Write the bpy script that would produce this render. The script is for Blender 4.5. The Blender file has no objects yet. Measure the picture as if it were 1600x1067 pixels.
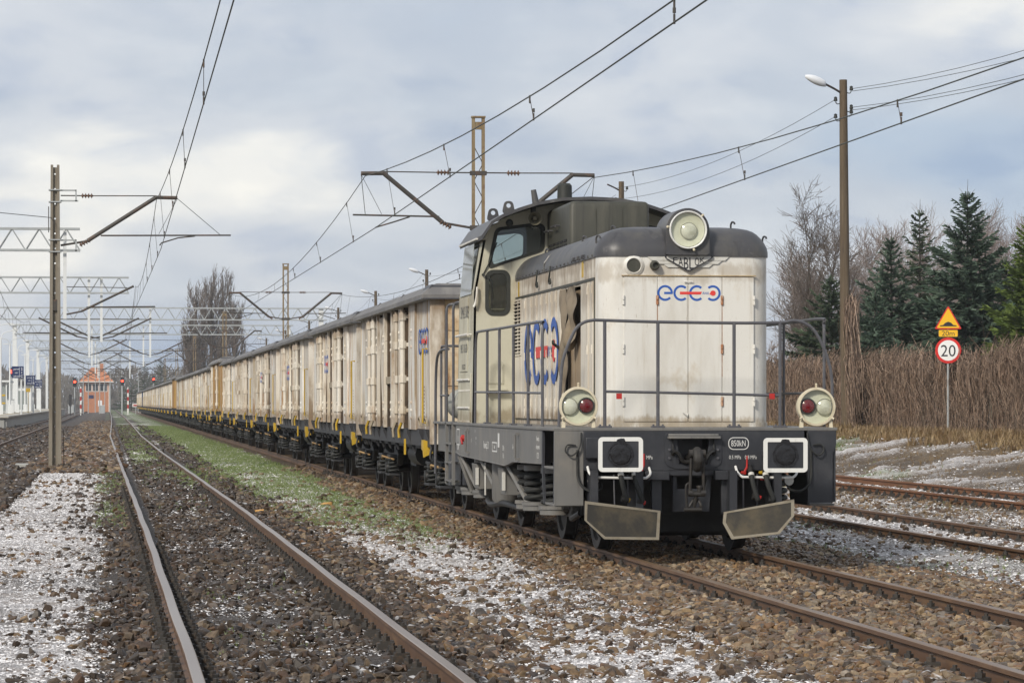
import bpy, math, random
import numpy as np
from mathutils import Vector, Matrix
from mathutils.geometry import tessellate_polygon

# ------------------------------------------------------------------ camera, sky, sun, exposure
S = bpy.context.scene
C = S.collection
R = math.radians
CAM_H = 1.61
YAW = 6.9405                       # degrees to the right of the track direction (+Y)
cd = bpy.data.cameras.new('camera'); cam = bpy.data.objects.new('camera', cd); C.objects.link(cam)
cd.sensor_width = 36.0; cd.sensor_fit = 'HORIZONTAL'; cd.lens = 5200 / 1600 * 36.0
cd.shift_y = 96.5 / 1600
cd.clip_start = 0.5; cd.clip_end = 9000
cam.location = (0, 0, CAM_H); cam.rotation_euler = (R(90), 0, R(-YAW))
S.camera = cam
S.view_settings.view_transform = 'Standard'; S.view_settings.look = 'None'
S.view_settings.exposure = 0.24; S.view_settings.gamma = 1.0
S.view_settings.use_curve_mapping = False

SUN_EL, SUN_AZ = 33.0, -142.0      # azimuth measured from +Y (north) clockwise; the light comes from behind the camera, left
w = bpy.data.worlds.new('World'); S.world = w; w.use_nodes = True
nt = w.node_tree; N = nt.nodes; L = nt.links; N.clear()
out = N.new('ShaderNodeOutputWorld'); bg = N.new('ShaderNodeBackground'); bg.inputs['Strength'].default_value = 0.1
sky = N.new('ShaderNodeTexSky'); sky.sky_type = 'NISHITA'; sky.sun_disc = False
sky.sun_elevation = R(SUN_EL); sky.sun_rotation = R(SUN_AZ)
tc = N.new('ShaderNodeTexCoord'); sep = N.new('ShaderNodeSeparateXYZ'); L.new(tc.outputs['Generated'], sep.inputs[0])
def wm(op, a, b=None):
    n = N.new('ShaderNodeMath'); n.operation = op
    for i, v in enumerate((a, b)):
        if v is None: continue
        if isinstance(v, (int, float)): n.inputs[i].default_value = v
        else: L.new(v, n.inputs[i])
    return n.outputs[0]
den = wm('ADD', wm('MAXIMUM', sep.outputs['Z'], 0.0), 0.36)
cx = wm('DIVIDE', sep.outputs['X'], den); cy = wm('DIVIDE', sep.outputs['Y'], den)
comb = N.new('ShaderNodeCombineXYZ'); L.new(cx, comb.inputs[0]); L.new(cy, comb.inputs[1]); comb.inputs[2].default_value = 5.3
def wnoise(scale, detail, rough, off):
    mp = N.new('ShaderNodeMapping'); L.new(comb.outputs[0], mp.inputs[0]); mp.inputs['Location'].default_value = off
    n = N.new('ShaderNodeTexNoise'); L.new(mp.outputs[0], n.inputs['Vector'])
    n.inputs['Scale'].default_value = scale; n.inputs['Detail'].default_value = detail; n.inputs['Roughness'].default_value = rough
    n.inputs['Distortion'].default_value = 0.25
    return n.outputs[0]
def wramp(fac, pts):
    r = N.new('ShaderNodeValToRGB'); L.new(fac, r.inputs[0]); cr = r.color_ramp; cr.interpolation = 'EASE'
    while len(cr.elements) < len(pts): cr.elements.new(0.5)
    for e, (p, c) in zip(cr.elements, pts): e.position = p; e.color = (*c, 1)
    return r.outputs[0]
def wmix(f, a, b, mode='MIX'):
    n = N.new('ShaderNodeMix'); n.data_type = 'RGBA'; n.blend_type = mode
    for k, v in ((0, f), (6, a), (7, b)):
        if isinstance(v, (int, float)): n.inputs[k].default_value = v
        elif isinstance(v, tuple): n.inputs[k].default_value = (*v, 1)
        else: L.new(v, n.inputs[k])
    return n.outputs[2]
n1 = wnoise(2.6, 9, 0.46, (2.97, 0.08, 0)); n2 = wnoise(8.5, 8, 0.5, (5.0, 9.3, 2))
cloud = wramp(n1, [(0.30, (3.9, 4.7, 5.9)), (0.43, (4.6, 5.05, 5.85)), (0.53, (5.75, 6.0, 6.5)), (0.64, (8.0, 7.85, 7.55))])
tone = wramp(n2, [(0.32, (0.80, 0.84, 0.92)), (0.50, (1.0, 1.0, 1.0)), (0.70, (1.14, 1.12, 1.08))])
cl = wmix(1.0, cloud, tone, 'MULTIPLY')
L.new(wmix(0.9, sky.outputs[0], cl), bg.inputs['Color']); L.new(bg.outputs[0], out.inputs['Surface'])

sd = bpy.data.lights.new('sun', 'SUN'); sun = bpy.data.objects.new('sun', sd); C.objects.link(sun)
sd.energy = 2.8; sd.angle = R(9); sd.color = (1.0, 0.93, 0.82)
_a, _e = R(SUN_AZ), R(SUN_EL)
sdir = Vector((math.sin(_a) * math.cos(_e), math.cos(_a) * math.cos(_e), math.sin(_e)))
sun.rotation_euler = sdir.to_track_quat('Z', 'Y').to_euler()

LX, LY = 6.2, 34.79      # locomotive: centre line of its track, buffer beam
rnd = random.Random(7)
nr = np.random.default_rng(11)

# ------------------------------------------------------------------ mesh and object helpers
SPLIT = {'beam_lettering','blade_arm','bolt','brake_hanger','earth_wire','grab_bar','gusset','hanging_rod','hinge','horn_pipe','insulator_link','lamp_cable','lamp_clasp','lamp_leg','lashing_ring','number_lettering','mast_clamp','rear_step_box','rivet','roof_seam','rust_streak','spring','spring_cup','stencil','strut','weld_seam'}
class MB:
    def __init__(s): s.v = []; s.f = []; s.g = []
    def add(s, vs, fs):
        o = len(s.v); s.g.append((o, len(s.f))); s.v += [tuple(p) for p in vs]; s.f += [tuple(i + o for i in f) for f in fs]
    def box(s, x0, x1, y0, y1, z0, z1):
        s.add([(x0,y0,z0),(x1,y0,z0),(x1,y1,z0),(x0,y1,z0),(x0,y0,z1),(x1,y0,z1),(x1,y1,z1),(x0,y1,z1)],
              [(0,3,2,1),(4,5,6,7),(0,1,5,4),(1,2,6,5),(2,3,7,6),(3,0,4,7)])
        return s
    def hexa(s, b, t):
        s.add(list(b) + list(t), [(0,3,2,1),(4,5,6,7),(0,1,5,4),(1,2,6,5),(2,3,7,6),(3,0,4,7)]); return s
    def plate(s, outer, holes, t0, t1, fn):
        """polygon with holes in (a, b), thickness t0..t1, mapped to space by fn(a, b, t)"""
        loops = [list(outer)] + [list(h) for h in holes]
        tris = tessellate_polygon([[Vector((p[0], p[1], 0)) for p in l] for l in loops])
        flat = [p for l in loops for p in l]; n = len(flat)
        vs = [fn(p[0], p[1], t0) for p in flat] + [fn(p[0], p[1], t1) for p in flat]
        fs = [tuple(t) for t in tris] + [tuple(i + n for i in reversed(t)) for t in tris]
        o = 0
        for l in loops:
            m = len(l)
            for i in range(m):
                a, b = o + i, o + (i + 1) % m; fs.append((a, b, b + n, a + n))
            o += m
        s.add(vs, fs); return s
    def px(s, poly, x0, x1, holes=()): return s.plate(poly, holes, x0, x1, lambda a, b, t: (t, a, b))
    def py(s, poly, y0, y1, holes=()): return s.plate(poly, holes, y0, y1, lambda a, b, t: (a, t, b))
    def pz(s, poly, z0, z1, holes=()): return s.plate(poly, holes, z0, z1, lambda a, b, t: (a, b, t))
    def cyl(s, p0, p1, r0, r1=None, n=12, cap=True):
        r1 = r0 if r1 is None else r1
        p0, p1 = Vector(p0), Vector(p1); d = (p1 - p0)
        if d.length < 1e-9: return s
        d.normalize(); a = Vector((0,0,1)) if abs(d.z) < .9 else Vector((1,0,0))
        e1 = d.cross(a).normalized(); e2 = d.cross(e1)
        cs = [(math.cos(2*math.pi*i/n), math.sin(2*math.pi*i/n)) for i in range(n)]
        vs = [p0 + (e1*c + e2*q)*r0 for c, q in cs] + [p1 + (e1*c + e2*q)*r1 for c, q in cs]
        fs = [(i, (i+1)%n, n+(i+1)%n, n+i) for i in range(n)]
        if cap: fs += [tuple(reversed(range(n))), tuple(range(n, 2*n))]
        s.add(vs, fs); return s
    def tube(s, pts, r, n=8, cap=True):
        P = [Vector(p) for p in pts]; m = len(P)
        rs = r if isinstance(r, (list, tuple)) else [r]*m
        T = [(P[min(i+1, m-1)] - P[max(i-1, 0)]).normalized() for i in range(m)]
        a = Vector((0,0,1)) if abs(T[0].z) < .9 else Vector((1,0,0))
        e = T[0].cross(a).normalized(); vs = []
        for i in range(m):
            e = (e - T[i]*e.dot(T[i])).normalized(); e2 = T[i].cross(e)
            vs += [P[i] + (e*math.cos(2*math.pi*k/n) + e2*math.sin(2*math.pi*k/n))*rs[i] for k in range(n)]
        fs = [(i*n+k, i*n+(k+1)%n, (i+1)*n+(k+1)%n, (i+1)*n+k) for i in range(m-1) for k in range(n)]
        if cap: fs += [tuple(reversed(range(n))), tuple(range((m-1)*n, m*n))]
        s.add(vs, fs); return s
    def lathe(s, prof, org, ax, n=24):
        """profile of (radius, height) along axis ax from org"""
        ax = Vector(ax).normalized(); org = Vector(org)
        a = Vector((0,0,1)) if abs(ax.z) < .9 else Vector((1,0,0))
        e1 = ax.cross(a).normalized(); e2 = ax.cross(e1); vs = []; m = len(prof)
        for r, h in prof:
            vs += [org + ax*h + (e1*math.cos(2*math.pi*k/n) + e2*math.sin(2*math.pi*k/n))*max(r, 1e-4) for k in range(n)]
        fs = [(i*n+k, i*n+(k+1)%n, (i+1)*n+(k+1)%n, (i+1)*n+k) for i in range(m-1) for k in range(n)]
        s.add(vs, fs); return s
    def ell(s, c, rx, ry, rz, n=12, m=8):
        vs = []; fs = []
        for j in range(m+1):
            t = math.pi*j/m
            for i in range(n):
                p = 2*math.pi*i/n; vs.append((c[0]+rx*math.sin(t)*math.cos(p), c[1]+ry*math.sin(t)*math.sin(p), c[2]+rz*math.cos(t)))
        fs = [(j*n+i, j*n+(i+1)%n, (j+1)*n+(i+1)%n, (j+1)*n+i) for j in range(m) for i in range(n)]
        s.add(vs, fs); return s
    def loft(s, loops, cap0=True, cap1=True):
        n = len(loops[0]); vs = [p for l in loops for p in l]
        fs = [(j*n+i, j*n+(i+1)%n, (j+1)*n+(i+1)%n, (j+1)*n+i) for j in range(len(loops)-1) for i in range(n)]
        if cap0: fs.append(tuple(reversed(range(n))))
        if cap1: fs.append(tuple(range((len(loops)-1)*n, len(loops)*n)))
        s.add(vs, fs); return s
    def mesh(s, name, mat, smooth=35):
        me = bpy.data.meshes.new(name); me.from_pydata(s.v, [], s.f); me.validate()
        bm_fix(me)
        if smooth:
            me.polygons.foreach_set('use_smooth', [True]*len(me.polygons)); me.set_sharp_from_angle(angle=R(smooth))
        if mat: me.materials.append(mat)
        return me
    def pieces(s):
        """the shapes added, joined where they stand close together, as meshes of their own"""
        n = len(s.g); ve = [g[0] for g in s.g[1:]]+[len(s.v)]; fe = [g[1] for g in s.g[1:]]+[len(s.f)]; bb = []
        for (a, _), b in zip(s.g, ve):
            p = np.array([tuple(v) for v in s.v[a:b]]); bb.append((p.min(0), p.max(0)))
        root = list(range(n))
        def fd(i):
            while root[i] != i: i = root[i]
            return i
        for i in range(n):
            for j in range(i):
                gap = np.maximum(0, np.maximum(bb[i][0]-bb[j][1], bb[j][0]-bb[i][1])); sz = max((bb[i][1]-bb[i][0]).max(), (bb[j][1]-bb[j][0]).max())
                if np.sqrt((gap**2).sum()) <= max(.02, .5*sz): root[fd(i)] = fd(j)
        res = {}
        for i in range(n):
            m = res.setdefault(fd(i), MB()); a, f0 = s.g[i]; m.add(s.v[a:ve[i]], [tuple(k-a for k in f) for f in s.f[f0:fe[i]]])
        return list(res.values())
    def build(s, name, mat, parent=None, bevel=0, smooth=35):
        if name in SPLIT and len(s.g) > 1:
            ps = s.pieces()
            if len(ps) > 1: return [p.build(name, mat, parent, bevel, smooth) for p in ps][0]
        o = bpy.data.objects.new(name, s.mesh(name, mat, smooth)); C.objects.link(o)
        if parent: o.parent = parent
        if bevel:
            b = o.modifiers.new('bevel', 'BEVEL'); b.width = bevel; b.segments = 2; b.limit_method = 'ANGLE'; b.angle_limit = R(40)
        return o
import bmesh
def bm_fix(me):
    bm = bmesh.new(); bm.from_mesh(me); bmesh.ops.recalc_face_normals(bm, faces=bm.faces); bm.to_mesh(me); bm.free()

def raw_mesh(name, V, F, mat, smooth=False):
    """numpy vertices and (n,3) or (n,4) faces"""
    V = np.asarray(V, np.float32); F = np.asarray(F, np.int32)
    me = bpy.data.meshes.new(name); k = F.shape[1]
    me.vertices.add(len(V)); me.vertices.foreach_set('co', V.ravel())
    me.loops.add(F.size); me.loops.foreach_set('vertex_index', F.ravel())
    me.polygons.add(len(F)); me.polygons.foreach_set('loop_start', np.arange(0, F.size, k, dtype=np.int32))
    me.update(calc_edges=True)
    if smooth: me.polygons.foreach_set('use_smooth', [True]*len(F))
    if mat: me.materials.append(mat)
    return me
def link(name, me, parent=None):
    o = bpy.data.objects.new(name, me); C.objects.link(o)
    if parent: o.parent = parent
    return o
def tag(o, label=None, cat=None, group=None, kind=None):
    if label: o['label'] = label
    if cat: o['category'] = cat
    if group: o['group'] = group
    if kind: o['kind'] = kind
    return o
def thing(name, label, cat, loc=(0,0,0), rz=0, group=None):
    o = bpy.data.objects.new(name, None); C.objects.link(o); o.location = loc; o.rotation_euler.z = rz
    o.empty_display_size = .2
    return tag(o, label, cat, group)
def kids(o): return [c for c in bpy.data.objects if c.parent == o]
KIDS = {}
def copy_tree(o, tree):
    """copy of a thing with its parts; tree = {object: [children]} prepared once"""
    n = o.copy(); C.objects.link(n)
    for ch in tree.get(o.name, []):
        c = copy_tree(ch, tree); c.parent = n
    return n
def tree_of(o):
    d = {}
    for x in bpy.data.objects:
        if x.parent: d.setdefault(x.parent.name, []).append(x)
    return d
def rrect(x0, x1, y0, y1, r, n=5):
    p = []
    for cx_, cy_, a0 in ((x1-r, y0+r, -90), (x1-r, y1-r, 0), (x0+r, y1-r, 90), (x0+r, y0+r, 180)):
        for i in range(n+1):
            a = R(a0 + 90*i/n); p.append((cx_ + r*math.cos(a), cy_ + r*math.sin(a)))
    return p
def rpoly(pts, r, n=4):
    """polygon with rounded corners"""
    out_ = []; m = len(pts)
    for i in range(m):
        p, a, b = Vector(pts[i]), Vector(pts[i-1]), Vector(pts[(i+1) % m])
        da, db = (a-p), (b-p); ra = min(r, da.length*.45, db.length*.45)
        q0 = p + da.normalized()*ra; q1 = p + db.normalized()*ra
        for k in range(n+1):
            t = k/n; q = q0*(1-t)**2 + p*2*t*(1-t) + q1*t*t; out_.append((q.x, q.y))
    return out_
def circ(cx_, cy_, r, n=24): return [(cx_+r*math.cos(2*math.pi*i/n), cy_+r*math.sin(2*math.pi*i/n)) for i in range(n)]
def inset(poly, d):
    c_ = [sum(p[i] for p in poly)/len(poly) for i in (0, 1)]
    mx = max(abs(p[0]-c_[0]) for p in poly); my = max(abs(p[1]-c_[1]) for p in poly)
    return [(c_[0]+(p[0]-c_[0])*(1-d/mx), c_[1]+(p[1]-c_[1])*(1-d/my)) for p in poly]
def bez(pts, n=10):
    """smooth Catmull-Rom polyline through pts"""
    P = [Vector(p) for p in pts]; o_ = []
    for i in range(len(P)-1):
        a, b, c_, d = P[max(i-1,0)], P[i], P[i+1], P[min(i+2, len(P)-1)]
        for k in range(n):
            t = k/n; o_.append(.5*((2*b) + (c_-a)*t + (2*a-5*b+4*c_-d)*t*t + (-a+3*b-3*c_+d)*t**3))
    o_.append(P[-1]); return o_
def text_mesh(txt, size, depth=.002, cx=True, sx=1.0):
    cu = bpy.data.curves.new('txt', 'FONT'); cu.body = txt; cu.size = size; cu.extrude = depth; cu.resolution_u = 3
    if cx: cu.align_x = 'CENTER'
    o = bpy.data.objects.new('txt', cu); C.objects.link(o)
    dg = bpy.context.evaluated_depsgraph_get(); me = bpy.data.meshes.new_from_object(o.evaluated_get(dg))
    V = [(v.co.x*sx, v.co.y, v.co.z) for v in me.vertices]; F = [tuple(p.vertices) for p in me.polygons]
    bpy.data.objects.remove(o); bpy.data.curves.remove(cu); bpy.data.meshes.remove(me)
    return V, F
def text(mb, txt, size, fn, depth=.002, sx=1.0, cx=True):
    V, F = text_mesh(txt, size, depth, cx, sx); mb.add([fn(*v) for v in V], F); return mb

# ------------------------------------------------------------------ materials
def col(c): return c if len(c) == 4 else (*c, 1)
def M(name, base, layers=(), rough=.6, metal=0.0, bump=0.0, bscale=40, coords='Object', vary=False, spec=.5, rough2=None, bmap=(1,1,1)):
    """layers: (colour, (sx,sy,sz), noise scale, lo, hi, amount) mixed over base by a noise mask"""
    m = bpy.data.materials.new(name); m.use_nodes = True; t = m.node_tree; n = t.nodes; l = t.links
    b = n['Principled BSDF']; b.inputs['Roughness'].default_value = rough; b.inputs['Metallic'].default_value = metal
    b.inputs['Specular IOR Level'].default_value = spec; b.inputs['Base Color'].default_value = col(base)
    if not layers and not bump: return m
    if coords == 'World':
        g = n.new('ShaderNodeNewGeometry'); vec = g.outputs['Position']
    else:
        g = n.new('ShaderNodeTexCoord'); vec = g.outputs['Object']
    if vary:
        oi = n.new('ShaderNodeObjectInfo'); ma = n.new('ShaderNodeVectorMath'); ma.operation = 'SCALE'; ma.inputs[0].default_value = (37, 61, 23)
        l.new(oi.outputs['Random'], ma.inputs['Scale']); ad = n.new('ShaderNodeVectorMath'); l.new(vec, ad.inputs[0]); l.new(ma.outputs[0], ad.inputs[1]); vec = ad.outputs[0]
    cur = None; last = None
    if vary: vary = oi
    for i, (c, sc, ns, lo, hi, amt, *dt) in enumerate(layers):
        mp = n.new('ShaderNodeMapping'); l.new(vec, mp.inputs[0]); mp.inputs['Scale'].default_value = sc; mp.inputs['Location'].default_value = (i*7.1, i*3.3, i*5.7)
        no = n.new('ShaderNodeTexNoise'); l.new(mp.outputs[0], no.inputs['Vector']); no.inputs['Scale'].default_value = ns; no.inputs['Detail'].default_value = dt[0] if dt else 6; no.inputs['Roughness'].default_value = .62
        mr = n.new('ShaderNodeMapRange'); mr.interpolation_type = 'SMOOTHSTEP'; l.new(no.outputs[0], mr.inputs[0])
        mr.inputs[1].default_value = lo; mr.inputs[2].default_value = hi; mr.inputs[3].default_value = 0; mr.inputs[4].default_value = amt
        mx = n.new('ShaderNodeMix'); mx.data_type = 'RGBA'; l.new(mr.outputs[0], mx.inputs[0])
        if cur is None: mx.inputs[6].default_value = col(base)
        else: l.new(cur, mx.inputs[6])
        mx.inputs[7].default_value = col(c); cur = mx.outputs[2]; last = mr.outputs[0]
    if cur and vary:      # every object of the kind is a little paler or dirtier than the next
        mr = n.new('ShaderNodeMapRange'); l.new(vary.outputs['Random'], mr.inputs[0]); mr.inputs[3].default_value = .74; mr.inputs[4].default_value = 1.10
        hs = n.new('ShaderNodeHueSaturation'); l.new(cur, hs.inputs['Color']); l.new(mr.outputs[0], hs.inputs['Value']); cur = hs.outputs[0]
    if cur: l.new(cur, b.inputs['Base Color'])
    if rough2 is not None and last:
        mr = n.new('ShaderNodeMapRange'); l.new(last, mr.inputs[0]); mr.inputs[3].default_value = rough; mr.inputs[4].default_value = rough2; l.new(mr.outputs[0], b.inputs['Roughness'])
    if bump:
        mp = n.new('ShaderNodeMapping'); l.new(vec, mp.inputs[0]); mp.inputs['Scale'].default_value = bmap
        no = n.new('ShaderNodeTexNoise'); l.new(mp.outputs[0], no.inputs['Vector']); no.inputs['Scale'].default_value = bscale; no.inputs['Detail'].default_value = 5
        bp = n.new('ShaderNodeBump'); bp.inputs['Distance'].default_value = .02; bp.inputs['Strength'].default_value = bump
        l.new(no.outputs[0], bp.inputs['Height']); l.new(bp.outputs[0], b.inputs['Normal'])
    return m
def grime(m, c, bands, ns=6, sc=(1,1,1)):
    """dirt that has gathered along the given heights of a thing, broken up by noise"""
    t = m.node_tree; n = t.nodes; l = t.links; b = n['Principled BSDF']; g = n.new('ShaderNodeTexCoord'); sp = n.new('ShaderNodeSeparateXYZ'); l.new(g.outputs['Object'], sp.inputs[0])
    mp = n.new('ShaderNodeMapping'); mp.inputs['Scale'].default_value = sc; l.new(g.outputs['Object'], mp.inputs[0])
    no = n.new('ShaderNodeTexNoise'); no.inputs['Scale'].default_value = ns; no.inputs['Detail'].default_value = 7; no.inputs['Roughness'].default_value = .7; l.new(mp.outputs[0], no.inputs['Vector'])
    cur = b.inputs['Base Color'].links[0].from_socket
    for z0, z1, e, amt in bands:
        a = n.new('ShaderNodeMapRange'); a.interpolation_type = 'SMOOTHSTEP'; l.new(sp.outputs['Z'], a.inputs[0]); a.inputs[1].default_value = z0-e; a.inputs[2].default_value = z0
        d = n.new('ShaderNodeMapRange'); d.interpolation_type = 'SMOOTHSTEP'; l.new(sp.outputs['Z'], d.inputs[0]); d.inputs[1].default_value = z1; d.inputs[2].default_value = z1+e; d.inputs[3].default_value = 1; d.inputs[4].default_value = 0
        k = n.new('ShaderNodeMath'); k.operation = 'MULTIPLY'; l.new(a.outputs[0], k.inputs[0]); l.new(d.outputs[0], k.inputs[1])
        q = n.new('ShaderNodeMath'); q.operation = 'MULTIPLY_ADD'; l.new(k.outputs[0], q.inputs[0]); q.inputs[1].default_value = .42; l.new(no.outputs[0], q.inputs[2])
        r = n.new('ShaderNodeMapRange'); r.interpolation_type = 'SMOOTHSTEP'; l.new(q.outputs[0], r.inputs[0]); r.inputs[1].default_value = .72; r.inputs[2].default_value = .98; r.inputs[4].default_value = amt
        x = n.new('ShaderNodeMix'); x.data_type = 'RGBA'; l.new(r.outputs[0], x.inputs[0]); l.new(cur, x.inputs[6]); x.inputs[7].default_value = col(c); cur = x.outputs[2]
    l.new(cur, b.inputs['Base Color'])
def glassy(name, tint, clear, rough=.03):
    m = bpy.data.materials.new(name); m.use_nodes = True; t = m.node_tree; n = t.nodes; l = t.links; n.clear()
    o = n.new('ShaderNodeOutputMaterial'); tr = n.new('ShaderNodeBsdfTransparent'); tr.inputs[0].default_value = col(tint)
    p = n.new('ShaderNodeBsdfPrincipled'); p.inputs['Base Color'].default_value = (.5,.52,.5,1); p.inputs['Roughness'].default_value = .5
    gl = n.new('ShaderNodeBsdfGlossy'); gl.inputs['Roughness'].default_value = rough
    m1 = n.new('ShaderNodeMixShader'); m1.inputs[0].default_value = clear; l.new(p.outputs[0], m1.inputs[1]); l.new(tr.outputs[0], m1.inputs[2])
    lw = n.new('ShaderNodeLayerWeight'); pw = n.new('ShaderNodeMath'); pw.operation = 'POWER'; l.new(lw.outputs['Facing'], pw.inputs[0]); pw.inputs[1].default_value = 5
    fr = n.new('ShaderNodeMapRange'); l.new(pw.outputs[0], fr.inputs[0]); fr.inputs[3].default_value = .04; fr.inputs[4].default_value = .95
    m2 = n.new('ShaderNodeMixShader'); l.new(fr.outputs[0], m2.inputs[0]); l.new(m1.outputs[0], m2.inputs[1]); l.new(gl.outputs[0], m2.inputs[2])
    l.new(m2.outputs[0], o.inputs[0]); return m
def lamp_mat(name, c, st):
    m = bpy.data.materials.new(name); m.use_nodes = True; b = m.node_tree.nodes['Principled BSDF']
    b.inputs['Base Color'].default_value = (.2,.02,.02,1); b.inputs['Emission Color'].default_value = col(c); b.inputs['Emission Strength'].default_value = st; return m

RUST = (.16,.07,.03); DIRT = (.20,.165,.12); SOOT = (.05,.045,.04)
m_hood = M('dirty_cream_paint', (.67,.655,.61), [((.53,.50,.44), (1,1,.25), 2.2, .42, .72, .8), ((.36,.29,.20), (9,9,.5), 1.2, .54, .78, .55), ((.42,.33,.20), (2,2,1.5), 1.3, .58, .74, .5), ((.24,.17,.10), (34,34,5), 1.5, .64, .73, .6), ((.26,.16,.09), (1,1,1), 70, .64, .72, .65)], rough=.46, bump=.16, bscale=2.4)
m_hoodside = M('streaked_cream_paint', (.65,.605,.52), [((.48,.40,.29), (1,3,.3), 2.0, .45, .75, .75), ((.27,.19,.11), (9,9,.45), 1.2, .52, .74, .65), ((.16,.10,.06), (18,18,2), 1.5, .64, .72, .7)], rough=.6, bump=.08, bscale=5)
m_cab = M('dull_cream_paint', (.50,.48,.38), [((.36,.33,.24), (1,1,.5), 2.5, .42, .70, .8), ((.24,.18,.11), (12,12,.6), 1.2, .60, .78, .6), ((.22,.15,.08), (1,1,1), 45, .68, .74, .6)], rough=.6, bump=.05, bscale=6)
grime(m_hood, (.27,.20,.11), [(3.0,3.05,.22,.42),(1.30,1.40,.16,.7)], 7, (1,1,.45))
grime(m_hoodside, (.22,.16,.10), [(1.30,1.42,.3,.8),(3.14,3.24,.2,.7),(2.80,2.96,.35,.5)], 6, (1,1,.3))
grime(m_cab, (.21,.16,.09), [(1.30,1.42,.25,.7),(2.9,3.1,.3,.4)], 7, (1,1,.5))
m_roofband = M('grey_roof_paint', (.055,.055,.06), [((.10,.095,.085), (1,1,1), 3, .42, .68, .7), ((.26,.25,.24), (1,1,1), 6, .60, .82, .6), ((.025,.025,.03), (6,6,1), 1.2, .55, .7, .6)], rough=.42, rough2=.55, bump=.15, bscale=3.0)
m_sooty = M('sooty_olive_paint', (.045,.045,.034), [((.09,.085,.065), (3,3,.6), 2, .45, .75, .6), ((.022,.021,.018), (8,8,.5), 1.5, .5, .7, .6)], rough=.55, bump=.1, bscale=6)
m_frame = M('grey_frame_paint', (.145,.142,.135), [((.20,.185,.16), (1,1,1), 2.5, .45, .7, .7), ((.07,.068,.062), (10,10,.6), 1.5, .5, .75, .6), ((.19,.15,.1), (1,1,1), 18, .66, .75, .4)], rough=.5, bump=.05, bscale=8)
m_beam = M('dark_slate_paint', (.027,.029,.035), [((.052,.053,.058), (1,1,1), 4, .45, .72, .7), ((.016,.016,.018), (5,5,1), 2.5, .5, .75, .7)], rough=.45, bump=.06, bscale=9)
m_black = M('grimy_black_metal', (.010,.010,.010), [((.028,.025,.021), (1,1,1), 6, .48, .75, .7)], rough=.55, bump=.1, bscale=14)
m_rail_grey = M('grey_handrail_paint', (.085,.085,.095), [((.16,.155,.15), (1,1,1), 14, .5, .75, .6)], rough=.4)
m_white = M('white_edge_paint', (.72,.72,.69), [((.40,.38,.34), (8,8,1), 3, .52, .78, .6)], rough=.5)
m_border = M('dusty_border_paint', (.21,.185,.14), [((.16,.135,.09), (1,1,1), 12, .42, .7, .8)], rough=.7)
m_plough = M('dusty_plough_steel', (.034,.032,.028), [((.10,.082,.052), (1,1,.8), 3, .40, .70, .85), ((.03,.03,.03), (1,1,1), 20, .6, .72, .6)], rough=.75, spec=.25)
m_grease = M('black_grease', (.013,.013,.015), [((.05,.055,.06), (1,1,1), 22, .62, .76, .5)], rough=.28, bump=.35, bscale=20)
m_rubber = M('black_rubber', (.016,.017,.016), [((.04,.039,.034), (1,1,1), 8, .5, .75, .6)], rough=.7)
m_red = M('red_paint', (.42,.022,.018), [((.2,.02,.015), (1,1,1), 8, .5, .7, .5)], rough=.45)
m_yellow = M('yellow_paint', (.50,.32,.02), [((.24,.17,.06), (1,1,1), 7, .52, .72, .7)], rough=.5, vary=True)
m_lampcream = M('cream_lamp_paint', (.60,.54,.40), [((.36,.27,.15), (1,1,1), 9, .52, .72, .7)], rough=.5)
m_reflect = M('pale_green_reflector', (.60,.60,.50), [((.48,.48,.36), (1,1,1), 4, .4, .7, .6)], rough=.35)
m_lens = M('clear_lens', (.60,.60,.52), [((.40,.40,.32), (1,1,1), 10, .45, .65, .7)], rough=.12, spec=.8)
m_redlens = M('red_lens', (.12,.006,.01), [((.26,.012,.018), (1,1,1), 12, .5, .7, .6)], rough=.18)
m_blue = M('logo_blue_paint', (.02,.09,.38), [((.035,.12,.36), (20,20,1), 2, .5, .75, .5)], rough=.5)
m_logored = M('logo_red_paint', (.66,.045,.035), rough=.5)
m_badge = M('badge_aluminium', (.56,.55,.51), [((.38,.35,.29), (1,1,1), 14, .5, .72, .6)], rough=.5)
m_ink = M('black_ink', (.02,.02,.025), rough=.5)
m_stencil = M('white_stencil', (.62,.62,.6), rough=.6)
m_dark = M('dark_interior', (.008,.008,.008), rough=.9)
m_canvas = M('dirty_canvas', (.23,.185,.13), [((.12,.09,.06), (1,1,1), 5, .45, .7, .8)], rough=.9, bump=.3, bscale=9)
m_gasket = M('window_gasket', (.024,.026,.022), rough=.6)
m_glass = glassy('clear_glass', (.86,.9,.88), .92)
m_dimglass = glassy('dusty_glass', (.62,.62,.55), .965)
m_cabin = M('cabin_olive', (.03,.032,.025), rough=.8)
m_wheel = M('dirty_wheel_steel', (.02,.018,.016), [((.04,.032,.024), (1,1,1), 8, .45, .7, .7)], rough=.6)
m_wheelrim = M('worn_tread_steel', (.22,.2,.18), rough=.35, metal=.6)
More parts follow.
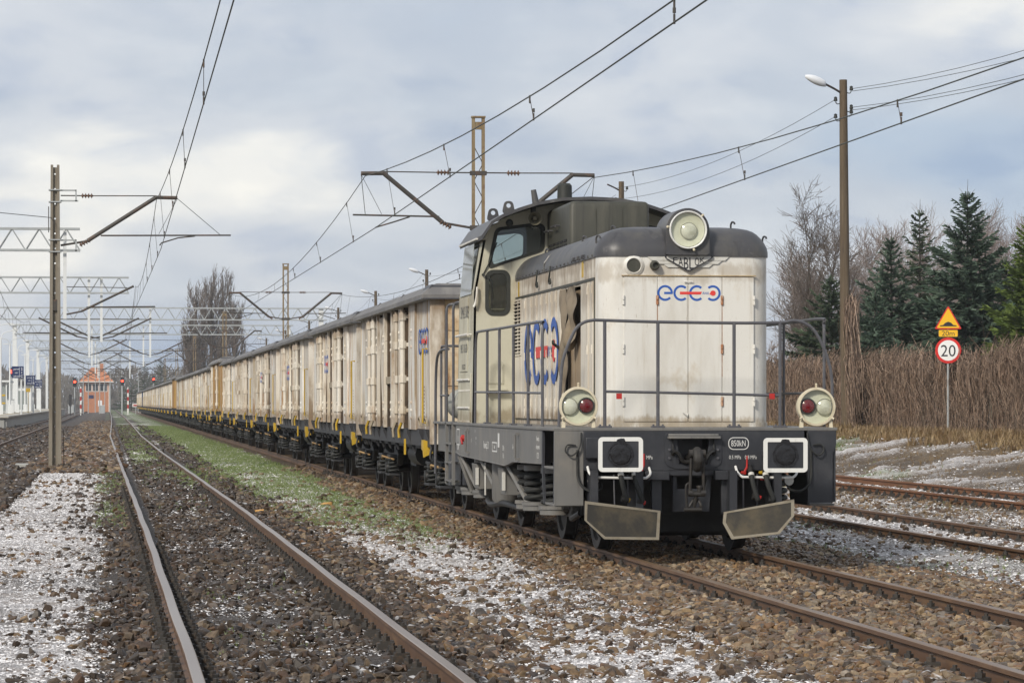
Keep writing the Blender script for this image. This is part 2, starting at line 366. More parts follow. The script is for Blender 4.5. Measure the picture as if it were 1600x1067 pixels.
# ------------------------------------------------------------------ ground
def vhash(ix, iy, sd_):
    h = (ix.astype(np.int64)*374761393 + iy.astype(np.int64)*668265263 + sd_*974634777) & 0x7fffffff
    h = ((h ^ (h >> 13)) * 1274126177) & 0x7fffffff
    return ((h ^ (h >> 16)) & 0xffff) / 65535.0
def vnoise(x, y, sd_=0):
    ix, iy = np.floor(x), np.floor(y); fx, fy = x-ix, y-iy
    fx = fx*fx*(3-2*fx); fy = fy*fy*(3-2*fy)
    a, b, c_, d = vhash(ix,iy,sd_), vhash(ix+1,iy,sd_), vhash(ix,iy+1,sd_), vhash(ix+1,iy+1,sd_)
    return (a*(1-fx)+b*fx)*(1-fy)+(c_*(1-fx)+d*fx)*fy
def fbm(x, y, sd_=0, o=4):
    s_ = 0; a = .5; t = 0
    for k in range(o):
        s_ = s_ + a*vnoise(x*2**k+k*17.3, y*2**k+k*9.1, sd_+k); t += a; a *= .55
    return s_/t
def sm(x, a, b):
    t = np.clip((x-a)/(b-a), 0, 1); return t*t*(3-2*t)
def band(x, a, b, e): return sm(x, a-e, a+e)*(1-sm(x, b-e, b+e))
def height(X, Y):
    z = np.full_like(X, -.185)
    for c_, hw, b in ((1.33,1.2,-.135),(6.2,1.25,-.115),(11.7,1.1,-.275),(15.5,1.2,-.14),(-4.98,1.6,-.17)):
        z = z + (b+.185)*band(X, c_-hw, c_+hw, .35)
    z = z - .06*band(X, 8.6, 10.3, .5) + .03*band(X, 2.6, 4.2, .4)
    z = z + .10*band(X, -1.9, -.2, .5)*sm(Y, 15, 30)*.3 - .12*band(X, -4, -2.2, .5)
    slope = sm(X, 16.9, 23.2); z = z + .78*slope
    streak = fbm(Y*1.5+X*.5, X*.45, 31, 4)
    z = z + (streak-.5)*.55*band(X, 17.3, 23.4, .6)
    near = np.clip(45/np.maximum(Y, 10), .15, 1)
    z = z + (fbm(X*1.1, Y*.8, 3, 4)-.5)*.07 + (fbm(X*9, Y*9, 8, 3)-.5)*.035*near
    # ground stays clear of the rail heads
    for x in (.559,2.096,LX-.75,LX+.75): z = np.where(np.abs(X-x) < .14, np.minimum(z, -.14), z)
    for x in (10.95,12.45): z = np.where(np.abs(X-x) < .12, np.minimum(z, -.27), z)
    return z
def zones(X, Y):
    """snow, grass, sand/ochre, straw"""
    a = fbm(X*.8, Y*.30, 41, 4); b = fbm(X*2.2, Y*1.4, 47, 4); g = fbm(X*.6, Y*.16, 53, 4); h = fbm(X*1.7, Y*.7, 59, 4)
    snow = .98*band(X, -1.75, .02, .35)*(.52+.65*a+.5*(b-.5))*(1-.9*sm(Y+14*(g-.5)+10*(b-.5),80,114))                      # path on the left
    snow = np.maximum(snow, (.24+.34*b)*band(X, .6, 2.05, .2))
    mid = band(X, 2.75, 4.75, .45)
    snow = np.maximum(snow, mid*(.50+.50*a+.6*(b-.4)))
    snow = np.maximum(snow, 1.0*band(X, 2.5, 4.2, .35)*(1-sm(Y, 22.6, 24.6))*(.5+.9*b))
    snow = np.maximum(snow, 1.0*mid*band(Y, 31, 46, 4)*(.62+.6*a))
    snow = np.maximum(snow, band(X, 8.3, 10.6, .4)*(.42+.5*a)*sm(Y, 27, 33))
    snow = np.maximum(snow, band(X, 10.9, 12.6, .25)*(.62+.5*a))
    snow = np.maximum(snow, band(X, 12.7, 14.5, .3)*(.40+.5*a))
    snow = np.maximum(snow, band(X, 14.6, 16.5, .3)*(.50+.5*a))
    snow = np.maximum(snow, band(X, 16.9, 22.2, .5)*np.clip(-.70+2.2*fbm(Y*1.5+X*.5, X*.45, 31, 4),0,1))
    snow = np.maximum(snow, .22*band(X, 5.5, 6.9, .2)*a*(1-sm(Y,30,34)))
    snow = snow*(1-.25*sm(Y, 70, 150))
    far = sm(Y, 55, 85)*(1-sm(Y, 600, 700)); p_ = fbm(X*.9, Y*.11, 111, 5)
    snow = np.maximum(snow, far*band(X, .5, 5.0, .4)*np.clip(2.6*(p_-.42), 0, .85))
    grass = band(X, 2.5, 5.0, .4)*sm(Y, 38, 50)*(.30+.75*g+.5*(h-.5))
    grass = np.maximum(grass, 1.0*band(X, 3.5, 4.95, .3)*sm(Y, 33, 50)*np.clip(.25+1.9*(fbm(X*1.3, Y*.35, 137, 4)-.22),0,1))
    grass = np.maximum(grass, band(X, -.3, .5, .2)*(.1+.75*g)*(.45+.55*sm(Y,35,60)))
    grass = np.maximum(grass, band(X, .65, 2.0, .2)*((.02+.5*g)+.28*sm(Y,60,120)))
    grass = np.maximum(grass, band(X, 8.4, 10.7, .3)*(.12+.75*g)*sm(Y, 29, 36))
    grass = np.maximum(grass, band(X, 12.7, 14.6, .3)*(.75*g-.08))
    grass = np.maximum(grass, band(X, 16.8, 22.8, .6)*np.clip(3.2*(fbm(X*.5+4, Y*.25, 133, 4)-.40),0,1))
    grass = np.maximum(grass, .35*band(X, 2.4, 4.8, .3)*h)
    grass = np.maximum(grass, sm(Y, 50, 80)*band(X, .7, 5.0, .3)*np.clip(2.4*(fbm(X*.8+9, Y*.10, 117, 5)-.36), 0, 1))
    sand = band(X, 5.55, 6.85, .25)*sm(h, .3, .6)*.9 + band(X, 4.4, 9.0, .5)*.45 + .25*band(X, 7.2, 8.8, .3)
    straw = band(X, 12.6, 14.7, .25)*(.35+.6*b) + band(X, 20.8, 24.5, .8)*1.0 + band(X, 16.8, 21.5, .5)*(.25+.8*b) + .35*band(X,-2.2,-.6,.4)*b
    return np.clip(snow,0,1.3), np.clip(grass,0,1), np.clip(sand,0,1), np.clip(straw,0,1)
xs = np.concatenate([-np.geomspace(9, 4000, 40)[::-1], np.arange(-8.9, 26, .1), np.geomspace(26, 4000, 40)])
ys = [-60,-30,-15,-5,0,4,8,10]; y = 11.0
while y < 4500: y += max(.11, .0062*y if y < 600 else .06*y); ys.append(y)
ys = np.array(ys)
GX, GY = np.meshgrid(xs, ys); GZ = height(GX, GY)
nx, ny = len(xs), len(ys)
V = np.stack([GX.ravel(), GY.ravel(), GZ.ravel()], 1)
idx = np.arange(nx*ny).reshape(ny, nx)
F = np.stack([idx[:-1,:-1].ravel(), idx[:-1,1:].ravel(), idx[1:,1:].ravel(), idx[1:,:-1].ravel()], 1)
def ground_material():
    m = bpy.data.materials.new('frosty_ballast_ground'); m.use_nodes = True; t = m.node_tree; n = t.nodes; l = t.links
    b = n['Principled BSDF']; g = n.new('ShaderNodeNewGeometry'); at = n.new('ShaderNodeAttribute'); at.attribute_name = 'zone'
    sp = n.new('ShaderNodeSeparateColor'); l.new(at.outputs['Color'], sp.inputs[0])
    def noise(s_, d=6, r=.65, sc=(1,1,1)):
        mp = n.new('ShaderNodeMapping'); mp.inputs['Scale'].default_value = sc; l.new(g.outputs['Position'], mp.inputs[0])
        q = n.new('ShaderNodeTexNoise'); l.new(mp.outputs[0], q.inputs['Vector']); q.inputs['Scale'].default_value = s_; q.inputs['Detail'].default_value = d; q.inputs['Roughness'].default_value = r; return q.outputs[0]
    def rng(v, lo, hi, a=0., c_=1.):
        q = n.new('ShaderNodeMapRange'); q.interpolation_type = 'SMOOTHSTEP'; l.new(v, q.inputs[0]); q.inputs[1].default_value = lo; q.inputs[2].default_value = hi; q.inputs[3].default_value = a; q.inputs[4].default_value = c_; return q.outputs[0]
    def ma(op, a, c_):
        q = n.new('ShaderNodeMath'); q.operation = op
        for i, v in enumerate((a, c_)):
            if isinstance(v, (int, float)): q.inputs[i].default_value = v
            else: l.new(v, q.inputs[i])
        return q.outputs[0]
    def mix(f, a, c_):
        q = n.new('ShaderNodeMix'); q.data_type = 'RGBA'
        for k, v in ((0, f), (6, a), (7, c_)):
            if isinstance(v, (int, float)): q.inputs[k].default_value = v
            elif isinstance(v, tuple): q.inputs[k].default_value = (*v, 1)
            else: l.new(v, q.inputs[k])
        return q.outputs[2]
    big = noise(1.1); mid_ = noise(7); fine = noise(38, 6, .7); pep = noise(16, 4, .75); vf = noise(95, 4, .8)
    soil = mix(rng(big, .35, .65), (.034,.022,.014), (.068,.046,.028))
    soil = mix(rng(mid_, .48, .68, 0, .8), soil, (.115,.088,.062))
    soil = mix(rng(fine, .5, .66, 0, .8), soil, (.03,.023,.018))
    ochre = mix(rng(fine, .38, .6), (.12,.078,.042), (.235,.165,.095))
    c1 = mix(ma('MULTIPLY', sp.outputs[2], rng(mid_, .3, .6, .45, 1)), soil, ochre)
    strawc = mix(rng(fine, .4, .62), (.13,.088,.048), (.29,.21,.115))
    c2 = mix(ma('MULTIPLY', at.outputs['Alpha'], rng(mid_, .3, .6, .4, 1)), c1, strawc)
    gr = rng(ma('ADD', sp.outputs[1], ma('MULTIPLY', ma('SUBTRACT', fine, .5), 1.3)), .42, .75)
    grc = mix(rng(pep, .4, .65), (.075,.12,.02), (.17,.23,.06))
    c3 = mix(gr, c2, grc)
    v = ma('ADD', ma('ADD', sp.outputs[0], ma('MULTIPLY', ma('SUBTRACT', vf, .5), 1.3)), ma('ADD', ma('MULTIPLY', ma('SUBTRACT', fine, .5), 1.5), ma('MULTIPLY', ma('SUBTRACT', pep, .5), 1.0)))
    sn = rng(v, .46, .90)
    snc = mix(rng(mid_, .35, .7), (.60,.57,.56), (.78,.765,.765))
    snc = mix(ma('MULTIPLY', gr, .55), snc, (.42,.48,.34))
    snc = mix(rng(noise(2.3), .46, .66, 0, .6), snc, (.44,.36,.30))
    l.new(mix(sn, c3, snc), b.inputs['Base Color'])
    l.new(rng(sn, 0, 1, .62, .8), b.inputs['Roughness']); b.inputs['Specular IOR Level'].default_value = .4
    bp = n.new('ShaderNodeBump'); bp.inputs['Strength'].default_value = .9; bp.inputs['Distance'].default_value = .05
    l.new(ma('ADD', ma('MULTIPLY', vf, .4), ma('ADD', ma('MULTIPLY', fine, 1.0), ma('MULTIPLY', pep, .8))), bp.inputs['Height']); l.new(bp.outputs[0], b.inputs['Normal'])
    return m
me = raw_mesh('ground', V, F, ground_material(), True)
sn_, gr_, sa_, stw_ = zones(GX.ravel(), GY.ravel())
ca = me.color_attributes.new('zone', 'FLOAT_COLOR', 'POINT')
ca.data.foreach_set('color', np.stack([sn_, gr_, sa_, stw_], 1).astype(np.float32).ravel())
tag(link('ground', me), kind='structure')

# loose ballast: stone shapes kept out of the scene, instanced on points
def stone_mesh(seed, mat):
    bm = bmesh.new()
    q = random.Random(seed); sx_, sy_, sz_ = q.uniform(.8,1.25), q.uniform(.6,1.0), q.uniform(.42,.75)
    for k in range(q.randint(18, 28)):       # broken stone: hull of points near the faces of a skewed block
        p = Vector((q.uniform(-1,1), q.uniform(-1,1), q.uniform(-1,1))); m_ = max(abs(p.x), abs(p.y), abs(p.z)); p = p/m_*q.uniform(.82,1.0)
        bm.verts.new((p.x*sx_ + p.z*.2, p.y*sy_, p.z*sz_ + p.x*.12))
    bmesh.ops.convex_hull(bm, input=bm.verts)
    bmesh.ops.delete(bm, geom=[v_ for v_ in bm.verts if not v_.link_faces], context='VERTS')
    me_ = bpy.data.meshes.new('stone_shape'); bm.to_mesh(me_); bm.free(); me_.materials.append(mat); return me_
def stone_material(name, cols, snowy):
    m = bpy.data.materials.new(name); m.use_nodes = True; t = m.node_tree; n = t.nodes; l = t.links; b = n['Principled BSDF']
    oi = n.new('ShaderNodeObjectInfo'); r = n.new('ShaderNodeValToRGB'); l.new(oi.outputs['Random'], r.inputs[0]); cr = r.color_ramp; cr.interpolation = 'LINEAR'
    while len(cr.elements) < len(cols): cr.elements.new(.5)
    for i, (e, c_) in enumerate(zip(cr.elements, cols)): e.position = i/(len(cols)-1); e.color = (*c_, 1)
    g = n.new('ShaderNodeNewGeometry'); no = n.new('ShaderNodeTexNoise'); no.inputs['Scale'].default_value = 26; no.inputs['Detail'].default_value = 5; l.new(g.outputs['Position'], no.inputs['Vector'])
    mx = n.new('ShaderNodeMix'); mx.data_type = 'RGBA'; mx.blend_type = 'MULTIPLY'; mr = n.new('ShaderNodeMapRange'); l.new(no.outputs[0], mr.inputs[0]); mr.inputs[1].default_value = .3; mr.inputs[2].default_value = .7; mr.inputs[3].default_value = .55; mr.inputs[4].default_value = 1.35
    l.new(r.outputs[0], mx.inputs[6]); cc = n.new('ShaderNodeCombineColor'); [l.new(mr.outputs[0], cc.inputs[i]) for i in range(3)]; l.new(cc.outputs[0], mx.inputs[7]); mx.inputs[0].default_value = 1
    cur = mx.outputs[2]
    if snowy:   # frost caught on upward faces, in noisy patches
        sp = n.new('ShaderNodeSeparateXYZ'); l.new(g.outputs['Normal'], sp.inputs[0]); no2 = n.new('ShaderNodeTexNoise'); no2.inputs['Scale'].default_value = 9; no2.inputs['Detail'].default_value = 6; l.new(g.outputs['Position'], no2.inputs['Vector'])
        mu = n.new('ShaderNodeMath'); mu.operation = 'MULTIPLY'; l.new(sp.outputs['Z'], mu.inputs[0]); l.new(no2.outputs[0], mu.inputs[1])
        m3 = n.new('ShaderNodeMapRange'); m3.interpolation_type = 'SMOOTHSTEP'; l.new(mu.outputs[0], m3.inputs[0]); m3.inputs[1].default_value = .50; m3.inputs[2].default_value = .62; m3.inputs[4].default_value = snowy
        m2 = n.new('ShaderNodeMix'); m2.data_type = 'RGBA'; l.new(m3.outputs[0], m2.inputs[0]); l.new(cur, m2.inputs[6]); m2.inputs[7].default_value = (.68,.68,.69,1); cur = m2.outputs[2]
    l.new(cur, b.inputs['Base Color']); b.inputs['Roughness'].default_value = .55
    return m
def scatter(name, label, P_, scale, shapes, tilt=.5, cat='gravel', upright=False):
    """one object of points whose geometry nodes put a random shape on each"""
    P_ = np.asarray(P_, np.float32); k = len(P_)
    me_ = bpy.data.meshes.new(name); me_.vertices.add(k); me_.vertices.foreach_set('co', P_.ravel())
    rot = np.stack([nr.uniform(-tilt,tilt,k), nr.uniform(-tilt,tilt,k), nr.uniform(0,6.283,k)], 1).astype(np.float32)
    a = me_.attributes.new('rot', 'FLOAT_VECTOR', 'POINT'); a.data.foreach_set('vector', rot.ravel())
    a = me_.attributes.new('size', 'FLOAT', 'POINT'); a.data.foreach_set('value', np.asarray(scale, np.float32))
    a = me_.attributes.new('pick', 'INT', 'POINT'); a.data.foreach_set('value', nr.integers(0, len(shapes), k).astype(np.int32))
    src = bpy.data.collections.new(name+'_shapes')
    for i, s_ in enumerate(shapes):
        so = bpy.data.objects.new(f'{name}_shape', s_); src.objects.link(so)
    o = link(name, me_); gt = bpy.data.node_groups.new(name, 'GeometryNodeTree')
    gt.interface.new_socket('Geometry', in_out='INPUT', socket_type='NodeSocketGeometry'); gt.interface.new_socket('Geometry', in_out='OUTPUT', socket_type='NodeSocketGeometry')
    n = gt.nodes; l = gt.links; gi = n.new('NodeGroupInput'); go = n.new('NodeGroupOutput')
    ci = n.new('GeometryNodeCollectionInfo'); ci.inputs['Collection'].default_value = src; ci.inputs['Separate Children'].default_value = True; ci.inputs['Reset Children'].default_value = True
    ip = n.new('GeometryNodeInstanceOnPoints'); ip.inputs['Pick Instance'].default_value = True
    def na(nm, ty):
        q = n.new('GeometryNodeInputNamedAttribute'); q.data_type = ty; q.inputs[0].default_value = nm; return q.outputs[0]
    mp = n.new('GeometryNodeMeshToPoints'); l.new(gi.outputs[0], mp.inputs[0]); l.new(mp.outputs[0], ip.inputs['Points']); l.new(ci.outputs[0], ip.inputs['Instance'])
    l.new(na('pick','INT'), ip.inputs['Instance Index']); l.new(na('rot','FLOAT_VECTOR'), ip.inputs['Rotation']); l.new(na('size','FLOAT'), ip.inputs['Scale'])
    l.new(ip.outputs[0], go.inputs[0])
    md = o.modifiers.new('scatter', 'NODES'); md.node_group = gt
    return tag(o, label, cat, kind='stuff')
def pts_in(n, x0, x1, y0, y1, power=1.0):
    """points denser near the viewer's end"""
    X = nr.uniform(x0, x1, n); u = nr.uniform(0, 1, n)
    Y = y0*(y1/y0)**u if power else nr.uniform(y0, y1, n)
    return X, Y
RAILS = (.559,2.096,LX-.75,LX+.75,10.95,12.45,14.75,16.3,-5.75,-4.22)
def off_rails(X, s_):
    k = np.ones_like(X, bool)
    for x in RAILS: k &= np.abs(X-x) > .085 + s_*.5
    return k
def gravel(name, label, x0, x1, y0, y1, n, mat, wanted, smin, smax, sink=.25):
    X, Y = pts_in(n, x0, x1, y0, y1)
    s_ = smin + (smax-smin)*nr.random(n)**3.0; s_ = s_*(1+np.clip((Y-35)/80, 0, .9))
    keep = (nr.random(n) < wanted(X, Y)) & off_rails(X, s_)
    X, Y, s_ = X[keep], Y[keep], s_[keep]
    Z = height(X, Y) + s_*(.35-sink*nr.random(len(X)))
    return scatter(name, label, np.stack([X,Y,Z],1), s_, [stone_mesh(k + len(name)*7, mat) for k in range(8)], cat='gravel')
br = [(.014,.009,.006),(.031,.019,.010),(.054,.031,.016),(.022,.015,.009),(.080,.048,.024),(.033,.024,.017),(.12,.085,.052),(.028,.021,.017),(.085,.045,.022)]
orr = [(.085,.045,.02),(.175,.10,.045),(.06,.042,.03),(.27,.19,.105),(.155,.085,.04),(.09,.075,.06),(.30,.225,.14),(.05,.038,.03),(.22,.13,.055)]
mixd = [(.036,.022,.013),(.10,.061,.031),(.165,.105,.05),(.05,.035,.024),(.125,.062,.026),(.23,.165,.095),(.035,.029,.026)]
m_st1 = stone_material('dark_brown_stone', br, .6); m_st2 = stone_material('ochre_stone', orr, .15); m_st3 = stone_material('mixed_stone', mixd, .55)
def w1(X, Y):
    s_, g, a, t = zones(X, Y); return np.clip(1.15-1.05*s_-.5*g*sm(Y,40,70), .06, 1)
gravel('dark_ballast', 'dark brown broken ballast between and beside the bright rails', -.6, 3.0, 13, 260, 100000, m_st1, lambda X, Y: w1(X,Y)*np.where(X<.45, .5, 1)*(1-.3*sm(Y,60,110))*np.clip(.3+2.2*(fbm(X*1.1,Y*.22,95,4)-.25),.1,1), .011, .055)
gravel('mixed_ballast', 'mixed brown and tan stones lying in thin snow between the two tracks', 2.4, 5.6, 16, 90, 52000, m_st3, lambda X, Y: w1(X,Y)*(1-.7*sm(Y,45,70)), .010, .055)
gravel('ochre_ballast', 'ochre and rusty brown ballast round the rails of the locomotive track', 4.6, 9.0, 16, 75, 85000, m_st2, lambda X, Y: np.clip(1.2-.8*zones(X,Y)[0],.1,1)*np.where((X>5.7)&(X<6.7)&(Y<34), .8, 1), .011, .050)
gravel('grey_ballast', 'dark grey ballast left of the snowy path', -9.5, -1.7, 22, 260, 52000, m_st1, lambda X, Y: np.where((np.abs(X+4.98)<.6), .7, 1)*1.0, .03, .09)
gravel('path_gravel', 'dark gravel beyond the snowy path, between the two tracks in the distance', -2.2, .62, 84, 320, 24000, m_st3, lambda X, Y: np.clip(.35+1.4*(fbm(X*1.2,Y*.25,91,4)-.3),.1,1), .025, .085)
gravel('path_stone', 'single dark stones lying on the snowy path', -1.9, .4, 17, 80, 3600, m_st3, lambda X, Y: np.where(fbm(X*1.1,Y*.6,77,3)>.52, .9, .2), .010, .045, .3)
gravel('siding_ballast', 'brown stones in the snow of the right-hand sidings', 8.6, 16.8, 18, 100, 34000, m_st3, lambda X, Y: np.clip(.9-.9*zones(X,Y)[0], .04, .6), .016, .05)
# thin snow: small frozen crumbs lying on soil and stones
m_snow = M('snow_crumb', (.78,.765,.765), rough=.8)
def crumb(seed):
    q = random.Random(seed); bm = bmesh.new()
    for k in range(9): bm.verts.new((q.gauss(0,.8), q.gauss(0,.8), q.uniform(-.25,.30)))
    bmesh.ops.convex_hull(bm, input=bm.verts); bmesh.ops.delete(bm, geom=[v_ for v_ in bm.verts if not v_.link_faces], context='VERTS')
    me_ = bpy.data.meshes.new('crumb_shape'); bm.to_mesh(me_); bm.free(); me_.materials.append(m_snow); return me_
def snowfall(name, label, x0, x1, y0, y1, n, smin, smax, gain):
    X, Y = pts_in(n, x0, x1, y0, y1); s_, g, a, t = zones(X, Y)
    p = np.clip(gain*(s_ + .9*(fbm(X*3.3, Y*2.2, 151, 4)-.5) - .30), 0, 1)*(1-sm(Y, y1*.5, y1))*(1-.75*sm(g, .5, .9))
    keep = (nr.random(n) < p) & off_rails(X, np.zeros(n)-.1); X, Y = X[keep], Y[keep]; k = len(X)
    sc = (smin+(smax-smin)*nr.random(k)**2.5)*(1+np.clip((Y-30)/60, 0, 1.3))
    return scatter(name, label, np.stack([X, Y, height(X, Y)+.004+.012*nr.random(k)], 1), sc, [crumb(300+i) for i in range(6)], tilt=.35)
snowfall('thin_snow', 'thin crumbly snow scattered between the stones and on the left path', -2.0, 5.4, 16, 210, 430000, .004, .012, 1.6)
snowfall('siding_snow', 'thin crumbly snow between the rails of the right-hand sidings', 8.2, 16.7, 19, 125, 140000, .006, .017, 1.5)
snowfall('slope_snow', 'streaks of thin snow on the earth slope below the fence', 16.7, 22.6, 45, 150, 80000, .006, .016, .9)
# grass tufts
def tuft_mesh(seed, mat, n=11, h=1.0, spread=.5):
    q = random.Random(seed); vs = []; fs = []
    for k in range(n):
        a = q.uniform(0,6.283); r = q.uniform(0,spread*.4); b = (r*math.cos(a), r*math.sin(a)); hh = h*q.uniform(.5,1.1); d = q.uniform(.2,spread)
        wv = .035*h; ca_, sa_ = math.cos(a), math.sin(a); o = len(vs)
        vs += [(b[0]-sa_*wv,b[1]+ca_*wv,-.1*h),(b[0]+sa_*wv,b[1]-ca_*wv,-.1*h),(b[0]+ca_*d*.4+sa_*wv*.7,b[1]+sa_*d*.4-ca_*wv*.7,hh*.6),(b[0]+ca_*d*.4-sa_*wv*.7,b[1]+sa_*d*.4+ca_*wv*.7,hh*.6),(b[0]+ca_*d,b[1]+sa_*d,hh)]
        fs += [(o,o+1,o+2,o+3),(o+3,o+2,o+4)]
    me_ = bpy.data.meshes.new('tuft_shape'); me_.from_pydata(vs, [], fs); me_.materials.append(mat); return me_
def leafy(name, cols, rough=.7):
    m = stone_material(name, cols, 0); return m
m_gr = leafy('frosted_grass_blade', [(.10,.16,.025),(.16,.23,.05),(.27,.31,.13),(.075,.125,.02),(.21,.26,.08),(.36,.40,.26)])
m_strw = leafy('dry_straw_blade', [(.22,.15,.075),(.32,.235,.125),(.16,.10,.05),(.27,.18,.085)])
def grassy(name, label, x0, x1, y0, y1, n, mat, wanted, smin, smax, h=1.0):
    X, Y = pts_in(n, x0, x1, y0, y1); s_ = nr.uniform(smin, smax, n)*(1+np.clip((Y-40)/90, 0, .8)); keep = (nr.random(n) < wanted(X,Y)) & off_rails(X, np.full(n,.03)); X, Y, s_ = X[keep], Y[keep], s_[keep]
    return scatter(name, label, np.stack([X,Y,height(X,Y)],1), s_, [tuft_mesh(k+len(label), mat, h=h) for k in range(6)], tilt=.25, cat='grass')
gz = lambda X, Y: np.clip((zones(X,Y)[1]-.30)*2.6, 0, 1)
grassy('green_grass', 'short frosted green grass growing between the tracks', -.6, 5.2, 18, 260, 150000, m_gr, gz, .018, .05)
grassy('siding_grass', 'patches of short green grass beside the right-hand sidings', 8.3, 22.8, 26, 120, 26000, m_gr, gz, .025, .06)
grassy('dry_grass', 'dry straw-coloured grass along the foot of the vine-covered fence', 20.3, 24.0, 60, 170, 20000, m_strw, lambda X, Y: sm(X, 21.2, 23.0), .08, .24)
grassy('straw_stubble', 'flattened straw between the right-hand sidings', 12.5, 21, 32, 130, 16000, m_strw, lambda X, Y: np.clip(zones(X,Y)[3]-.15,0,1), .03, .075)
# ------------------------------------------------------------------ the locomotive (u across, v rearwards from the buffer beam, z above rail)
loco = thing('diesel_locomotive', 'white and grey diesel shunting locomotive standing at the head of the freight train', 'locomotive', (LX, LY, 0))
def P(name, mb, mat, parent=loco, bevel=0, smooth=35): return mb.build(name, mat, parent, bevel, smooth)

# frame, deck, sills
P('running_board', MB().box(-1.53, 1.53, 0.0, 13.0, 1.318, 1.353), m_frame, bevel=.006)
for sgn in (-1, 1):
    a, b = sorted((sgn*1.515, sgn*1.49))
    mb = MB().px([(1.04,1.318),(1.04,.95),(3.55,.928),(4.35,.868),(9.35,.91),(9.93,.944),(9.93,1.318)], a, b)
    mb.px([(1.04,.962),(1.04,.95),(3.55,.928),(4.35,.868),(9.35,.91),(9.93,.944),(9.93,.956),(9.35,.922),(4.35,.88),(3.55,.94)], a-.012, b+.012)
    P('side_sill', mb, m_frame, bevel=.003)
    a2, b2 = sorted((sgn*1.46, sgn*1.435))
    P('rear_sill', MB().px([(9.9,1.318),(9.9,.93),(12.95,.93),(12.95,1.318)], a2, b2), m_frame, bevel=.003)
P('underframe', MB().box(-1.15,1.15,.35,12.7,.93,1.317).box(-.9,.9,4.9,8.2,.45,.93), m_black)
# corner step wells
for sgn in (-1, 1):
    def sx(a, b): return sorted((sgn*a, sgn*b))
    u0, u1 = sx(1.516, 1.205)
    poly = [(u0,1.317),(u1,1.317),(u1,.529),(u0,.529)] if sgn < 0 else [(u0,1.317),(u1,1.317),(u1,1.17),(u1-.035,1.08),(u1-.035,.553),(u0,.553)]
    mb = MB().py(poly, 0, .022)
    st = P('step_well', mb, m_frame if sgn < 0 else m_beam, bevel=.004)
    mb = MB()
    a, b = sx(1.515, 1.49)
    mb.px([(.023,1.317),(.023,.56),(.10,.56),(.06,1.317)], a, b)
    mb.px([(.96,1.317),(.96,.93),(.86,.53),(.90,.53),(1.038,.93),(1.038,1.317)], a, b)
    c, d = sx(1.23, 1.205); mb.px([(.023,1.317),(.023,.53),(.92,.53),(1.038,.93),(1.038,1.317)], c, d)
    P('well_lining', mb, m_beam, st)
    c, d = sx(1.50, 1.23)
    for z, y1 in ((.54,.88), (.93,1.02)):
        P('step', MB().box(c, d, .03, y1, z-.02, z+.006), m_frame, st, bevel=.004)

# buffer beam with coupling pocket
mb = MB().py([(-1.204,1.317),(1.17,1.317),(1.17,.9),(.30,.9),(.215,.845),(-.27,.845),(-.35,.9),(-1.204,.9)], .001, .05, holes=[[(-.20,1.235),(.14,1.235),(.12,.965),(-.18,.965)]])
beam = P('buffer_beam', mb, m_beam, bevel=.005)
P('pocket_frame', MB().py(rpoly([(-.335,1.30),(.275,1.30),(.275,.965),(.17,.915),(-.23,.915),(-.335,.965)], .05), -.012, .0005, holes=[[(-.235,1.235),(.175,1.235),(.15,.965),(-.21,.965)]]), m_beam, beam, bevel=.003)
P('pocket_lip', MB().box(-.31, .25, -.10, -.012, 1.235, 1.262).box(-.30,.24,-.03,-.012,1.262,1.288), m_frame, beam, bevel=.006)
mb = MB()
for s_ in (-1, 1):
    x = -.03 + s_*.22
    mb.tube(bez([(x,-.02,1.07),(x-s_*.01,-.05,1.105),(x-s_*.06,-.05,1.07),(x-s_*.10,-.04,1.0),(x-s_*.17,-.03,.99)], 5), .022, 7)
    mb.cyl((x,-.012,1.23),(x,-.03,1.10),.012)
P('pocket_bracket', mb, m_black, beam)
mb = MB()
for x in (-.29,.23):
    for z in (1.03,1.12): mb.cyl((x,-.012,z),(x,-.035,z),.014,n=6)
P('bolt', mb, m_rail_grey, beam)
P('equipment_box', MB().box(-1.19,-1.03,-.06,.001,1.03,1.25), m_beam, beam, bevel=.008)
for x in (-.42, .33): P('jacking_pad', MB().box(x-.14, x+.12, -.10, .04, .80, .895).box(x-.06,x+.05,-.02,.03,.45,.80), m_beam, beam, bevel=.006)
P('drawgear_bracket', MB().py([(-.24,.845),(.18,.845),(.155,.46),(-.235,.46)], .06, .09, holes=[[(-.20,.83),(.13,.83),(.11,.70),(-.19,.70)]]).box(-.18,.12,.30,.9,.9,1.24), m_beam, beam, bevel=.004)
hook = P('draw_hook', MB().tube(bez([(-.03,.25,1.03),(-.03,-.12,1.05),(-.03,-.22,1.10),(-.03,-.285,1.07),(-.03,-.30,1.0),(-.03,-.25,.93),(-.03,-.19,.95)], 6), [.05]*13+[.055]*12+[.05]*6+[.042]*6, 10), m_wheel)
mb = MB()
for s_ in (-1, 1):
    x = -.03 + s_*.062
    mb.cyl((x-.02*s_,-.24,1.08),(x+.025*s_,-.24,1.08),.045, n=14)
    mb.tube([(x,-.24,1.08),(x+.005*s_,-.235,.9),(x+.012*s_,-.21,.665)], .017, 8)
    mb.cyl((x-.02*s_,-.21,.665),(x+.03*s_,-.21,.665),.034, n=12)
mb.cyl((-.10,-.21,.655),(.06,-.21,.655),.03).cyl((.0,-.21,.65),(.0,-.22,.73),.025).cyl((.0,-.22,.72),(.0,-.22,.745),.034,n=8)
mb.cyl((-.03,-.21,.66),(-.05,-.17,.52),.022)
mb.tube(bez([(-.05,-.17,.6),(-.10,-.19,.53),(-.085,-.17,.50),(.0,-.17,.50),(.02,-.19,.53),(-.01,-.17,.6)], 4), .016, 7)
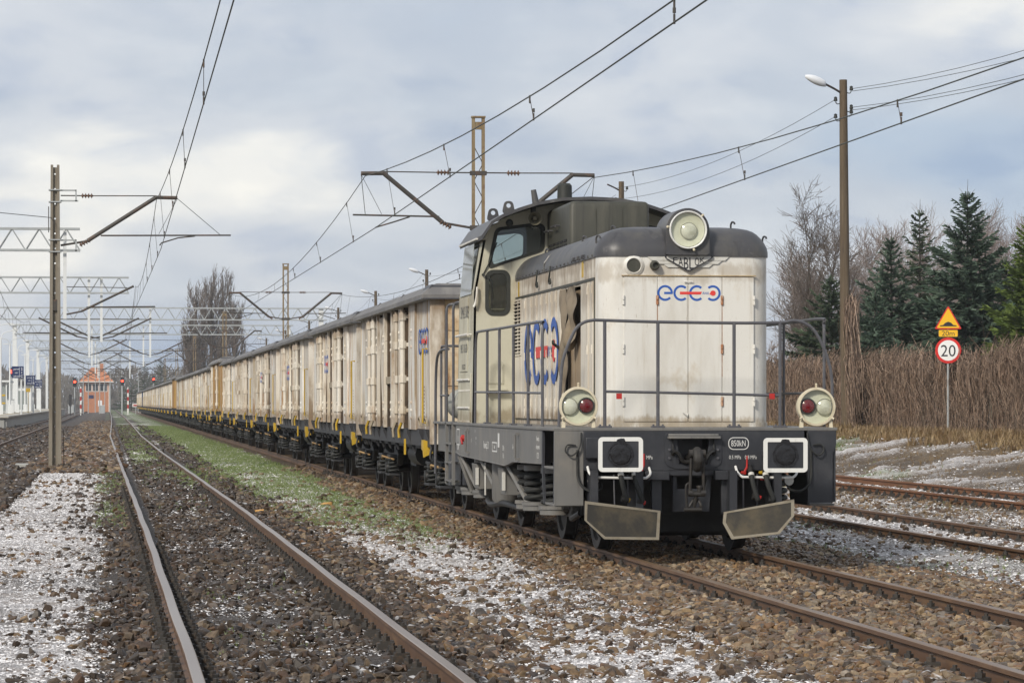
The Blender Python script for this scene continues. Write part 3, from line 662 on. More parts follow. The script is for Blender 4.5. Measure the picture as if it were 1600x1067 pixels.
mb.tube(bez([(-.08,-.18,.78),(-.13,-.19,.755),(-.14,-.19,.70),(-.13,-.18,.52),(-.135,-.18,.49)], 5), .014, 7)
mb.cyl((-.16,-.18,.49),(.03,-.18,.49),.024)
P('screw_coupling', mb, m_wheel, hook)
# buffers
for x, z in ((-.91,1.08), (.83,1.07)):
    bf = P('buffer', MB().lathe([(.001,.0),(.10,.0),(.10,.30),(.125,.30),(.125,.62),(.16,.62),(.16,.64)], (x,-.62,z), (0,1,0), 20), m_beam)
    o = rrect(x-.235,x+.235,z-.18,z+.18,.045)
    P('buffer_plate', MB().py(o, -.655, -.625), m_beam, bf, bevel=.004)
    P('white_border', MB().py(o, -.662, -.656, holes=[rrect(x-.19,x+.19,z-.137,z+.137,.008,2)]), m_white, bf)
    g = MB(); n = 28; rr = random.Random(int(x*100)+500)
    pr = [(.128+.012*rr.random()+(.03 if i in (6,7,8) else 0)) for i in range(n)]
    pts = [(x+pr[i]*math.cos(2*math.pi*i/n), z+pr[i]*math.sin(2*math.pi*i/n)) for i in range(n)]
    g.py(pts, -.666, -.6565); g.lathe([(.11,0),(.10,.012),(.07,.016),(.03,.013),(.001,.014)], (x,-.666,z), (0,-1,0), 26)
    P('grease', g, m_grease, bf)
# air hoses, cocks, bent pipes
def hose(x, lean, zb, capmat):
    h = P('air_hose', MB().tube(bez([(x,-.10,.90),(x,-.16,.86),(x+lean*.3,-.19,.74),(x+lean,-.20,.60),(x+lean*.9,-.17,zb)], 6), .027, 10), m_rubber)
    P('hose_clamp', MB().cyl((x,-.15,.868),(x,-.172,.84),.033,n=12), m_badge, h); P('hose_elbow', MB().cyl((x,-.06,.94),(x,-.14,.88),.03), m_black, h)
    P('coupling_head', MB().cyl((x+lean*.9-.045,-.17,zb+.01),(x+lean*.9+.01,-.17,zb),.036), m_black, h); P('coupling_tap', MB().cyl((x+lean*.9+.01,-.17,zb),(x+lean*.9+.045,-.17,zb-.01),.024), capmat, h)
hose(-.83,.055,.60,m_yellow); hose(-.685,.075,.57,m_red)
hose(.565,.06,.62,m_red); hose(.72,.075,.58,m_yellow)
def cock(x, z, m): P('cock_handle', MB().tube([(x-.01,-.09,z-.10),(x+.025,-.10,z-.03),(x+.025,-.105,z+.09)], [.015,.012,.008], 8).cyl((x-.02,-.05,z-.09),(x,-.11,z-.09),.018), m)
cock(-.60,.99,m_red); cock(.505,.965,m_red); cock(.70,.965,m_yellow); cock(.715,.90,m_red)
for xs in ((-1.165,-.51), (.42,1.06)):
    x0, x1 = xs
    P('bent_pipe', MB().tube(bez([(x0,-.03,.94),(x0+.005,-.12,.88),(x0+.05,-.14,.835),(x0+.11,-.14,.83),(x1-.10,-.14,.822),(x1-.04,-.14,.83),(x1,-.12,.87),(x1,-.03,.93)], 5), .014, 8), m_white)
mb = MB()
for x in (-.90,-.755): mb.cyl((x,-.12,.86),(x+.01,-.13,.46),.008)
for x in (.49,.64): mb.cyl((x,-.10,.86),(x+.01,-.05,.5),.010)
P('hanging_rod', mb, m_rail_grey)
mb = MB()
for s_, x0 in ((-1,-1.23),(1,1.2)):
    mb.tube(bez([(x0,-.01,1.30),(x0+s_*.02,-.04,1.15),(x0+s_*.1,-.05,1.06),(x0+s_*.17,-.04,1.10),(x0+s_*.15,-.03,1.17),(x0+s_*.06,-.02,1.165)], 6), .009, 6)
    mb.tube(bez([(x0+s_*.04,-.01,1.12),(x0+s_*.04,-.02,.85),(x0,-.06,.74),(x0-s_*.10,-.08,.68),(x0-s_*.2,-.05,.70),(x0-s_*.22,.0,.76)], 6), .014, 6)
P('lamp_cable', mb, m_rubber)
mb = MB()
for x in (-1.1, 1.0): mb.lathe([(.001,0),(.05,0),(.06,.05),(.04,.12)], (x,-.03,.79), (0,1,0), 14)
P('horn_pipe', mb, m_badge)
# plough blades
for pts in ([(-1.235,.59),(-.41,.48),(-.445,.177),(-1.045,.193),(-1.25,.39)], [(.262,.464),(.995,.60),(.985,.43),(.82,.238),(.325,.18),(.245,.35)]):
    fl = pts[0][0] < 0
    def fn(a, b, t, fl=fl):
        d = (b-.38)*.35 + ((a+.84)*.22 if fl else -(a-.62)*.22)
        return (a, -.30 + d + t, b)
    pl = P('plough_blade', MB().plate(pts, [], 0, .02, fn), m_plough)
    inn = inset(pts, .034)
    P('blade_border', MB().plate(pts, [inn], -.006, -.001, fn), m_border, pl)
    cx_ = sum(p[0] for p in pts)/len(pts)
    P('blade_arm', MB().box(cx_-.28,cx_-.2,-.2,.3,.42,.9).box(cx_+.2,cx_+.28,-.2,.3,.42,.9), m_beam, pl)

# marker lamps on the front corners
m_ring = M('dull_lens_ring', (.30,.30,.24), rough=.5)
for x, z, redside in ((-1.255,1.578,1), (1.305,1.572,-1)):
    ml = P('marker_lamp', MB().lathe([(.001,.24),(.15,.24),(.19,.15),(.197,.02),(.207,.015),(.209,-.01),(.203,-.03),(.182,-.032),(.180,.0)], (x,.03,z), (0,1,0), 36), m_lampcream)
    P('reflector', MB().lathe([(.18,.0),(.178,.03),(.001,.034)], (x,.03,z), (0,1,0), 30), m_reflect, ml)
    P('lens', MB().lathe([(.088,.033),(.084,.012),(.06,-.004),(.03,-.012),(.001,-.014)], (x-redside*.095,.03,z), (0,1,0), 24), m_lens, ml)
    P('lens_ring', MB().lathe([(.090,.033),(.091,.006),(.086,.004),(.086,.03)], (x-redside*.095,.03,z), (0,1,0), 24), m_ring, ml)
    P('red_lens', MB().lathe([(.074,.03),(.07,.005),(.04,-.012),(.001,-.018)], (x+redside*.088,.03,z+.006), (0,1,0), 24), m_redlens, ml)
    P('lens_ring', MB().lathe([(.074,.03),(.077,.0),(.086,.0),(.09,.03)], (x+redside*.088,.03,z+.006), (0,1,0), 24), m_gasket, ml)
    P('lamp_glass', MB().lathe([(.181,-.012),(.001,-.016)], (x,.03,z), (0,1,0), 30), glassy('lamp_glass', (.97,.98,.94), .985, .05) if redside > 0 else bpy.data.materials['lamp_glass'], ml)
    mb = MB()
    for a in (-50, 50):
        sx_ = math.sin(R(a)); mb.hexa([(x+sx_*.21-.02,.02,1.353),(x+sx_*.21+.02,.02,1.353),(x+sx_*.21+.02,.06,1.353),(x+sx_*.21-.02,.06,1.353)], [(x+sx_*.2-.015,.03,1.46),(x+sx_*.2+.015,.03,1.46),(x+sx_*.2+.015,.06,1.46),(x+sx_*.2-.015,.06,1.46)])
    P('lamp_leg', mb, m_lampcream, ml)
    mb = MB().cyl((x,.03,z+.205),(x,.03,z+.235),.011,n=8).ell((x,.03,z+.24),.014,.014,.012,8,5)
    for a in (215, -35): mb.cyl((x+.2*math.cos(R(a)),.0,z+.2*math.sin(R(a))),(x+.225*math.cos(R(a)),-.01,z+.225*math.sin(R(a))),.012,n=7)
    P('lamp_clasp', mb, m_lampcream, ml)

# hood shell
HW0, HW1, HV = -.905, .985, .9
def hood_out(d=0, r=.26, v1=8.3, n=9):
    x0, x1, y0 = HW0-d, HW1+d, HV-d; r = max(r+d, .10); p = []
    for i in range(n+1):
        a = R(180+90*i/n); p.append((x0+r+r*math.cos(a), y0+r+r*math.sin(a)))
    for i in range(n+1):
        a = R(270+90*i/n); p.append((x1-r+r*math.cos(a), y0+r+r*math.sin(a)))
    return p
o_, i_ = hood_out(), hood_out(-.03, .23)
mb = MB().pz(o_ + list(reversed(i_)), 1.353, 3.215)
hood = P('hood', mb, m_hood)
DO0, DO1, DZ0, DZ1 = 2.25, 3.74, 1.42, 2.93
P('hood_side', MB().px([(1.16,1.353),(8.26,1.353),(8.26,3.215),(1.16,3.215)], HW0, HW0+.03, holes=[[(DO0,DZ0),(DO1,DZ0),(DO1,DZ1),(DO0,DZ1)]]), m_hoodside, hood)
P('hood_side', MB().px([(1.16,1.353),(8.26,1.353),(8.26,3.215),(1.16,3.215)], HW1-.03, HW1), m_hoodside, hood)
P('engine', MB().box(-.45,.45,2.0,8.0,1.36,2.6).box(-.6,.6,2.4,3.4,1.5,2.2), m_dark, hood)
P('hood_skirt', MB().pz(hood_out(.012)+list(reversed(hood_out(0))), 1.354, 1.40), m_hood, hood)
# hood roof dome
levels = [(3.205,.016),(3.26,.016),(3.31,.004),(3.36,-.022),(3.41,-.06),(3.455,-.105),(3.485,-.15),(3.51,-.205),(3.528,-.28),(3.542,-.40),(3.55,-.60)]
loops = []
for z, d in levels:
    p = hood_out(d, .26, n=9)
    q = [(p[0][0], 8.25)] + p + [(p[-1][0], 8.25)]
    loops.append([(a, b, z + .012*(1-min(1, max(0, (b-.9)/2)))*0) for a, b in q])
roof = P('hood_roof', MB().loft(loops), m_roofband, smooth=50)
mb = MB()
for v in (5.35,):
    pr = [(HW0-.022,3.21),(HW0-.012,3.31),(HW0+.05,3.40),(HW0+.16,3.47),(HW0+.30,3.515)]
    for k in range(len(pr)-1): mb.cyl((pr[k][0],v,pr[k][1]),(pr[k+1][0],v,pr[k+1][1]),.014,n=6)
P('roof_seam', mb, m_roofband, roof)
mb = MB()
for i in range(22):
    mb.cyl((HW0-.016,1.3+i*.32,3.225),(HW0-.028,1.3+i*.32,3.225),.014,n=6)
P('rivet', mb, m_roofband, roof)
for x, y, z in ((HW0+.02,1.25,3.36),(HW1-.02,1.25,3.36),(.62,1.3,3.52),(HW0+.12,3.0,3.44),(HW0+.14,6.4,3.45),(-.62,1.9,3.5)):
    P('lifting_hook', MB().tube(bez([(x,y,z),(x,y,z+.05),(x+.01,y-.02,z+.08),(x+.03,y-.04,z+.075),(x+.035,y-.045,z+.055)], 4), .011, 7), m_roofband, roof)
for v, z in ((2.0,3.235),(2.35,3.235),(2.7,3.235)): P('roof_catch', MB().box(HW0-.05,HW0-.01,v-.06,v+.06,z-.012,z+.03), m_roofband, roof, bevel=.006)
for v in (4.7, 5.9): P('door_chain', MB().tube(bez([(HW0-.03,v,3.25),(HW0-.035,v,3.16),(HW0-.035,v+.08,3.06),(HW0-.03,v-.03,3.04),(HW0-.03,v,3.10)], 5), .011, 6), m_gasket, roof)
# front doors: four leaves, hinges, handles
ub = [-.639,-.266,.072,.447,.801]
for i in range(4):
    d = P('front_door', MB().box(ub[i]+.004, ub[i+1]-.004, HV-.012, HV+.002, 1.412, 2.978), m_hood, hood, bevel=.003)
    if i == 2: P('door_handle', MB().tube([(.07,HV-.012,1.50),(.062,HV-.03,1.47),(.01,HV-.035,1.51)], .007, 6), m_badge, d)
    if i == 1: P('door_handle', MB().cyl((.02,HV-.035,2.93),(.12,HV-.035,2.93),.006,n=6).cyl((.04,HV-.035,2.93),(.04,HV-.01,2.93),.005).cyl((.1,HV-.035,2.93),(.1,HV-.01,2.93),.005), m_white, d)
m_rusty = M('rusty_hinge', (.34,.15,.07), [((.55,.45,.35),(1,1,1),14,.45,.65,.7)], rough=.75)
for x, m in ((ub[0],m_hood),(ub[1],m_rusty),(ub[3],m_rusty),(ub[4],m_hood)):
    for z in (2.73,2.20,1.63):
        P('hinge', MB().cyl((x,HV-.022,z-.05),(x,HV-.022,z-.005),.012,n=8).cyl((x,HV-.022,z+.005),(x,HV-.022,z+.05),.012,n=8).box(x-.015,x+.015,HV-.014,HV-.011,z-.05,z+.05), m, hood)
P('drip_strip', MB().box(-.66,.82,HV-.022,HV-.001,2.99,3.0), M('ochre_stained_strip', (.40,.30,.16), [((.22,.13,.06),(4,1,1),6,.45,.7,.8)]), hood)
mb = MB()
for x in (-.266,.447):
    mb.box(x-.003,x+.003,HV-.0135,HV-.0115,1.9,2.68)
P('rust_streak', mb, m_rusty, hood)
# vents, badge, logo
P('round_vent', MB().lathe([(.075,-.02),(.082,-.028),(.112,-.012),(.113,0)], (-.526,HV,3.103), (0,1,0), 28), m_hood, hood)
P('vent_grille', MB().lathe([(.078,-.012),(.001,-.012)], (-.526,HV,3.103), (0,1,0), 24), m_sooty, hood)
P('round_buzzer', MB().lathe([(.03,-.10),(.036,-.10),(.05,-.06),(.055,-.03),(.04,0)], (-.30,HV,3.104), (0,1,0), 18).lathe([(.03,-.10),(.026,-.07),(.001,-.07)], (-.30,HV,3.104), (0,1,0), 18), m_sooty, hood)
BC = .074
badge = P('winged_badge', MB().py(rpoly([(BC-.26,3.213),(BC+.26,3.213),(BC+.26,3.19),(BC,3.036),(BC-.26,3.19)], .03), HV-.04, HV-.005), m_badge, hood)
mb = MB()
for s_ in (-1, 1):
    for (a, z0, z1) in ((.448,3.16,3.20),(.37,3.122,3.157),(.27,3.085,3.119)):
        q = [(BC+s_*.05,z0),(BC+s_*(a-.04),z0),(BC+s_*a,z1),(BC+s_*.05,z1)]
        mb.py(q if s_ > 0 else q[::-1], HV-.018, HV-.001)
P('wing', mb, m_badge, badge, bevel=.003)
oo = rpoly([(BC-.265,3.216),(BC+.265,3.216),(BC+.265,3.188),(BC,3.032),(BC-.265,3.188)], .03)
P('badge_rim', MB().py(oo, HV-.046, HV-.0405, holes=[inset(oo, .018)]), m_ink, badge)
mb = MB()
W = .36/6
for i, ch in enumerate('FABLOK'):
    xc = BC - .18 + W*(i+.5)
    zt = 3.190; zb = 3.19 - (.152 - abs(xc-BC)*.58) + .012
    V, F = text_mesh(ch, .1, .001, True); x0 = min(v[0] for v in V); x1 = max(v[0] for v in V); y0 = min(v[1] for v in V); y1 = max(v[1] for v in V)
    sx_ = (W*.82)/(x1-x0); sz_ = (zt-zb)/(y1-y0)
    mb.add([(xc+(v[0]-(x0+x1)/2)*sx_, HV-.043-v[2], zb+(v[1]-y0)*sz_) for v in V], F)
P('badge_lettering', mb, m_ink, badge)

def logo(parent, fn, d=1.0, small=True):
    """rail company mark: letters from broken rings with a red rod; fn(a, b, t) maps the mark (width 4.05 d, height d) to space"""
    r1, r0 = .5*d, .36*d
    def ring(cx_, a0, a1, n=26):
        p = [(cx_+r1*math.cos(R(a0+(a1-a0)*i/n)), r1*math.sin(R(a0+(a1-a0)*i/n))) for i in range(n+1)]
        q = [(cx_+r0*math.cos(R(a0+(a1-a0)*i/n)), r0*math.sin(R(a0+(a1-a0)*i/n))) for i in range(n+1)]
        return p + q[::-1]
    xs = [.5*d, 1.53*d, 2.53*d, 3.56*d]
    mb = MB()
    mb.plate(ring(xs[0], 0, 318), [], 0, 1, fn); mb.plate([(xs[0]-.06*d,-.07*d),(xs[0]+.48*d,-.07*d),(xs[0]+.48*d,.07*d),(xs[0]-.06*d,.07*d)], [], 0, 1.03, fn)
    mb.plate(ring(xs[1], 48, 312), [], 0, 1, fn); mb.plate(ring(xs[2], 48, 312), [], 0, 1, fn)
    mb.plate(ring(xs[3], -132, 132), [], 0, 1, fn)
    lg = P('logo_letters', mb, m_blue, parent)
    mb = MB(); e = [(1.45*d,-.085*d),(2.78*d,-.085*d),(2.86*d,.085*d),(1.45*d,.085*d)]
    mb.plate(e, [], 0, 1.6, fn); mb.plate([(3.34*d,-.085*d),(3.56*d,-.085*d),(3.56*d,.085*d),(3.42*d,.085*d)], [], 0, 1.6, fn)
    mb.plate(circ(3.57*d, 0, .17*d, 18), [], 0, 1.7, fn)
    P('logo_rod', mb, m_logored, lg)
    if small:
        mb = MB(); V, F = text_mesh('RAIL', .22*d, .001, True, 1.0)
        mb.add([fn(3.1*d+v[0]*1.0+v[1]*.3, v[1]-.075*d, 1.0 if v[2] < 0 else 1.5) for v in V], F)
        P('logo_word', mb, m_blue, lg)
    return lg
logo(hood, lambda a, b, t: (-.268+a, HV-.0125-.0012*t, 2.807+b), .172)
logo(hood, lambda a, b, t: (HW0-.0285-.0015*t, 7.18-a*.985, 2.235+b), .80)

# headlamp on the nose
hx, hz = .051, 3.487
hl = P('headlamp', MB().py([(hx-.235,3.225),(hx-.205,3.215),(hx+.215,3.215),(hx+.245,3.235)]+[(hx+.003+.238*math.cos(R(a)), hz+.238*math.sin(R(a))) for a in range(-5,186,10)], .80, 1.5), m_roofband, bevel=.012)
P('lamp_rim', MB().lathe([(.200,.0),(.207,-.02),(.206,-.05),(.200,-.056),(.190,-.05),(.186,0)], (hx,.80,hz), (0,1,0), 40), m_white, hl)
P('reflector', MB().lathe([(.183,-.012),(.15,-.004),(.095,-.001),(.001,-.001)], (hx,.80,hz), (0,1,0), 32), m_reflect, hl)
P('lens', MB().lathe([(.088,-.002),(.084,-.02),(.06,-.034),(.03,-.04),(.001,-.043)], (hx+.01,.80,hz-.01), (0,1,0), 26), m_lens, hl)
P('lens_ring', MB().lathe([(.084,-.002),(.086,-.022),(.092,-.022),(.093,-.002)], (hx+.01,.80,hz-.01), (0,1,0), 26), m_ring, hl)
P('lamp_glass', MB().lathe([(.183,-.042),(.001,-.048)], (hx,.80,hz), (0,1,0), 30), bpy.data.materials['lamp_glass'], hl)
mb = MB()
for a in (45, 172, -74): mb.cyl((hx+.205*math.cos(R(a)),.77,hz+.205*math.sin(R(a))),(hx+.235*math.cos(R(a)),.75,hz+.235*math.sin(R(a))),.013,n=8)
P('lamp_clasp', mb, m_lampcream, hl)

# hood side doors, louvres, torn canvas
sd_ = [8.36,7.62,7.1,6.5,6.0,5.5,5.0,4.6,4.2,3.80]
def side_door(v0, v1):
    mb = MB().box(HW0-.014, HW0+.001, v0+.012, v1-.012, 1.42, 2.945)
    mb.box(HW0-.028, HW0-.014, v0+.012, v0+.05, 1.42, 2.945)
    d = P('side_door', mb, m_hoodside, hood, bevel=.003)
    mb = MB()
    for z in (1.50,1.62,2.2,2.86): mb.cyl((HW0-.03,v0+.03,z-.05),(HW0-.03,v0+.03,z+.05),.012,n=6)
    P('hinge', mb, m_hoodside, d)
for i in range(1, len(sd_)-1): side_door(sd_[i+1], sd_[i])
for a, b in ((1.55,2.22),(.93+.28,1.55)): side_door(a, b)
mb = MB().box(HW0-.014,HW0+.001,7.65,8.30,1.42,2.21)
P('side_door', mb, m_hoodside, hood, bevel=.003)
lv = P('louvre_panel', MB().px([(7.62,2.22),(8.30,2.22),(8.30,2.955),(7.62,2.955)], HW0-.02, HW0-.002, holes=[[(7.67,2.25),(7.94,2.25),(7.94,2.93),(7.67,2.93)],[(7.98,2.25),(8.26,2.25),(8.26,2.93),(7.98,2.93)]]), m_hoodside, hood)
P('louvre_back', MB().box(HW0-.0015,HW0-.0005,7.64,8.28,2.24,2.94), m_dark, lv)
for a, b in ((7.67,7.94),(7.98,8.26)):
    for k in range(15):
        z = 2.262+k*.0455
        P('louvre_slat', MB().hexa([(HW0-.035,a,z-.004),(HW0-.001,a,z+.014),(HW0-.001,b,z+.014),(HW0-.035,b,z-.004)],[(HW0-.035,a,z+.004),(HW0-.001,a,z+.02),(HW0-.001,b,z+.02),(HW0-.035,b,z+.004)]), m_hoodside, lv)
P('door_frame', MB().px([(1.2,1.405),(8.32,1.405),(8.32,2.985),(1.2,2.985)], HW0-.012, HW0-.0005, holes=[[(1.215,1.415),(8.31,1.415),(8.31,2.955),(1.215,2.955)]]), m_sooty, hood)
# canvas sheets
def cloth(v0, v1, z0, z1, depth, seed, cut):
    n, m = 14, 22; rr = random.Random(seed); vs = []; ph = rr.random()*6
    for j in range(m+1):
        t = j/m
        for i in range(n+1):
            s_ = i/n; zz = z1-(z1-z0)*t
            vv = v0+(v1-v0)*s_; vv = vv*(1-cut*t*.6)+ (v0+v1)/2*(cut*t*.6)
            dx = -depth*(.3+.7*t)*(.5+.5*math.sin(s_*9+ph+t*2.2)) - .02*math.sin(t*11+ph+s_*4)
            vs.append((HW0-.03+dx, vv, zz + .05*math.sin(s_*7+ph)*t))
    fs = [(j*(n+1)+i, j*(n+1)+i+1, (j+1)*(n+1)+i+1, (j+1)*(n+1)+i) for j in range(m) for i in range(n)]
    return MB(), vs, fs
cv = None
for v0, v1, z0, z1, dp, sdd, cut in ((2.32,3.25,2.30,2.94,.05,4,.55),(3.22,3.74,1.75,2.93,.035,9,.4)):
    mb, vs, fs = cloth(v0, v1, z0, z1, dp, sdd, cut); mb.add(vs, fs)
    c_ = P('torn_canvas', mb, m_canvas, hood, smooth=80); cv = cv or c_
P('canvas_fold', MB().lathe([(.001,-.13),(.05,-.10),(.085,-.02),(.07,.10),(.03,.22),(.02,.4)], (HW0-.05,2.85,2.33), (0.05,0,1), 12), m_canvas, cv, smooth=80)
m_tan = M('tan_boarding', (.33,.25,.16), [((.22,.15,.09),(1,8,.5),2,.4,.7,.8)], rough=.8)
for a, b in ((2.42,2.95),(3.0,3.6)): P('inner_board', MB().box(HW0+.035,HW0+.055,a,b,1.43,2.9), m_tan, hood)
P('open_latch', MB().tube([(HW0-.02,3.9,2.25),(HW0-.12,3.75,2.31),(HW0-.14,3.6,2.33)], .018, 7), m_gasket, hood)
for v, z in ((7.98,3.08),(2.15,3.12)): P('yellow_sticker', MB().box(HW0-.003,HW0-.0005,v-.07,v+.07,z-.10,z+.10), m_yellow, hood)

# exhaust housing
def chamf(x0, x1, z, d): return [(x0,z)]
mb = MB(); B = [(-.5,6.1),(.5,6.1),(.5,8.25),(-.5,8.25)]
lp = []
for z, d in ((3.44,0),(4.06,0),(4.095,.012),(4.115,.035),(4.122,.075)):
    q = rrect(-.5+d,.5-d,6.1+d,8.25,.05,4); lp.append([(a,b,z) for a, b in q])
ex = P('exhaust_housing', mb.loft(lp), m_sooty, smooth=50)
P('housing_lid', MB().box(-.28,.28,7.0,7.9,4.12,4.16), M('rusty_lid', (.10,.085,.06), [((.16,.09,.05),(1,1,1),9,.5,.7,.8)]), ex, bevel=.01)
mb = MB()
for z in (3.52,3.575,3.63):
    for k in range(5): mb.box(-.507,-.4995,6.35+k*.36,6.62+k*.36,z,z+.028)
P('vent_slot', mb, m_dark, ex)
mb = MB()
for v, z in ((7.2,3.86),(7.9,3.83)): mb.cyl((-.56,v-.2,z),(-.56,v+.2,z),.012,n=7).cyl((-.5,v-.17,z),(-.56,v-.17,z),.01).cyl((-.5,v+.17,z),(-.56,v+.17,z),.01)
P('grab_bar', mb, m_roofband, ex)
mb = MB()
for x in (-.17,.16): mb.box(x-.004,x+.004,6.094,6.0995,3.5,4.02)
P('weld_seam', mb, m_sooty, ex)

# cab
cab = thing('cab', None, None); cab.parent = loco
bigL = rpoly([(-1.265,3.44),(-1.245,3.37),(-.545,3.60),(-.535,3.92),(-.64,3.955),(-1.17,3.885)], .07)
smL = rrect(-1.30,-.995,2.76,3.335,.10)
mir = lambda p: [(-a, b) for a, b in reversed(p)]
roofp = [(-1.335,3.735),(-1.25,3.90),(-1.10,4.0),(-.90,4.08),(-.66,4.16),(-.35,4.215),(0,4.23)]
roofp = roofp + [(-a, b) for a, b in roofp[-2::-1]]
outer = [(1.48,1.353),(1.455,3.06)] + [(-a,b) for a,b in roofp[:1]] 
wall = [(-1.48,1.353),(-1.455,3.06)] + roofp + [(1.455,3.06),(1.48,1.353)]
P('front_wall', MB().py(wall, 8.26, 8.30, holes=[bigL, smL, mir(bigL), mir(smL)]), m_cab, cab)
P('rear_wall', MB().py(wall, 10.06, 10.10, holes=[bigL, smL, mir(bigL), mir(smL)]), m_cab, cab)
def window(poly, v, gm, gw=.045):
    g = inset(poly, gw)
    fr_ = P('window_frame', MB().py(inset(poly, -.012), v-.014, v+.03, holes=[g]), m_gasket, cab)
    P('pane', MB().py(inset(poly, gw-.01), v+.005, v+.009), gm, fr_)
for p in (bigL, mir(bigL)):
    window(p, 8.265, m_glass); window(p, 10.08, m_glass)
for p in (smL, mir(smL)):
    window(p, 8.265, m_dimglass, .035); window(p, 10.08, m_dimglass, .035)
P('cab_interior', MB().box(-1.40,1.40,8.32,10.04,1.36,2.55).box(-.55,.55,8.32,8.9,2.55,3.3).box(-1.35,1.35,8.305,8.315,1.36,2.72), m_cabin, cab)
P('blue_paper', MB().box(-1.25,-1.05,8.33,8.5,2.83,2.845), m_white, cab)
for sgn in (-1, 1):
    a, b = sorted((sgn*1.48, sgn*1.455))
    mb = MB()
    mb.hexa([(sgn*1.48,8.26,1.353),(sgn*1.45,8.26,1.353),(sgn*1.45,10.1,1.353),(sgn*1.48,10.1,1.353)], [(sgn*1.455,8.26,3.06),(sgn*1.425,8.26,3.06),(sgn*1.425,10.1,3.06),(sgn*1.455,10.1,3.06)])
    P('side_wall', mb, m_cab, cab)
    def slope(a_, b_, t, sgn=sgn):       # a along v, b 0..1 up the leaning wall
        k = b_; x = 1.455-(1.455-1.335)*k + t; return (sgn*x, a_, 3.06+(3.735-3.06)*k)
    hole = rpoly([(8.50,.06),(9.90,.06),(9.80,.94),(8.62,.94)], .10)
    P('upper_side_wall', MB().plate([(8.26,0),(10.1,0),(10.1,1),(8.26,1)], [hole], 0, -.03, slope), m_cab, cab)
    fr_ = P('side_window', MB().plate(inset(hole, -.012), [inset(hole, .03)], .012, -.02, slope), m_gasket, cab)
    P('pane', MB().plate(inset(hole, .02), [], -.004, -.008, slope), m_dimglass, fr_)
# tilted wind deflector pane along the left side window
dp = P('wind_deflector', MB().hexa([(-1.47,8.52,3.04),(-1.463,8.52,3.04),(-1.463,9.9,3.04),(-1.47,9.9,3.04)], [(-1.42,8.62,3.70),(-1.413,8.62,3.70),(-1.413,9.75,3.70),(-1.42,9.75,3.70)]), glassy('hazy_pane', (.7,.72,.66), .55), cab)
rl = lambda v, d: [(x*(1+d/1.34), v, z+d) for x, z in [(-1.36,3.70)]+roofp[1:-1]+[(1.36,3.70)]]
def roof_ring(v):
    up = [(x*1.035, v, z+.045) for x, z in [(-1.37,3.72)]+roofp[1:-1]+[(1.37,3.72)]]
    dn = [(x, v, z) for x, _, z in [(x*1.03, 0, z+.004) for x, z in [(-1.365,3.71)]+roofp[1:-1]+[(1.365,3.71)]]]
    return up + dn[::-1]
P('cab_roof', MB().loft([roof_ring(v) for v in (7.72,8.3,9.2,10.1,10.45)]), m_roofband, cab, smooth=40)
P('roof_gutter', MB().box(-1.44,-1.40,8.2,10.3,3.735,3.755), m_hood, cab)
P('horn', MB().lathe([(.012,.16),(.018,.10),(.03,.05),(.055,.015),(.085,-.02),(.088,-.02),(.06,.02),(.03,.06)], (-.70,7.95,4.0), (0,1,0), 24).lathe([(.03,.02),(.026,-.03),(.001,-.04)], (-.70,7.95,4.0), (0,1,0), 12), M('olive_horn', (.16,.145,.10), rough=.5), cab)
P('horn_bracket', MB().box(-.72,-.68,8.0,8.22,4.05,4.16).tube(bez([(-.74,7.98,3.94),(-.72,7.97,3.88),(-.66,7.97,3.88),(-.64,7.98,3.93)],4),.01,6), m_gasket, cab)
P('roof_fitting', MB().ell((-1.03,7.95,3.94),.05,.05,.05), m_gasket, cab)
def lug(x, v, z):
    P('lifting_lug', MB().plate(rpoly([(-.09,0),(.09,0),(.055,.17),(-.055,.17)],.06), [circ(0,.11,.03,12)], 0, .025, lambda a,b,t: (x+a, v+t, z+b)), m_roofband, cab)
lug(-1.12,9.0,4.02); lug(-.95,8.7,4.10)
P('aerial_stub', MB().cyl((-.62,8.4,4.17),(-.66,8.4,4.40),.05,.035,12), m_roofband, cab)
P('roof_vent', MB().lathe([(.10,.0),(.095,.22),(.07,.25),(.001,.25)], (-.22,8.6,4.25), (0,0,1), 14), m_gasket, cab)
P('wiper', MB().tube([(-1.33,8.25,3.30),(-1.27,8.235,3.42),(-1.16,8.235,3.70)], .009, 6).cyl((-1.34,8.24,3.28),(-1.34,8.2,3.28),.02), m_gasket, cab)
P('wall_hatch', MB().box(-1.30,-1.07,8.249,8.2595,1.86,2.12).box(-1.285,-1.085,8.244,8.2485,1.875,2.105), m_cab, cab, bevel=.003)
P('wall_step', MB().box(-1.30,-1.03,8.12,8.259,1.775,1.80).box(-1.30,-1.27,8.16,8.258,1.72,1.774), m_cab, cab, bevel=.004)
side = lambda a, b, t: (-1.4805 + (b-1.353)*.0147 - t, a, b)
mb = MB().plate([(8.45,1.38),(9.95,1.38),(9.95,2.0),(8.45,2.0)], [], 0, .012, side)
P('battery_door', mb, m_cab, cab, bevel=.003)
mb = MB()
for z in (1.55,1.92): mb.cyl((-1.50,8.5,z),(-1.50,9.9,z),.015,n=7)
for k in range(12): mb.box(-1.505,-1.47,8.5+k*.12,8.56+k*.12,1.36,1.385); mb.box(-1.495,-1.47,8.5+k*.12,8.56+k*.12,1.77,1.79)
P('grab_bar', mb, m_hood, cab)
P('grab_bar', MB().cyl((-1.515,8.5,2.51),(-1.515,9.95,2.51),.017,n=8).cyl((-1.46,8.52,2.51),(-1.515,8.52,2.51),.012).cyl((-1.46,9.93,2.51),(-1.515,9.93,2.51),.012), m_hood, cab)
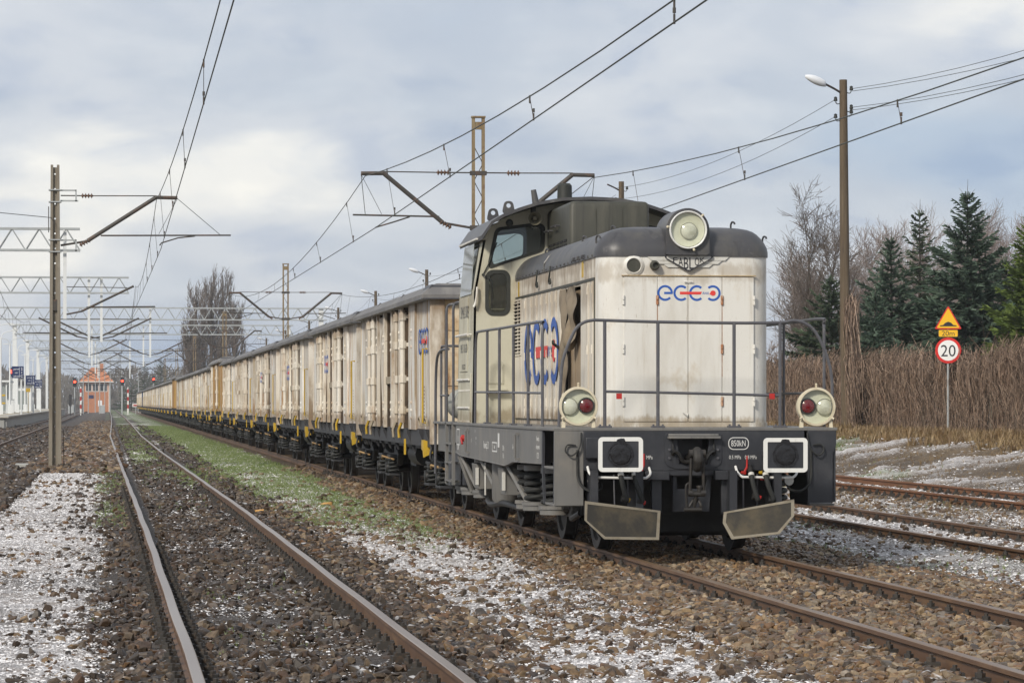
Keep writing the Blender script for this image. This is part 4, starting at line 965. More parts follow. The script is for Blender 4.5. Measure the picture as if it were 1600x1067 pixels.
P('door_panel', MB().plate([(8.9,2.03),(9.85,2.03),(9.85,3.0),(8.9,3.0)], [], 0, .012, side), m_cab, cab, bevel=.003)
mb = MB()
tx = lambda s0, z, sz, t, sx=1.0: text(mb, t, sz, lambda x, y, d: side(s0-x, z+y, .0135 if d > 0 else .0125), .001, sx)
tx(9.3,2.74,.23,'SM42-508'); tx(9.3,2.28,.17,'98 51 8 620'); tx(9.3,2.06,.10,'PL-ECCO')
P('number_lettering', mb, m_ink, cab)
P('wall_fitting', MB().tube(bez([(-1.42,8.22,3.12),(-1.43,8.2,3.0),(-1.45,8.2,2.9),(-1.47,8.2,2.86)],4),.016,6), m_hood, cab)

# short hood and tank behind the cab
P('short_hood', MB().pz(rrect(-.95,.95,10.12,12.2,.2), 1.354, 3.1), m_hood, bevel=.03)
P('air_tank', MB().lathe([(.001,-.04),(.10,-.03),(.18,.02),(.215,.10),(.215,1.2),(.18,1.28),(.001,1.34)], (-1.18,11.3,1.6), (0,1,0), 22), M('grey_tank_paint', (.36,.36,.32), [((.22,.2,.15),(1,1,1),5,.45,.7,.7)]), smooth=60)
P('end_beam', MB().box(-1.2,1.2,12.9,12.95,.9,1.317), m_beam)
for x in (-.9,.9): P('buffer', MB().lathe([(.18,.0),(.2,.02),(.1,.04),(.1,.3),(.13,.3),(.13,.62)], (x,13.55,1.06), (0,-1,0), 14).pz([],0,0) if False else MB().lathe([(.001,.0),(.2,.0),(.2,.03),(.1,.05),(.1,.3),(.13,.3),(.13,.6)], (x,13.56,1.06), (0,-1,0), 14), m_beam)

# handrails
def rail_tube(name, pts, r, parent=loco, m=None): return P(name, MB().tube(pts, r, 9), m or m_rail_grey, parent)
fr = thing('front_railing', None, None); fr.parent = loco
rail_tube('top_rail', bez([(-1.46,.05,1.36),(-1.45,.05,1.6),(-1.44,.05,1.82),(-1.412,.05,2.08),(-1.30,.05,2.36),(-1.21,.05,2.455),(-1.10,.05,2.487),(-.97,.05,2.487),(-.4,.05,2.472),(.42,.05,2.463),(.92,.05,2.47),(1.06,.05,2.49),(1.19,.05,2.46),(1.31,.05,2.355),(1.432,.05,2.09),(1.482,.05,1.815),(1.47,.05,1.36)], 5), .017, fr)
for x in (-.97,-.4,.42,.918):
    p = rail_tube('post', [(x,.05,1.354),(x,.05,2.475)], .019, fr)
    P('post_foot', MB().box(x-.07,x+.07,.0,.09,1.353,1.372).cyl((x-.05,.045,1.37),(x-.05,.045,1.388),.012,n=6).cyl((x+.05,.045,1.37),(x+.05,.045,1.388),.012,n=6), m_rail_grey, p)
rail_tube('mid_rail', [(-.97,.05,1.735),(-.4,.05,1.725),(.42,.05,1.705),(.918,.05,1.692)], .015, fr)
for x in (-.82,.825): P('red_flag', MB().box(x-.03,x+.03,.025,.03,1.655,1.715), m_red, fr)
rr_ = thing('side_railing', None, None); rr_.parent = loco
# right-hand side railing
rail_tube('top_rail', bez([(1.46,.35,1.36),(1.46,.35,2.3),(1.46,.37,2.46),(1.46,.5,2.52),(1.46,2.5,2.52),(1.46,7.9,2.52)], 5), .017, rr_)
rail_tube('mid_rail', [(1.46,.35,1.72),(1.46,7.9,1.72)], .014, rr_)
for v in (2.5,3.9,5.3,6.6,7.9): rail_tube('post', [(1.46,v,1.354),(1.46,v,2.52)], .016, rr_)
# left-hand side railing
rl_ = thing('side_railing', None, None); rl_.parent = loco
rail_tube('top_rail', bez([(-1.475,7.97,1.354),(-1.475,7.93,2.0),(-1.475,7.88,2.38),(-1.475,7.75,2.50),(-1.475,7.5,2.525),(-1.475,5,2.515),(-1.475,1.5,2.503),(-1.475,1.35,2.47),(-1.475,1.28,2.35),(-1.475,1.28,1.354)], 5), .017, rl_)
rail_tube('mid_rail', [(-1.475,8.0,1.755),(-1.475,1.28,1.722)], .014, rl_)
for v in (6.585,5.286,3.88,2.511):
    p = rail_tube('post', [(-1.475,v,1.354),(-1.475,v,2.515)], .018, rl_); P('post_foot', MB().box(-1.515,-1.44,v-.09,v+.09,1.353,1.375), m_rail_grey, p)
# rear ladder, hand rails
ld = thing('ladder', None, None); ld.parent = loco
for v in (10.35,11.25):
    P('stile', MB().box(-1.53,-1.49,v-.05,v+.05,.50,1.352), m_frame, ld)
    rail_tube('hand_rail', bez([(-1.51,v,1.35),(-1.51,v,2.6),(-1.51,v,2.88),(-1.49,v-.0,2.96),(-1.44,v-.05,2.985),(-1.36,v-.05,2.985)], 5), .019, ld)
for z in (.55,.8,1.06): P('rung', MB().box(-1.54,-1.40,10.36,11.24,z-.012,z+.012), m_frame, ld)
P('ladder_back', MB().box(-1.43,-1.41,10.3,11.3,.5,1.31), m_beam, ld)
re = thing('rear_railing', None, None); re.parent = loco
rail_tube('top_rail', bez([(-1.5,12.95,.6),(-1.5,12.93,1.3),(-1.5,12.9,1.9),(-1.5,12.7,2.25),(-1.48,12.3,2.36),(-1.45,11.6,2.37)], 5), .02, re)
rail_tube('top_rail', bez([(-1.47,12.4,1.35),(-1.47,12.4,2.2),(-1.47,12.35,2.38),(-1.45,12.2,2.42),(-1.2,12.2,2.42)], 5), .018, re)
rail_tube('mid_rail', [(-1.48,12.4,1.72),(-1.48,11.3,1.72)], .014, re)

# running gear
for vc in (3.15, 9.9):
    bg_ = P('bogie', MB().box(-1.02,-.94,vc-2.0,vc+2.0,.5,.78).box(.94,1.02,vc-2.0,vc+2.0,.5,.78).box(-.9,.9,vc-.3,vc+.3,.5,.85).box(-1.12,-1.02,vc-1.65,vc-1.15,.35,.72).box(-1.12,-1.02,vc+1.15,vc+1.65,.35,.72), m_black, bevel=.01)
    for dv in (-1.4, 1.4):
        v = vc+dv
        for sgn in (-1, 1):
            P('wheel', MB().lathe([(.08,-.07),(.16,-.07),(.18,-.03),(.44,-.03),(.46,-.06),(.55,-.065),(.552,.05),(.575,.055),(.575,.075),(.44,.075),(.42,.03),(.08,.03)], (sgn*.75,v,.55), (-sgn,0,0), 36), m_wheel, bg_)
            P('axle_box', MB().lathe([(.001,-.14),(.13,-.14),(.15,-.1),(.15,.05)], (sgn*1.05,v,.55), (-sgn,0,0), 18), m_black, bg_)
        P('axle', MB().cyl((-.7,v,.55),(.7,v,.55),.09), m_black, bg_)
    for sgn in (-1, 1):
        for v in (vc+1.0, vc+.35, vc-1.15):
            turns, n = 4.5, 66; r = .135
            pts = [(sgn*1.24 + r*math.cos(2*math.pi*turns*i/n), v + r*math.sin(2*math.pi*turns*i/n), .475 + .36*i/n) for i in range(n+1)]
            P('coil_spring', MB().tube(pts, .027, 8), m_rubber, bg_)
            P('spring_cup', MB().lathe([(.001,0),(.17,0),(.17,.06),(.185,.06),(.185,.10),(.001,.10)], (sgn*1.24,v,.37), (0,0,1), 24).lathe([(.001,0),(.16,0),(.16,.06),(.001,.06)], (sgn*1.24,v,.83), (0,0,1), 20), m_frame, bg_)
        P('brake_hanger', MB().tube([(sgn*1.1,vc+.1,.4),(sgn*1.15,vc+.9,.36),(sgn*1.15,vc+1.6,.42)], .03, 8).cyl((sgn*1.2,vc+1.45,.42),(sgn*1.3,vc+1.45,.42),.06).tube([(sgn*1.1,vc-2.2,.42),(sgn*1.15,vc-1.9,.35),(sgn*1.1,vc-1.6,.4)], .035, 8), m_black, bg_)
    P('sand_pipe', MB().tube(bez([(-1.0,vc-2.3,.75),(-1.0,vc-2.25,.4),(-.85,vc-2.05,.16)],5), .022, 7).box(-1.1,-.95,vc-2.45,vc-2.2,.7,.9), m_black, bg_)
# boxes, cylinders and struts below the sill
P('air_reservoir', MB().lathe([(.001,-.02),(.14,0),(.17,.05),(.17,.5),(.001,.5)], (-1.25,6.55,.37), (0,0,1), 20), m_frame)
for v in (5.35, 8.25):
    P('sand_box', MB().hexa([(-1.42,v-.28,.5),(-1.15,v-.28,.5),(-1.15,v+.28,.5),(-1.42,v+.28,.5)], [(-1.46,v-.28,.83),(-1.15,v-.28,.83),(-1.15,v+.28,.83),(-1.46,v+.28,.83)]), m_frame, bevel=.01)
    P('box_bracket', MB().box(-1.468,-1.43,v-.3,v-.25,.56,.78), m_badge)
mb = MB()
for v0, v1 in ((9.6,9.0),(4.6,3.75),(7.3,6.6),(9.93,9.93)): mb.tube([(-1.47,v0,.90),(-1.30,v1,.42)], .035, 6)
P('strut', mb, m_frame)
P('vertical_pipe', MB().cyl((-1.44,7.1,.45),(-1.44,7.1,.86),.012,n=7), m_badge)
P('lower_pipe', MB().tube(bez([(-1.3,8.0,.36),(-1.35,7.2,.33),(-1.3,6.2,.37),(-1.2,5.4,.34),(-1.2,4.6,.4)],5), .04, 8), m_black)
P('rear_step_box', MB().box(-1.42,-1.1,11.6,12.3,.45,.9).box(-1.4,-1.1,9.95,10.25,.5,.93), m_beam, bevel=.01)
# sill fittings and stencils
P('isolating_cock', MB().cyl((-1.515,8.9,1.15),(-1.55,8.9,1.15),.045,n=10).tube([(-1.54,8.9,1.19),(-1.56,8.9,1.15),(-1.56,8.75,1.08)],.014,6), m_red)
for v in (8.35,3.05):
    P('grab_bar', MB().cyl((-1.56,v,.98),(-1.56,v,1.25),.014,n=7).box(-1.56,-1.516,v-.04,v+.04,.955,.985).box(-1.56,-1.516,v-.04,v+.04,1.245,1.275), m_frame)
mb = MB(); fs_ = lambda a, b, t: (-1.5155-t, a, b)
def st(v, z, sz, t, sx=1.0): text(mb, t, sz, lambda x, y, d: fs_(v-x, z+y, .0012 if d > 0 else .0005), .0005, sx)
for v, z, w_, h_ in ((9.5,1.05,.36,.22),(5.2,1.02,.5,.12)):
    mb.plate([(v,z),(v+w_,z),(v+w_,z+h_),(v,z+h_)], [[(v+.02,z+.015),(v+w_-.02,z+.015),(v+w_-.02,z+h_-.015),(v+.02,z+h_-.015)]], 0, .001, fs_)
st(9.68,1.10,.11,'R\n508'); st(7.6,1.23,.06,'P'); st(7.5,1.15,.07,'m\nt'); st(6.35,1.05,.13,'Rewizja 21'); st(5.45,1.06,.07,'kod'); st(4.55,1.05,.09,'24 h\n8 t'); st(3.6,1.08,.08,'Gv'); st(8.05,1.1,.08,'V')
st(1.35,1.2,.075,'Rewizja'); st(1.35,1.11,.075,'okresowa'); st(1.35,1.01,.09,'12.21')
mb.plate([(4.95,1.08),(5.1,1.08),(5.1,1.25),(4.95,1.25)], [], 0, .002, fs_)
P('stencil', mb, m_stencil)
mb = MB(); ff = lambda x, y, d: (x, -.0005-(.0012 if d > 0 else 0), y)
text(mb, '850kN', .088, lambda x, y, d: ff(.458+x*.66, 1.155+y*1.05, d), .001)
o = rrect(.348,.569,1.118,1.25,.055); mb.plate(o, [inset(o, .008)], 0, .001, lambda a,b,t: (a,-.0008-t,b))
for x, t_ in ((.42,'0.5 MPa'),(.59,'0.8 MPa'),(-.53,'0.5 MPa')): text(mb, t_, .056, lambda px_, y, d, x=x: ff(x+px_*.72, 1.02+y, d), .001)
P('beam_lettering', mb, m_stencil)
# black filler blocks, added to keep the space under the locomotive dark
P('pilot_plate', MB().box(-1.1,1.1,.9,.93,.4,1.3), m_black)
for v in (1.75,4.55,8.5,11.3): P('traction_motor', MB().box(-.62,.62,v-.75 if v in (1.75,8.5) else v-.2,v+.2 if v in (1.75,8.5) else v+.75,.17,.85), m_black, bevel=.05)
# ------------------------------------------------------------------ the goods wagons
WL = [((.52,.42,.27),(1,2,.5),1.6,.42,.66,.75), ((.22,.145,.075),(1,9,.3),1.3,.50,.66,.9), ((.36,.185,.065),(1,5,.5),1.1,.54,.68,.8), ((.14,.08,.045),(3,14,5),5,.64,.72,.75)]
m_wag = M('grimy_white_wagon_paint', (.73,.712,.665), WL, rough=.65, bump=.12, bscale=4, vary=True)
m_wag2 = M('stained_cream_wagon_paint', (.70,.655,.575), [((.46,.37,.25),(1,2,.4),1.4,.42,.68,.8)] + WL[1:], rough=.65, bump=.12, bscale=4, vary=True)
for _m in (m_wag, m_wag2): grime(_m, (.20,.13,.075), [(1.10,1.30,.35,.75),(3.05,3.25,.3,.6)], 5, (1,1,.3))
m_tanw = M('tan_wagon_paint', (.42,.26,.10), [((.30,.17,.07),(1,3,.4),1.6,.42,.70,.8), ((.16,.09,.045),(4,8,.5),1.3,.58,.75,.7)], rough=.7, bump=.1, bscale=4, vary=True)
m_bluew = M('blue_wagon_paint', (.02,.06,.17), [((.06,.09,.15),(1,3,.4),1.6,.45,.70,.7)], rough=.6, vary=True)
m_endw = M('rusty_end_panel', (.56,.42,.25), [((.70,.62,.48),(1,1,1),1.7,.45,.62,.8), ((.27,.13,.05),(1,1,.8),2.1,.46,.62,.9), ((.12,.06,.03),(1,1,1),5,.64,.74,.8)], rough=.75, bump=.2, bscale=6, vary=True)
m_cap = M('grey_roof_sheet', (.125,.12,.118), [((.19,.183,.17),(2,.6,1),2.0,.42,.66,.8), ((.08,.075,.075),(1,6,1),1.3,.6,.75,.6)], rough=.6, bump=.1, bscale=3, vary=True)
m_capend = M('dark_roof_sheet', (.045,.046,.052), [((.09,.09,.09),(1,1,1),3,.5,.7,.5)], rough=.5)
m_sole = M('dark_solebar_paint', (.026,.027,.031), [((.055,.05,.043),(1,5,1),2,.48,.72,.7)], rough=.6, vary=True)
m_light = M('bare_edge_steel', (.34,.29,.21), [((.14,.09,.05),(1,1,1),9,.45,.7,.7)], rough=.7)
m_recshade = M('rusty_gap', (.085,.058,.036), [((.035,.026,.02),(1,1,1),4,.45,.65,.8)], rough=.9)  # dark brown for shade painted beside the ribs and in the door gaps
WLEN = 13.55
def make_wagon(full):
    w_ = thing('freight_wagon', 'wagon', 'freight wagon', group='freight wagons coupled in the train')
    def Q(name, mb, mat, parent=None, bevel=0, smooth=35): return mb.build(name, mat, parent or w_, bevel, smooth)
    posts = [(2.3,3.45,1.475),(4.6,4.95,1.50),(6.25,6.45,1.50),(7.75,8.0,1.50),(9.2,9.4,1.50),(10.2,10.5,1.50),(11.5,12.3,1.475)]
    for sgn in (-1, 1):
        det = full and sgn < 0
        bd = Q('side_wall', MB().box(*sorted((sgn*1.33, sgn*1.29)), 0.02, WLEN-.02, 1.0, 3.2), m_wag)
        mb = MB(); a, b = sorted((sgn*1.452, sgn*1.40))
        # smooth bowed end sheets
        for v0, v1 in ((.10,2.25),(12.3,13.45)):
            loops = []
            for k in range(7):
                v = v0+(v1-v0)*k/6; bow = .028*math.sin(math.pi*k/6)
                loops.append([(sgn*(1.445-bow), v, 1.22), (sgn*(1.40), v, 1.22), (sgn*1.40, v, 3.19), (sgn*(1.445-bow*.6), v, 3.19)])
            Q('end_sheet', MB().loft(loops), m_wag, smooth=60)
        for i, (v0, v1, u) in enumerate(posts):
            if not det and i in (2,4) and not full: continue
            a, b = sorted((sgn*u, sgn*1.40)); wd = v1-v0
            mb = MB()
            if wd > .6: mb.hexa([(sgn*1.40,v0,1.2),(sgn*u,v0+.03,1.2),(sgn*u,v1-.05,1.2),(sgn*1.40,v1,1.2)], [(sgn*1.40,v0,3.19),(sgn*u,v0+.03,3.19),(sgn*u,v1-.05,3.19),(sgn*1.40,v1,3.19)])
            else: mb.px([(v0,1.2),(v1,1.2),(v1,3.19),(v0,3.19)], a, b)
            if det: 
                for z in (2.75,2.62,2.49,1.62,1.5,1.38): mb.lathe([(.03,0),(.028,.015),(.001,.02)], (sgn*u,(v0+v1)/2,z), (sgn,0,0), 8)
            if sgn < 0 and wd < .6: Q('rust_seam', MB().box(-1.445,-1.335,v0-.006,v0-.001,1.21,3.18), m_recshade)  # shade and dirt in the recess before each rib, painted as dark strips
            if sgn < 0 and wd > .6: Q('rust_seam', MB().box(-1.432,-1.405,v0-.006,v0+.001,1.21,3.18), m_recshade)
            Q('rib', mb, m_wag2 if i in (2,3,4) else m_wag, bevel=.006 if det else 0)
        if det:
            for ga, gb in ((4.98,5.12),(6.08,6.22),(8.02,8.16),(9.03,9.18),(10.03,10.18)): Q('dark_gap', MB().box(-1.375,-1.332,ga,gb,1.23,3.16), m_recshade)  # door gaps beside the ribs, their shade painted as dark strips
            for v in (4.15, 5.2, 10.85, 9.95):
                mb = MB().cyl((-1.50,v,1.3),(-1.50,v,3.1),.038,n=8)
                for z in (1.5,2.0,2.55,3.0): mb.cyl((-1.50,v,z-.06),(-1.50,v,z+.06),.062,n=8).box(-1.5,-1.40,v-.03,v+.03,z-.03,z+.03)
                Q('door_bar', mb, m_wag2)
                Q('bar_handle', MB().tube([(-1.52,v,1.30),(-1.56,v+.05,1.18),(-1.55,v+.05,1.06)],.025,6), m_yellow if v in (4.15, 10.85) else m_light)
            for z in (2.0,): Q('cross_bar', MB().box(-1.47,-1.40,6.46,7.74,z-.06,z+.06), m_light)
            Q('dented_panel', MB().hexa([(-1.40,8.05,1.3),(-1.41,9.15,1.3),(-1.40,9.18,1.3),(-1.39,8.0,1.3)], [(-1.40,8.9,3.1),(-1.47,9.15,3.1),(-1.40,9.18,3.1),(-1.39,8.8,3.1)]), m_wag2)
            mb = MB()
            for v in (.35,1.3,12.8): mb.tube(bez([(-1.46,v,1.27),(-1.48,v,1.36),(-1.48,v+.14,1.40),(-1.48,v+.28,1.36),(-1.46,v+.28,1.27)],3),.016,6)
            Q('lashing_ring', mb, m_light)
            mb = MB()
            for k in range(9): mb.box(-1.449,-1.446,1.02,1.07,1.4+k*.055,1.43+k*.055)
            Q('lettering', mb, m_ink)
        if sgn < 0 or full:
            mb = MB().tube([(sgn*1.46,.42,1.32),(sgn*1.53,.42,1.32),(sgn*1.53,.42,2.42),(sgn*1.46,.42,2.42)], .016, 7)
            Q('yellow_hand_rail', mb, m_yellow)
            for v in (.75,):
                Q('yellow_bracket', MB().px([(v-.10,1.06),(v+.20,1.06),(v+.20,.92),(v+.02,.90),(v-.10,.80)], *sorted((sgn*1.50, sgn*1.47))).py([(sgn*1.50,1.06),(sgn*1.22,1.0),(sgn*1.22,.93),(sgn*1.50,.80)], v-.13, v-.10), m_yellow)
            if full: Q('yellow_lever', MB().box(*sorted((sgn*1.53, sgn*1.50)), 3.55, 3.59, .80, 1.05), m_yellow)
        # solebar and gussets
        Q('solebar', MB().box(*sorted((sgn*1.44, sgn*1.36)), .05, WLEN-.05, .96, 1.215), m_sole)
        mb = MB()
        for v0, v1, u in posts + [(1.2,1.3,1.5),(.1,.2,1.5),(12.9,13.0,1.5),(13.4,13.5,1.5)]:
            vm = v1-.04
            mb.plate([(1.36,1.22),(1.51,1.22),(1.50,1.16),(1.38,.84),(1.36,.84)], [], vm, vm+.03, lambda a, b, t: (sgn*a, t, b))
        Q('gusset', mb, m_sole)
    for v0, v1 in ((0.0,.09),(WLEN-.09,WLEN)):
        for sgn in (-1,1): Q('corner_post', MB().px([(v0,1.0),(v1,1.0),(v1,3.2),(v0,3.2)], *sorted((sgn*1.46, sgn*1.24))), m_wag2, bevel=.01 if full else 0)
    for z0, z1 in (((1.22,1.86),(1.87,2.68),(2.69,3.2)) if full else ((1.22,3.2),)):
        for v0, v1 in ((.06,.10),(WLEN-.10,WLEN-.06)):
            Q('end_panel', MB().box(-1.235,1.235,v0,v1,z0,z1), m_endw)
    # roof cap
    lp = []
    for z, d in ((3.15,0),(3.215,0),(3.36,.17),(3.385,.24)):
        x = 1.59-d; y0 = -.10+d*.9; y1 = WLEN+.10-d*.9
        lp.append([(-x,y0,z),(x,y0,z),(x,y1,z),(-x,y1,z)])
    roof_ = Q('roof', MB().loft(lp), m_cap, smooth=20)
    Q('roof_end', MB().hexa([(-1.585,-.112,3.148),(1.585,-.112,3.148),(1.585,-.104,3.148),(-1.585,-.104,3.148)], [(-1.43,.04,3.358),(1.43,.04,3.358),(1.43,.048,3.358),(-1.43,.048,3.358)]), m_capend, roof_)
    mb = MB()
    for v in ((-.09, 4.6, 9.2) if full else (-.09,6.9)):
        mb.hexa([(-1.605,v,3.145),(-1.58,v,3.145),(-1.58,v+(1.0 if v<0 else .16),3.145),(-1.605,v+(1.0 if v<0 else .16),3.145)], [(-1.435,v+.12,3.366),(-1.41,v+.12,3.366),(-1.41,v+(1.0 if v<0 else .16),3.366),(-1.435,v+(1.0 if v<0 else .16),3.375)])
    Q('roof_seam', mb, m_capend, roof_)
    # frame, buffers, bogies
    Q('underframe', MB().box(-1.3,1.3,.1,WLEN-.1,.9,1.15).box(-.35,.35,.2,WLEN-.2,.72,.9).cyl((-1.0,5.2,.78),(-1.0,6.6,.78),.2,n=12).box(-1.0,-.4,7.2,8.2,.55,.9), m_black)
    for v, d in ((0,-1),(WLEN,1)):
        for x in (-.875,.875):
            Q('buffer', MB().lathe([(.001,.55),(.2,.55),(.2,.52),(.09,.5),(.09,.25),(.13,.25),(.13,0)], (x,v,1.06), (0,d,0), 14), m_black)
    if full:
        Q('air_hose', MB().tube(bez([(-.4,0,.9),(-.4,-.25,.8),(-.35,-.3,.55),(-.25,-.32,.5)],5),.03,7), m_rubber)
        Q('headstock_pipe', MB().tube(bez([(-1.4,.1,1.05),(-1.45,.05,.8),(-1.3,.02,.7)],4),.02,6), m_black)
    for vb in (2.2, WLEN-2.2):
        b_ = Q('bogie', MB().px([(vb-1.55,.72),(vb-1.3,.80),(vb-.5,.72),(vb+.5,.72),(vb+1.3,.80),(vb+1.55,.72),(vb+1.4,.52),(vb+.5,.48),(vb-.5,.48),(vb-1.4,.52)], -1.08, -.98).px([(vb-1.5,.72),(vb+1.5,.72),(vb+1.4,.5),(vb-1.4,.5)], .98, 1.08).box(-1,1,vb-.2,vb+.2,.5,.85), m_black, bevel=.012 if full else 0)
        for dv in (-.9,.9):
            v = vb+dv
            for sgn in (-1,1):
                Q('wheel', MB().lathe([(.08,-.06),(.15,-.05),(.36,-.02),(.38,-.06),(.46,-.06),(.46,.05),(.49,.06),(.49,.075),(.36,.075),(.34,.03),(.08,.03)], (sgn*.75,v,.46), (-sgn,0,0), 26 if full else 14), m_wheel, b_)
            Q('axle', MB().cyl((-1.0,v,.46),(1.0,v,.46),.08,n=8), m_black, b_)
            sides = (-1,1) if full else (-1,)
            for sgn in sides:
                Q('axle_box', MB().box(*sorted((sgn*1.2,sgn*1.0)),v-.13,v+.13,.36,.66).lathe([(.001,-.05),(.09,-.05),(.1,0)], (sgn*1.2,v,.46),(-sgn,0,0),12), m_black, b_, bevel=.015 if full else 0)
                if full:
                    for dd in (-.24,.24):
                        turns, n = 4, 40; r = .095
                        pts = [(sgn*1.12+r*math.cos(2*math.pi*turns*i/n), v+dd+r*math.sin(2*math.pi*turns*i/n), .37+.27*i/n) for i in range(n+1)]
                        Q('coil_spring', MB().tube(pts,.022,6), m_rubber, b_)
                    Q('spring_cup', MB().box(*sorted((sgn*1.22,sgn*1.02)),v-.36,v+.36,.32,.365).box(*sorted((sgn*1.2,sgn*1.02)),v-.35,v+.35,.65,.70), m_sole, b_, bevel=.01)
                else:
                    Q('spring', MB().cyl((sgn*1.12,v-.24,.36),(sgn*1.12,v-.24,.66),.11,n=8).cyl((sgn*1.12,v+.24,.36),(sgn*1.12,v+.24,.66),.11,n=8), m_rubber, b_)
        if full: Q('brake_lever', MB().tube([(-1.15,vb-1.4,.62),(-1.25,vb-.2,.66),(-1.2,vb+.3,.6)],.018,6), m_tanw, b_)
    return w_
NW = 32
fronts = [48.95] + [63.55 + 15.2*k for k in range(NW-1)]
pa = make_wagon(True); pb = make_wagon(False); TREE = tree_of(pa)
words_n = ['first','second','third','fourth','fifth','sixth','seventh','eighth','ninth','tenth','eleventh','twelfth','thirteenth','fourteenth','fifteenth','sixteenth','seventeenth','eighteenth','nineteenth','twentieth','twenty-first','twenty-second','twenty-third','twenty-fourth','twenty-fifth','twenty-sixth','twenty-seventh','twenty-eighth','twenty-ninth','thirtieth','thirty-first','last']
wag = []
for k in range(NW):
    if k == 0: o = pa
    elif k == 9: o = pb
    else: o = copy_tree(pa if k < 9 else pb, TREE)
    o.location = (LX, fronts[k], 0); wag.append(o)
    if k in (6, 12): o['label'] = f'tan ochre freight wagon, {words_n[k]} behind the locomotive, taller than its white neighbours' if k == 6 else 'small distant tan ochre freight wagon, thirteenth behind the locomotive'
    elif k in (17, 26): o['label'] = 'distant wagon with a bright blue end section in the white train' if k == 17 else 'dark blue wagon near the far end of the train'
    elif k == 0: o['label'] = 'stained white wagon coupled directly behind the locomotive, with a rusty end wall'
    elif k == NW-1: o['label'] = 'last white wagon of the train, smallest and nearest the signals'
    else: o['label'] = f'grimy white high-sided wagon with grey roof, {words_n[k]} wagon counted from the locomotive'
allk = tree_of(pa)
def repaint(o, m, names):
    for ch in allk.get(o.name, []):
        if ch.name.split('.')[0] in names:
            ch.material_slots[0].link = 'OBJECT'; ch.material_slots[0].material = m
for k, m in ((6,m_tanw),(12,m_tanw),(26,m_bluew)):
    repaint(wag[k], m, ('side_wall','end_sheet','rib','corner_post','end_panel'))
    if k != 26: wag[k].scale = (1,1,1.05)
repaint(wag[17], m_bluew, ('end_panel','corner_post'))
for ch in allk[wag[17].name]:
    if ch.name.startswith('end_sheet'): ch.material_slots[0].link = 'OBJECT'; ch.material_slots[0].material = m_bluew
for k in range(0, 9):
    if k in (0, 3, 5): repaint(wag[k], m_wag2, ('side_wall',))
lg = None
for k, (v0, d, z) in enumerate(((1.98,.36,2.55),(8.7,.36,2.45),(8.7,.36,2.4),(8.7,.3,2.4))):
    u_ = -1.449 if k == 0 else -1.512
    def fnl(a, b, t, v0=v0, z=z, u_=u_, k=k): return (u_-.002*t, v0-a*(1.05 if k == 0 else .9), z+b*1.1)
    logo(wag[k], fnl, d, small=False)

# ------------------------------------------------------------------ railway tracks
m_rail = M('rusty_rail_steel', (.115,.062,.034), [((.19,.11,.055),(3,.6,3),3,.45,.7,.8),((.06,.038,.028),(3,1,3),8,.55,.75,.6)], rough=.6)
m_railtop = M('worn_rail_head', (.19,.115,.062), [((.24,.18,.13),(.6,.25,.6),2,.46,.68,.7,1)], rough=.4, metal=.4)
m_railshine = M('bright_rail_head', (.27,.205,.15), [((.19,.125,.08),(.4,.22,.4),1.0,.35,.65,.6,1)], rough=.28, metal=.5)
m_orangerail = M('orange_rusty_rail', (.17,.075,.035), [((.25,.12,.055),(3,.6,3),3,.45,.7,.8)], rough=.75)
m_clip = M('black_rail_clip', (.03,.026,.022), [((.09,.055,.03),(1,1,1),20,.5,.7,.7)], rough=.65, vary=True)
def bow(Y, table):
    if not table: return 0.0
    return float(np.interp(Y, [t[0] for t in table], [t[1] for t in table]))
RPROF = [(-.036,-.004),(-.030,0),(.030,0),(.036,-.004),(.036,-.032),(.010,-.045),(.010,-.13),(.062,-.148),(.066,-.165),(-.066,-.165),(-.062,-.148),(-.010,-.13),(-.010,-.045),(-.036,-.032)]
clip_mesh = None
def track(label, xl, xr, z, y0, y1, tl=None, tr=None, head=None, side=None, step=1.5, clips=0, cy0=18):
    t = thing('railway_track', label, 'railway track'); t['kind'] = 'structure'
    hs = bpy.data.meshes
    global clip_mesh
    if clip_mesh is None:
        clip_mesh = MB().box(-.06,.05,-.05,.05,-.155,-.105).cyl((0,0,-.11),(0,0,-.035),.017,n=6).cyl((0,0,-.085),(0,0,-.055),.034,n=6).box(-.04,.06,-.04,.04,-.108,-.085).mesh('rail_clip', m_clip)
    for x, tb in ((xl,tl),(xr,tr)):
        ys = []; y = y0
        while y < y1: ys.append(y); y += step*max(1, y/60)
        ys.append(y1)
        V = []; Hd = []
        for y in ys:
            xx = x + bow(y, tb); jit = .004*math.sin(y*.9+x)+.003*math.sin(y*.37)
            V.append([(xx+jit+a, y, z+b+.0) for a, b in RPROF])
        me = MB().loft(V).mesh('rail', side or m_rail, 30)
        # worn running surface: own material on the three top faces of the profile
        me.materials.append(head or m_railtop)
        nrm = np.zeros(len(me.polygons)*3, np.float32); me.polygons.foreach_get('normal', nrm); nrm = nrm.reshape(-1,3)
        cen = np.zeros(len(me.polygons)*3, np.float32); me.polygons.foreach_get('center', cen); cen = cen.reshape(-1,3)
        mi = ((nrm[:,2] > .5) & (cen[:,2] > z-.01)).astype(np.int32); me.polygons.foreach_set('material_index', mi)
        r_ = link('rail', me, t)
        for k in range(clips):
            y = cy0 + .6*k + (.02*math.sin(k*7.3)); xx = x + bow(y, tb)
            for s_ in (-1, 1):
                if s_ > 0 and y > 40: continue
                c_ = link('rail_clip', clip_mesh, t); c_.location = (xx+s_*.115, y, z+.012*math.sin(k*3.1+x)); c_.rotation_euler.z = (0 if s_ < 0 else math.pi) + .15*math.sin(k*5.1)
    return t
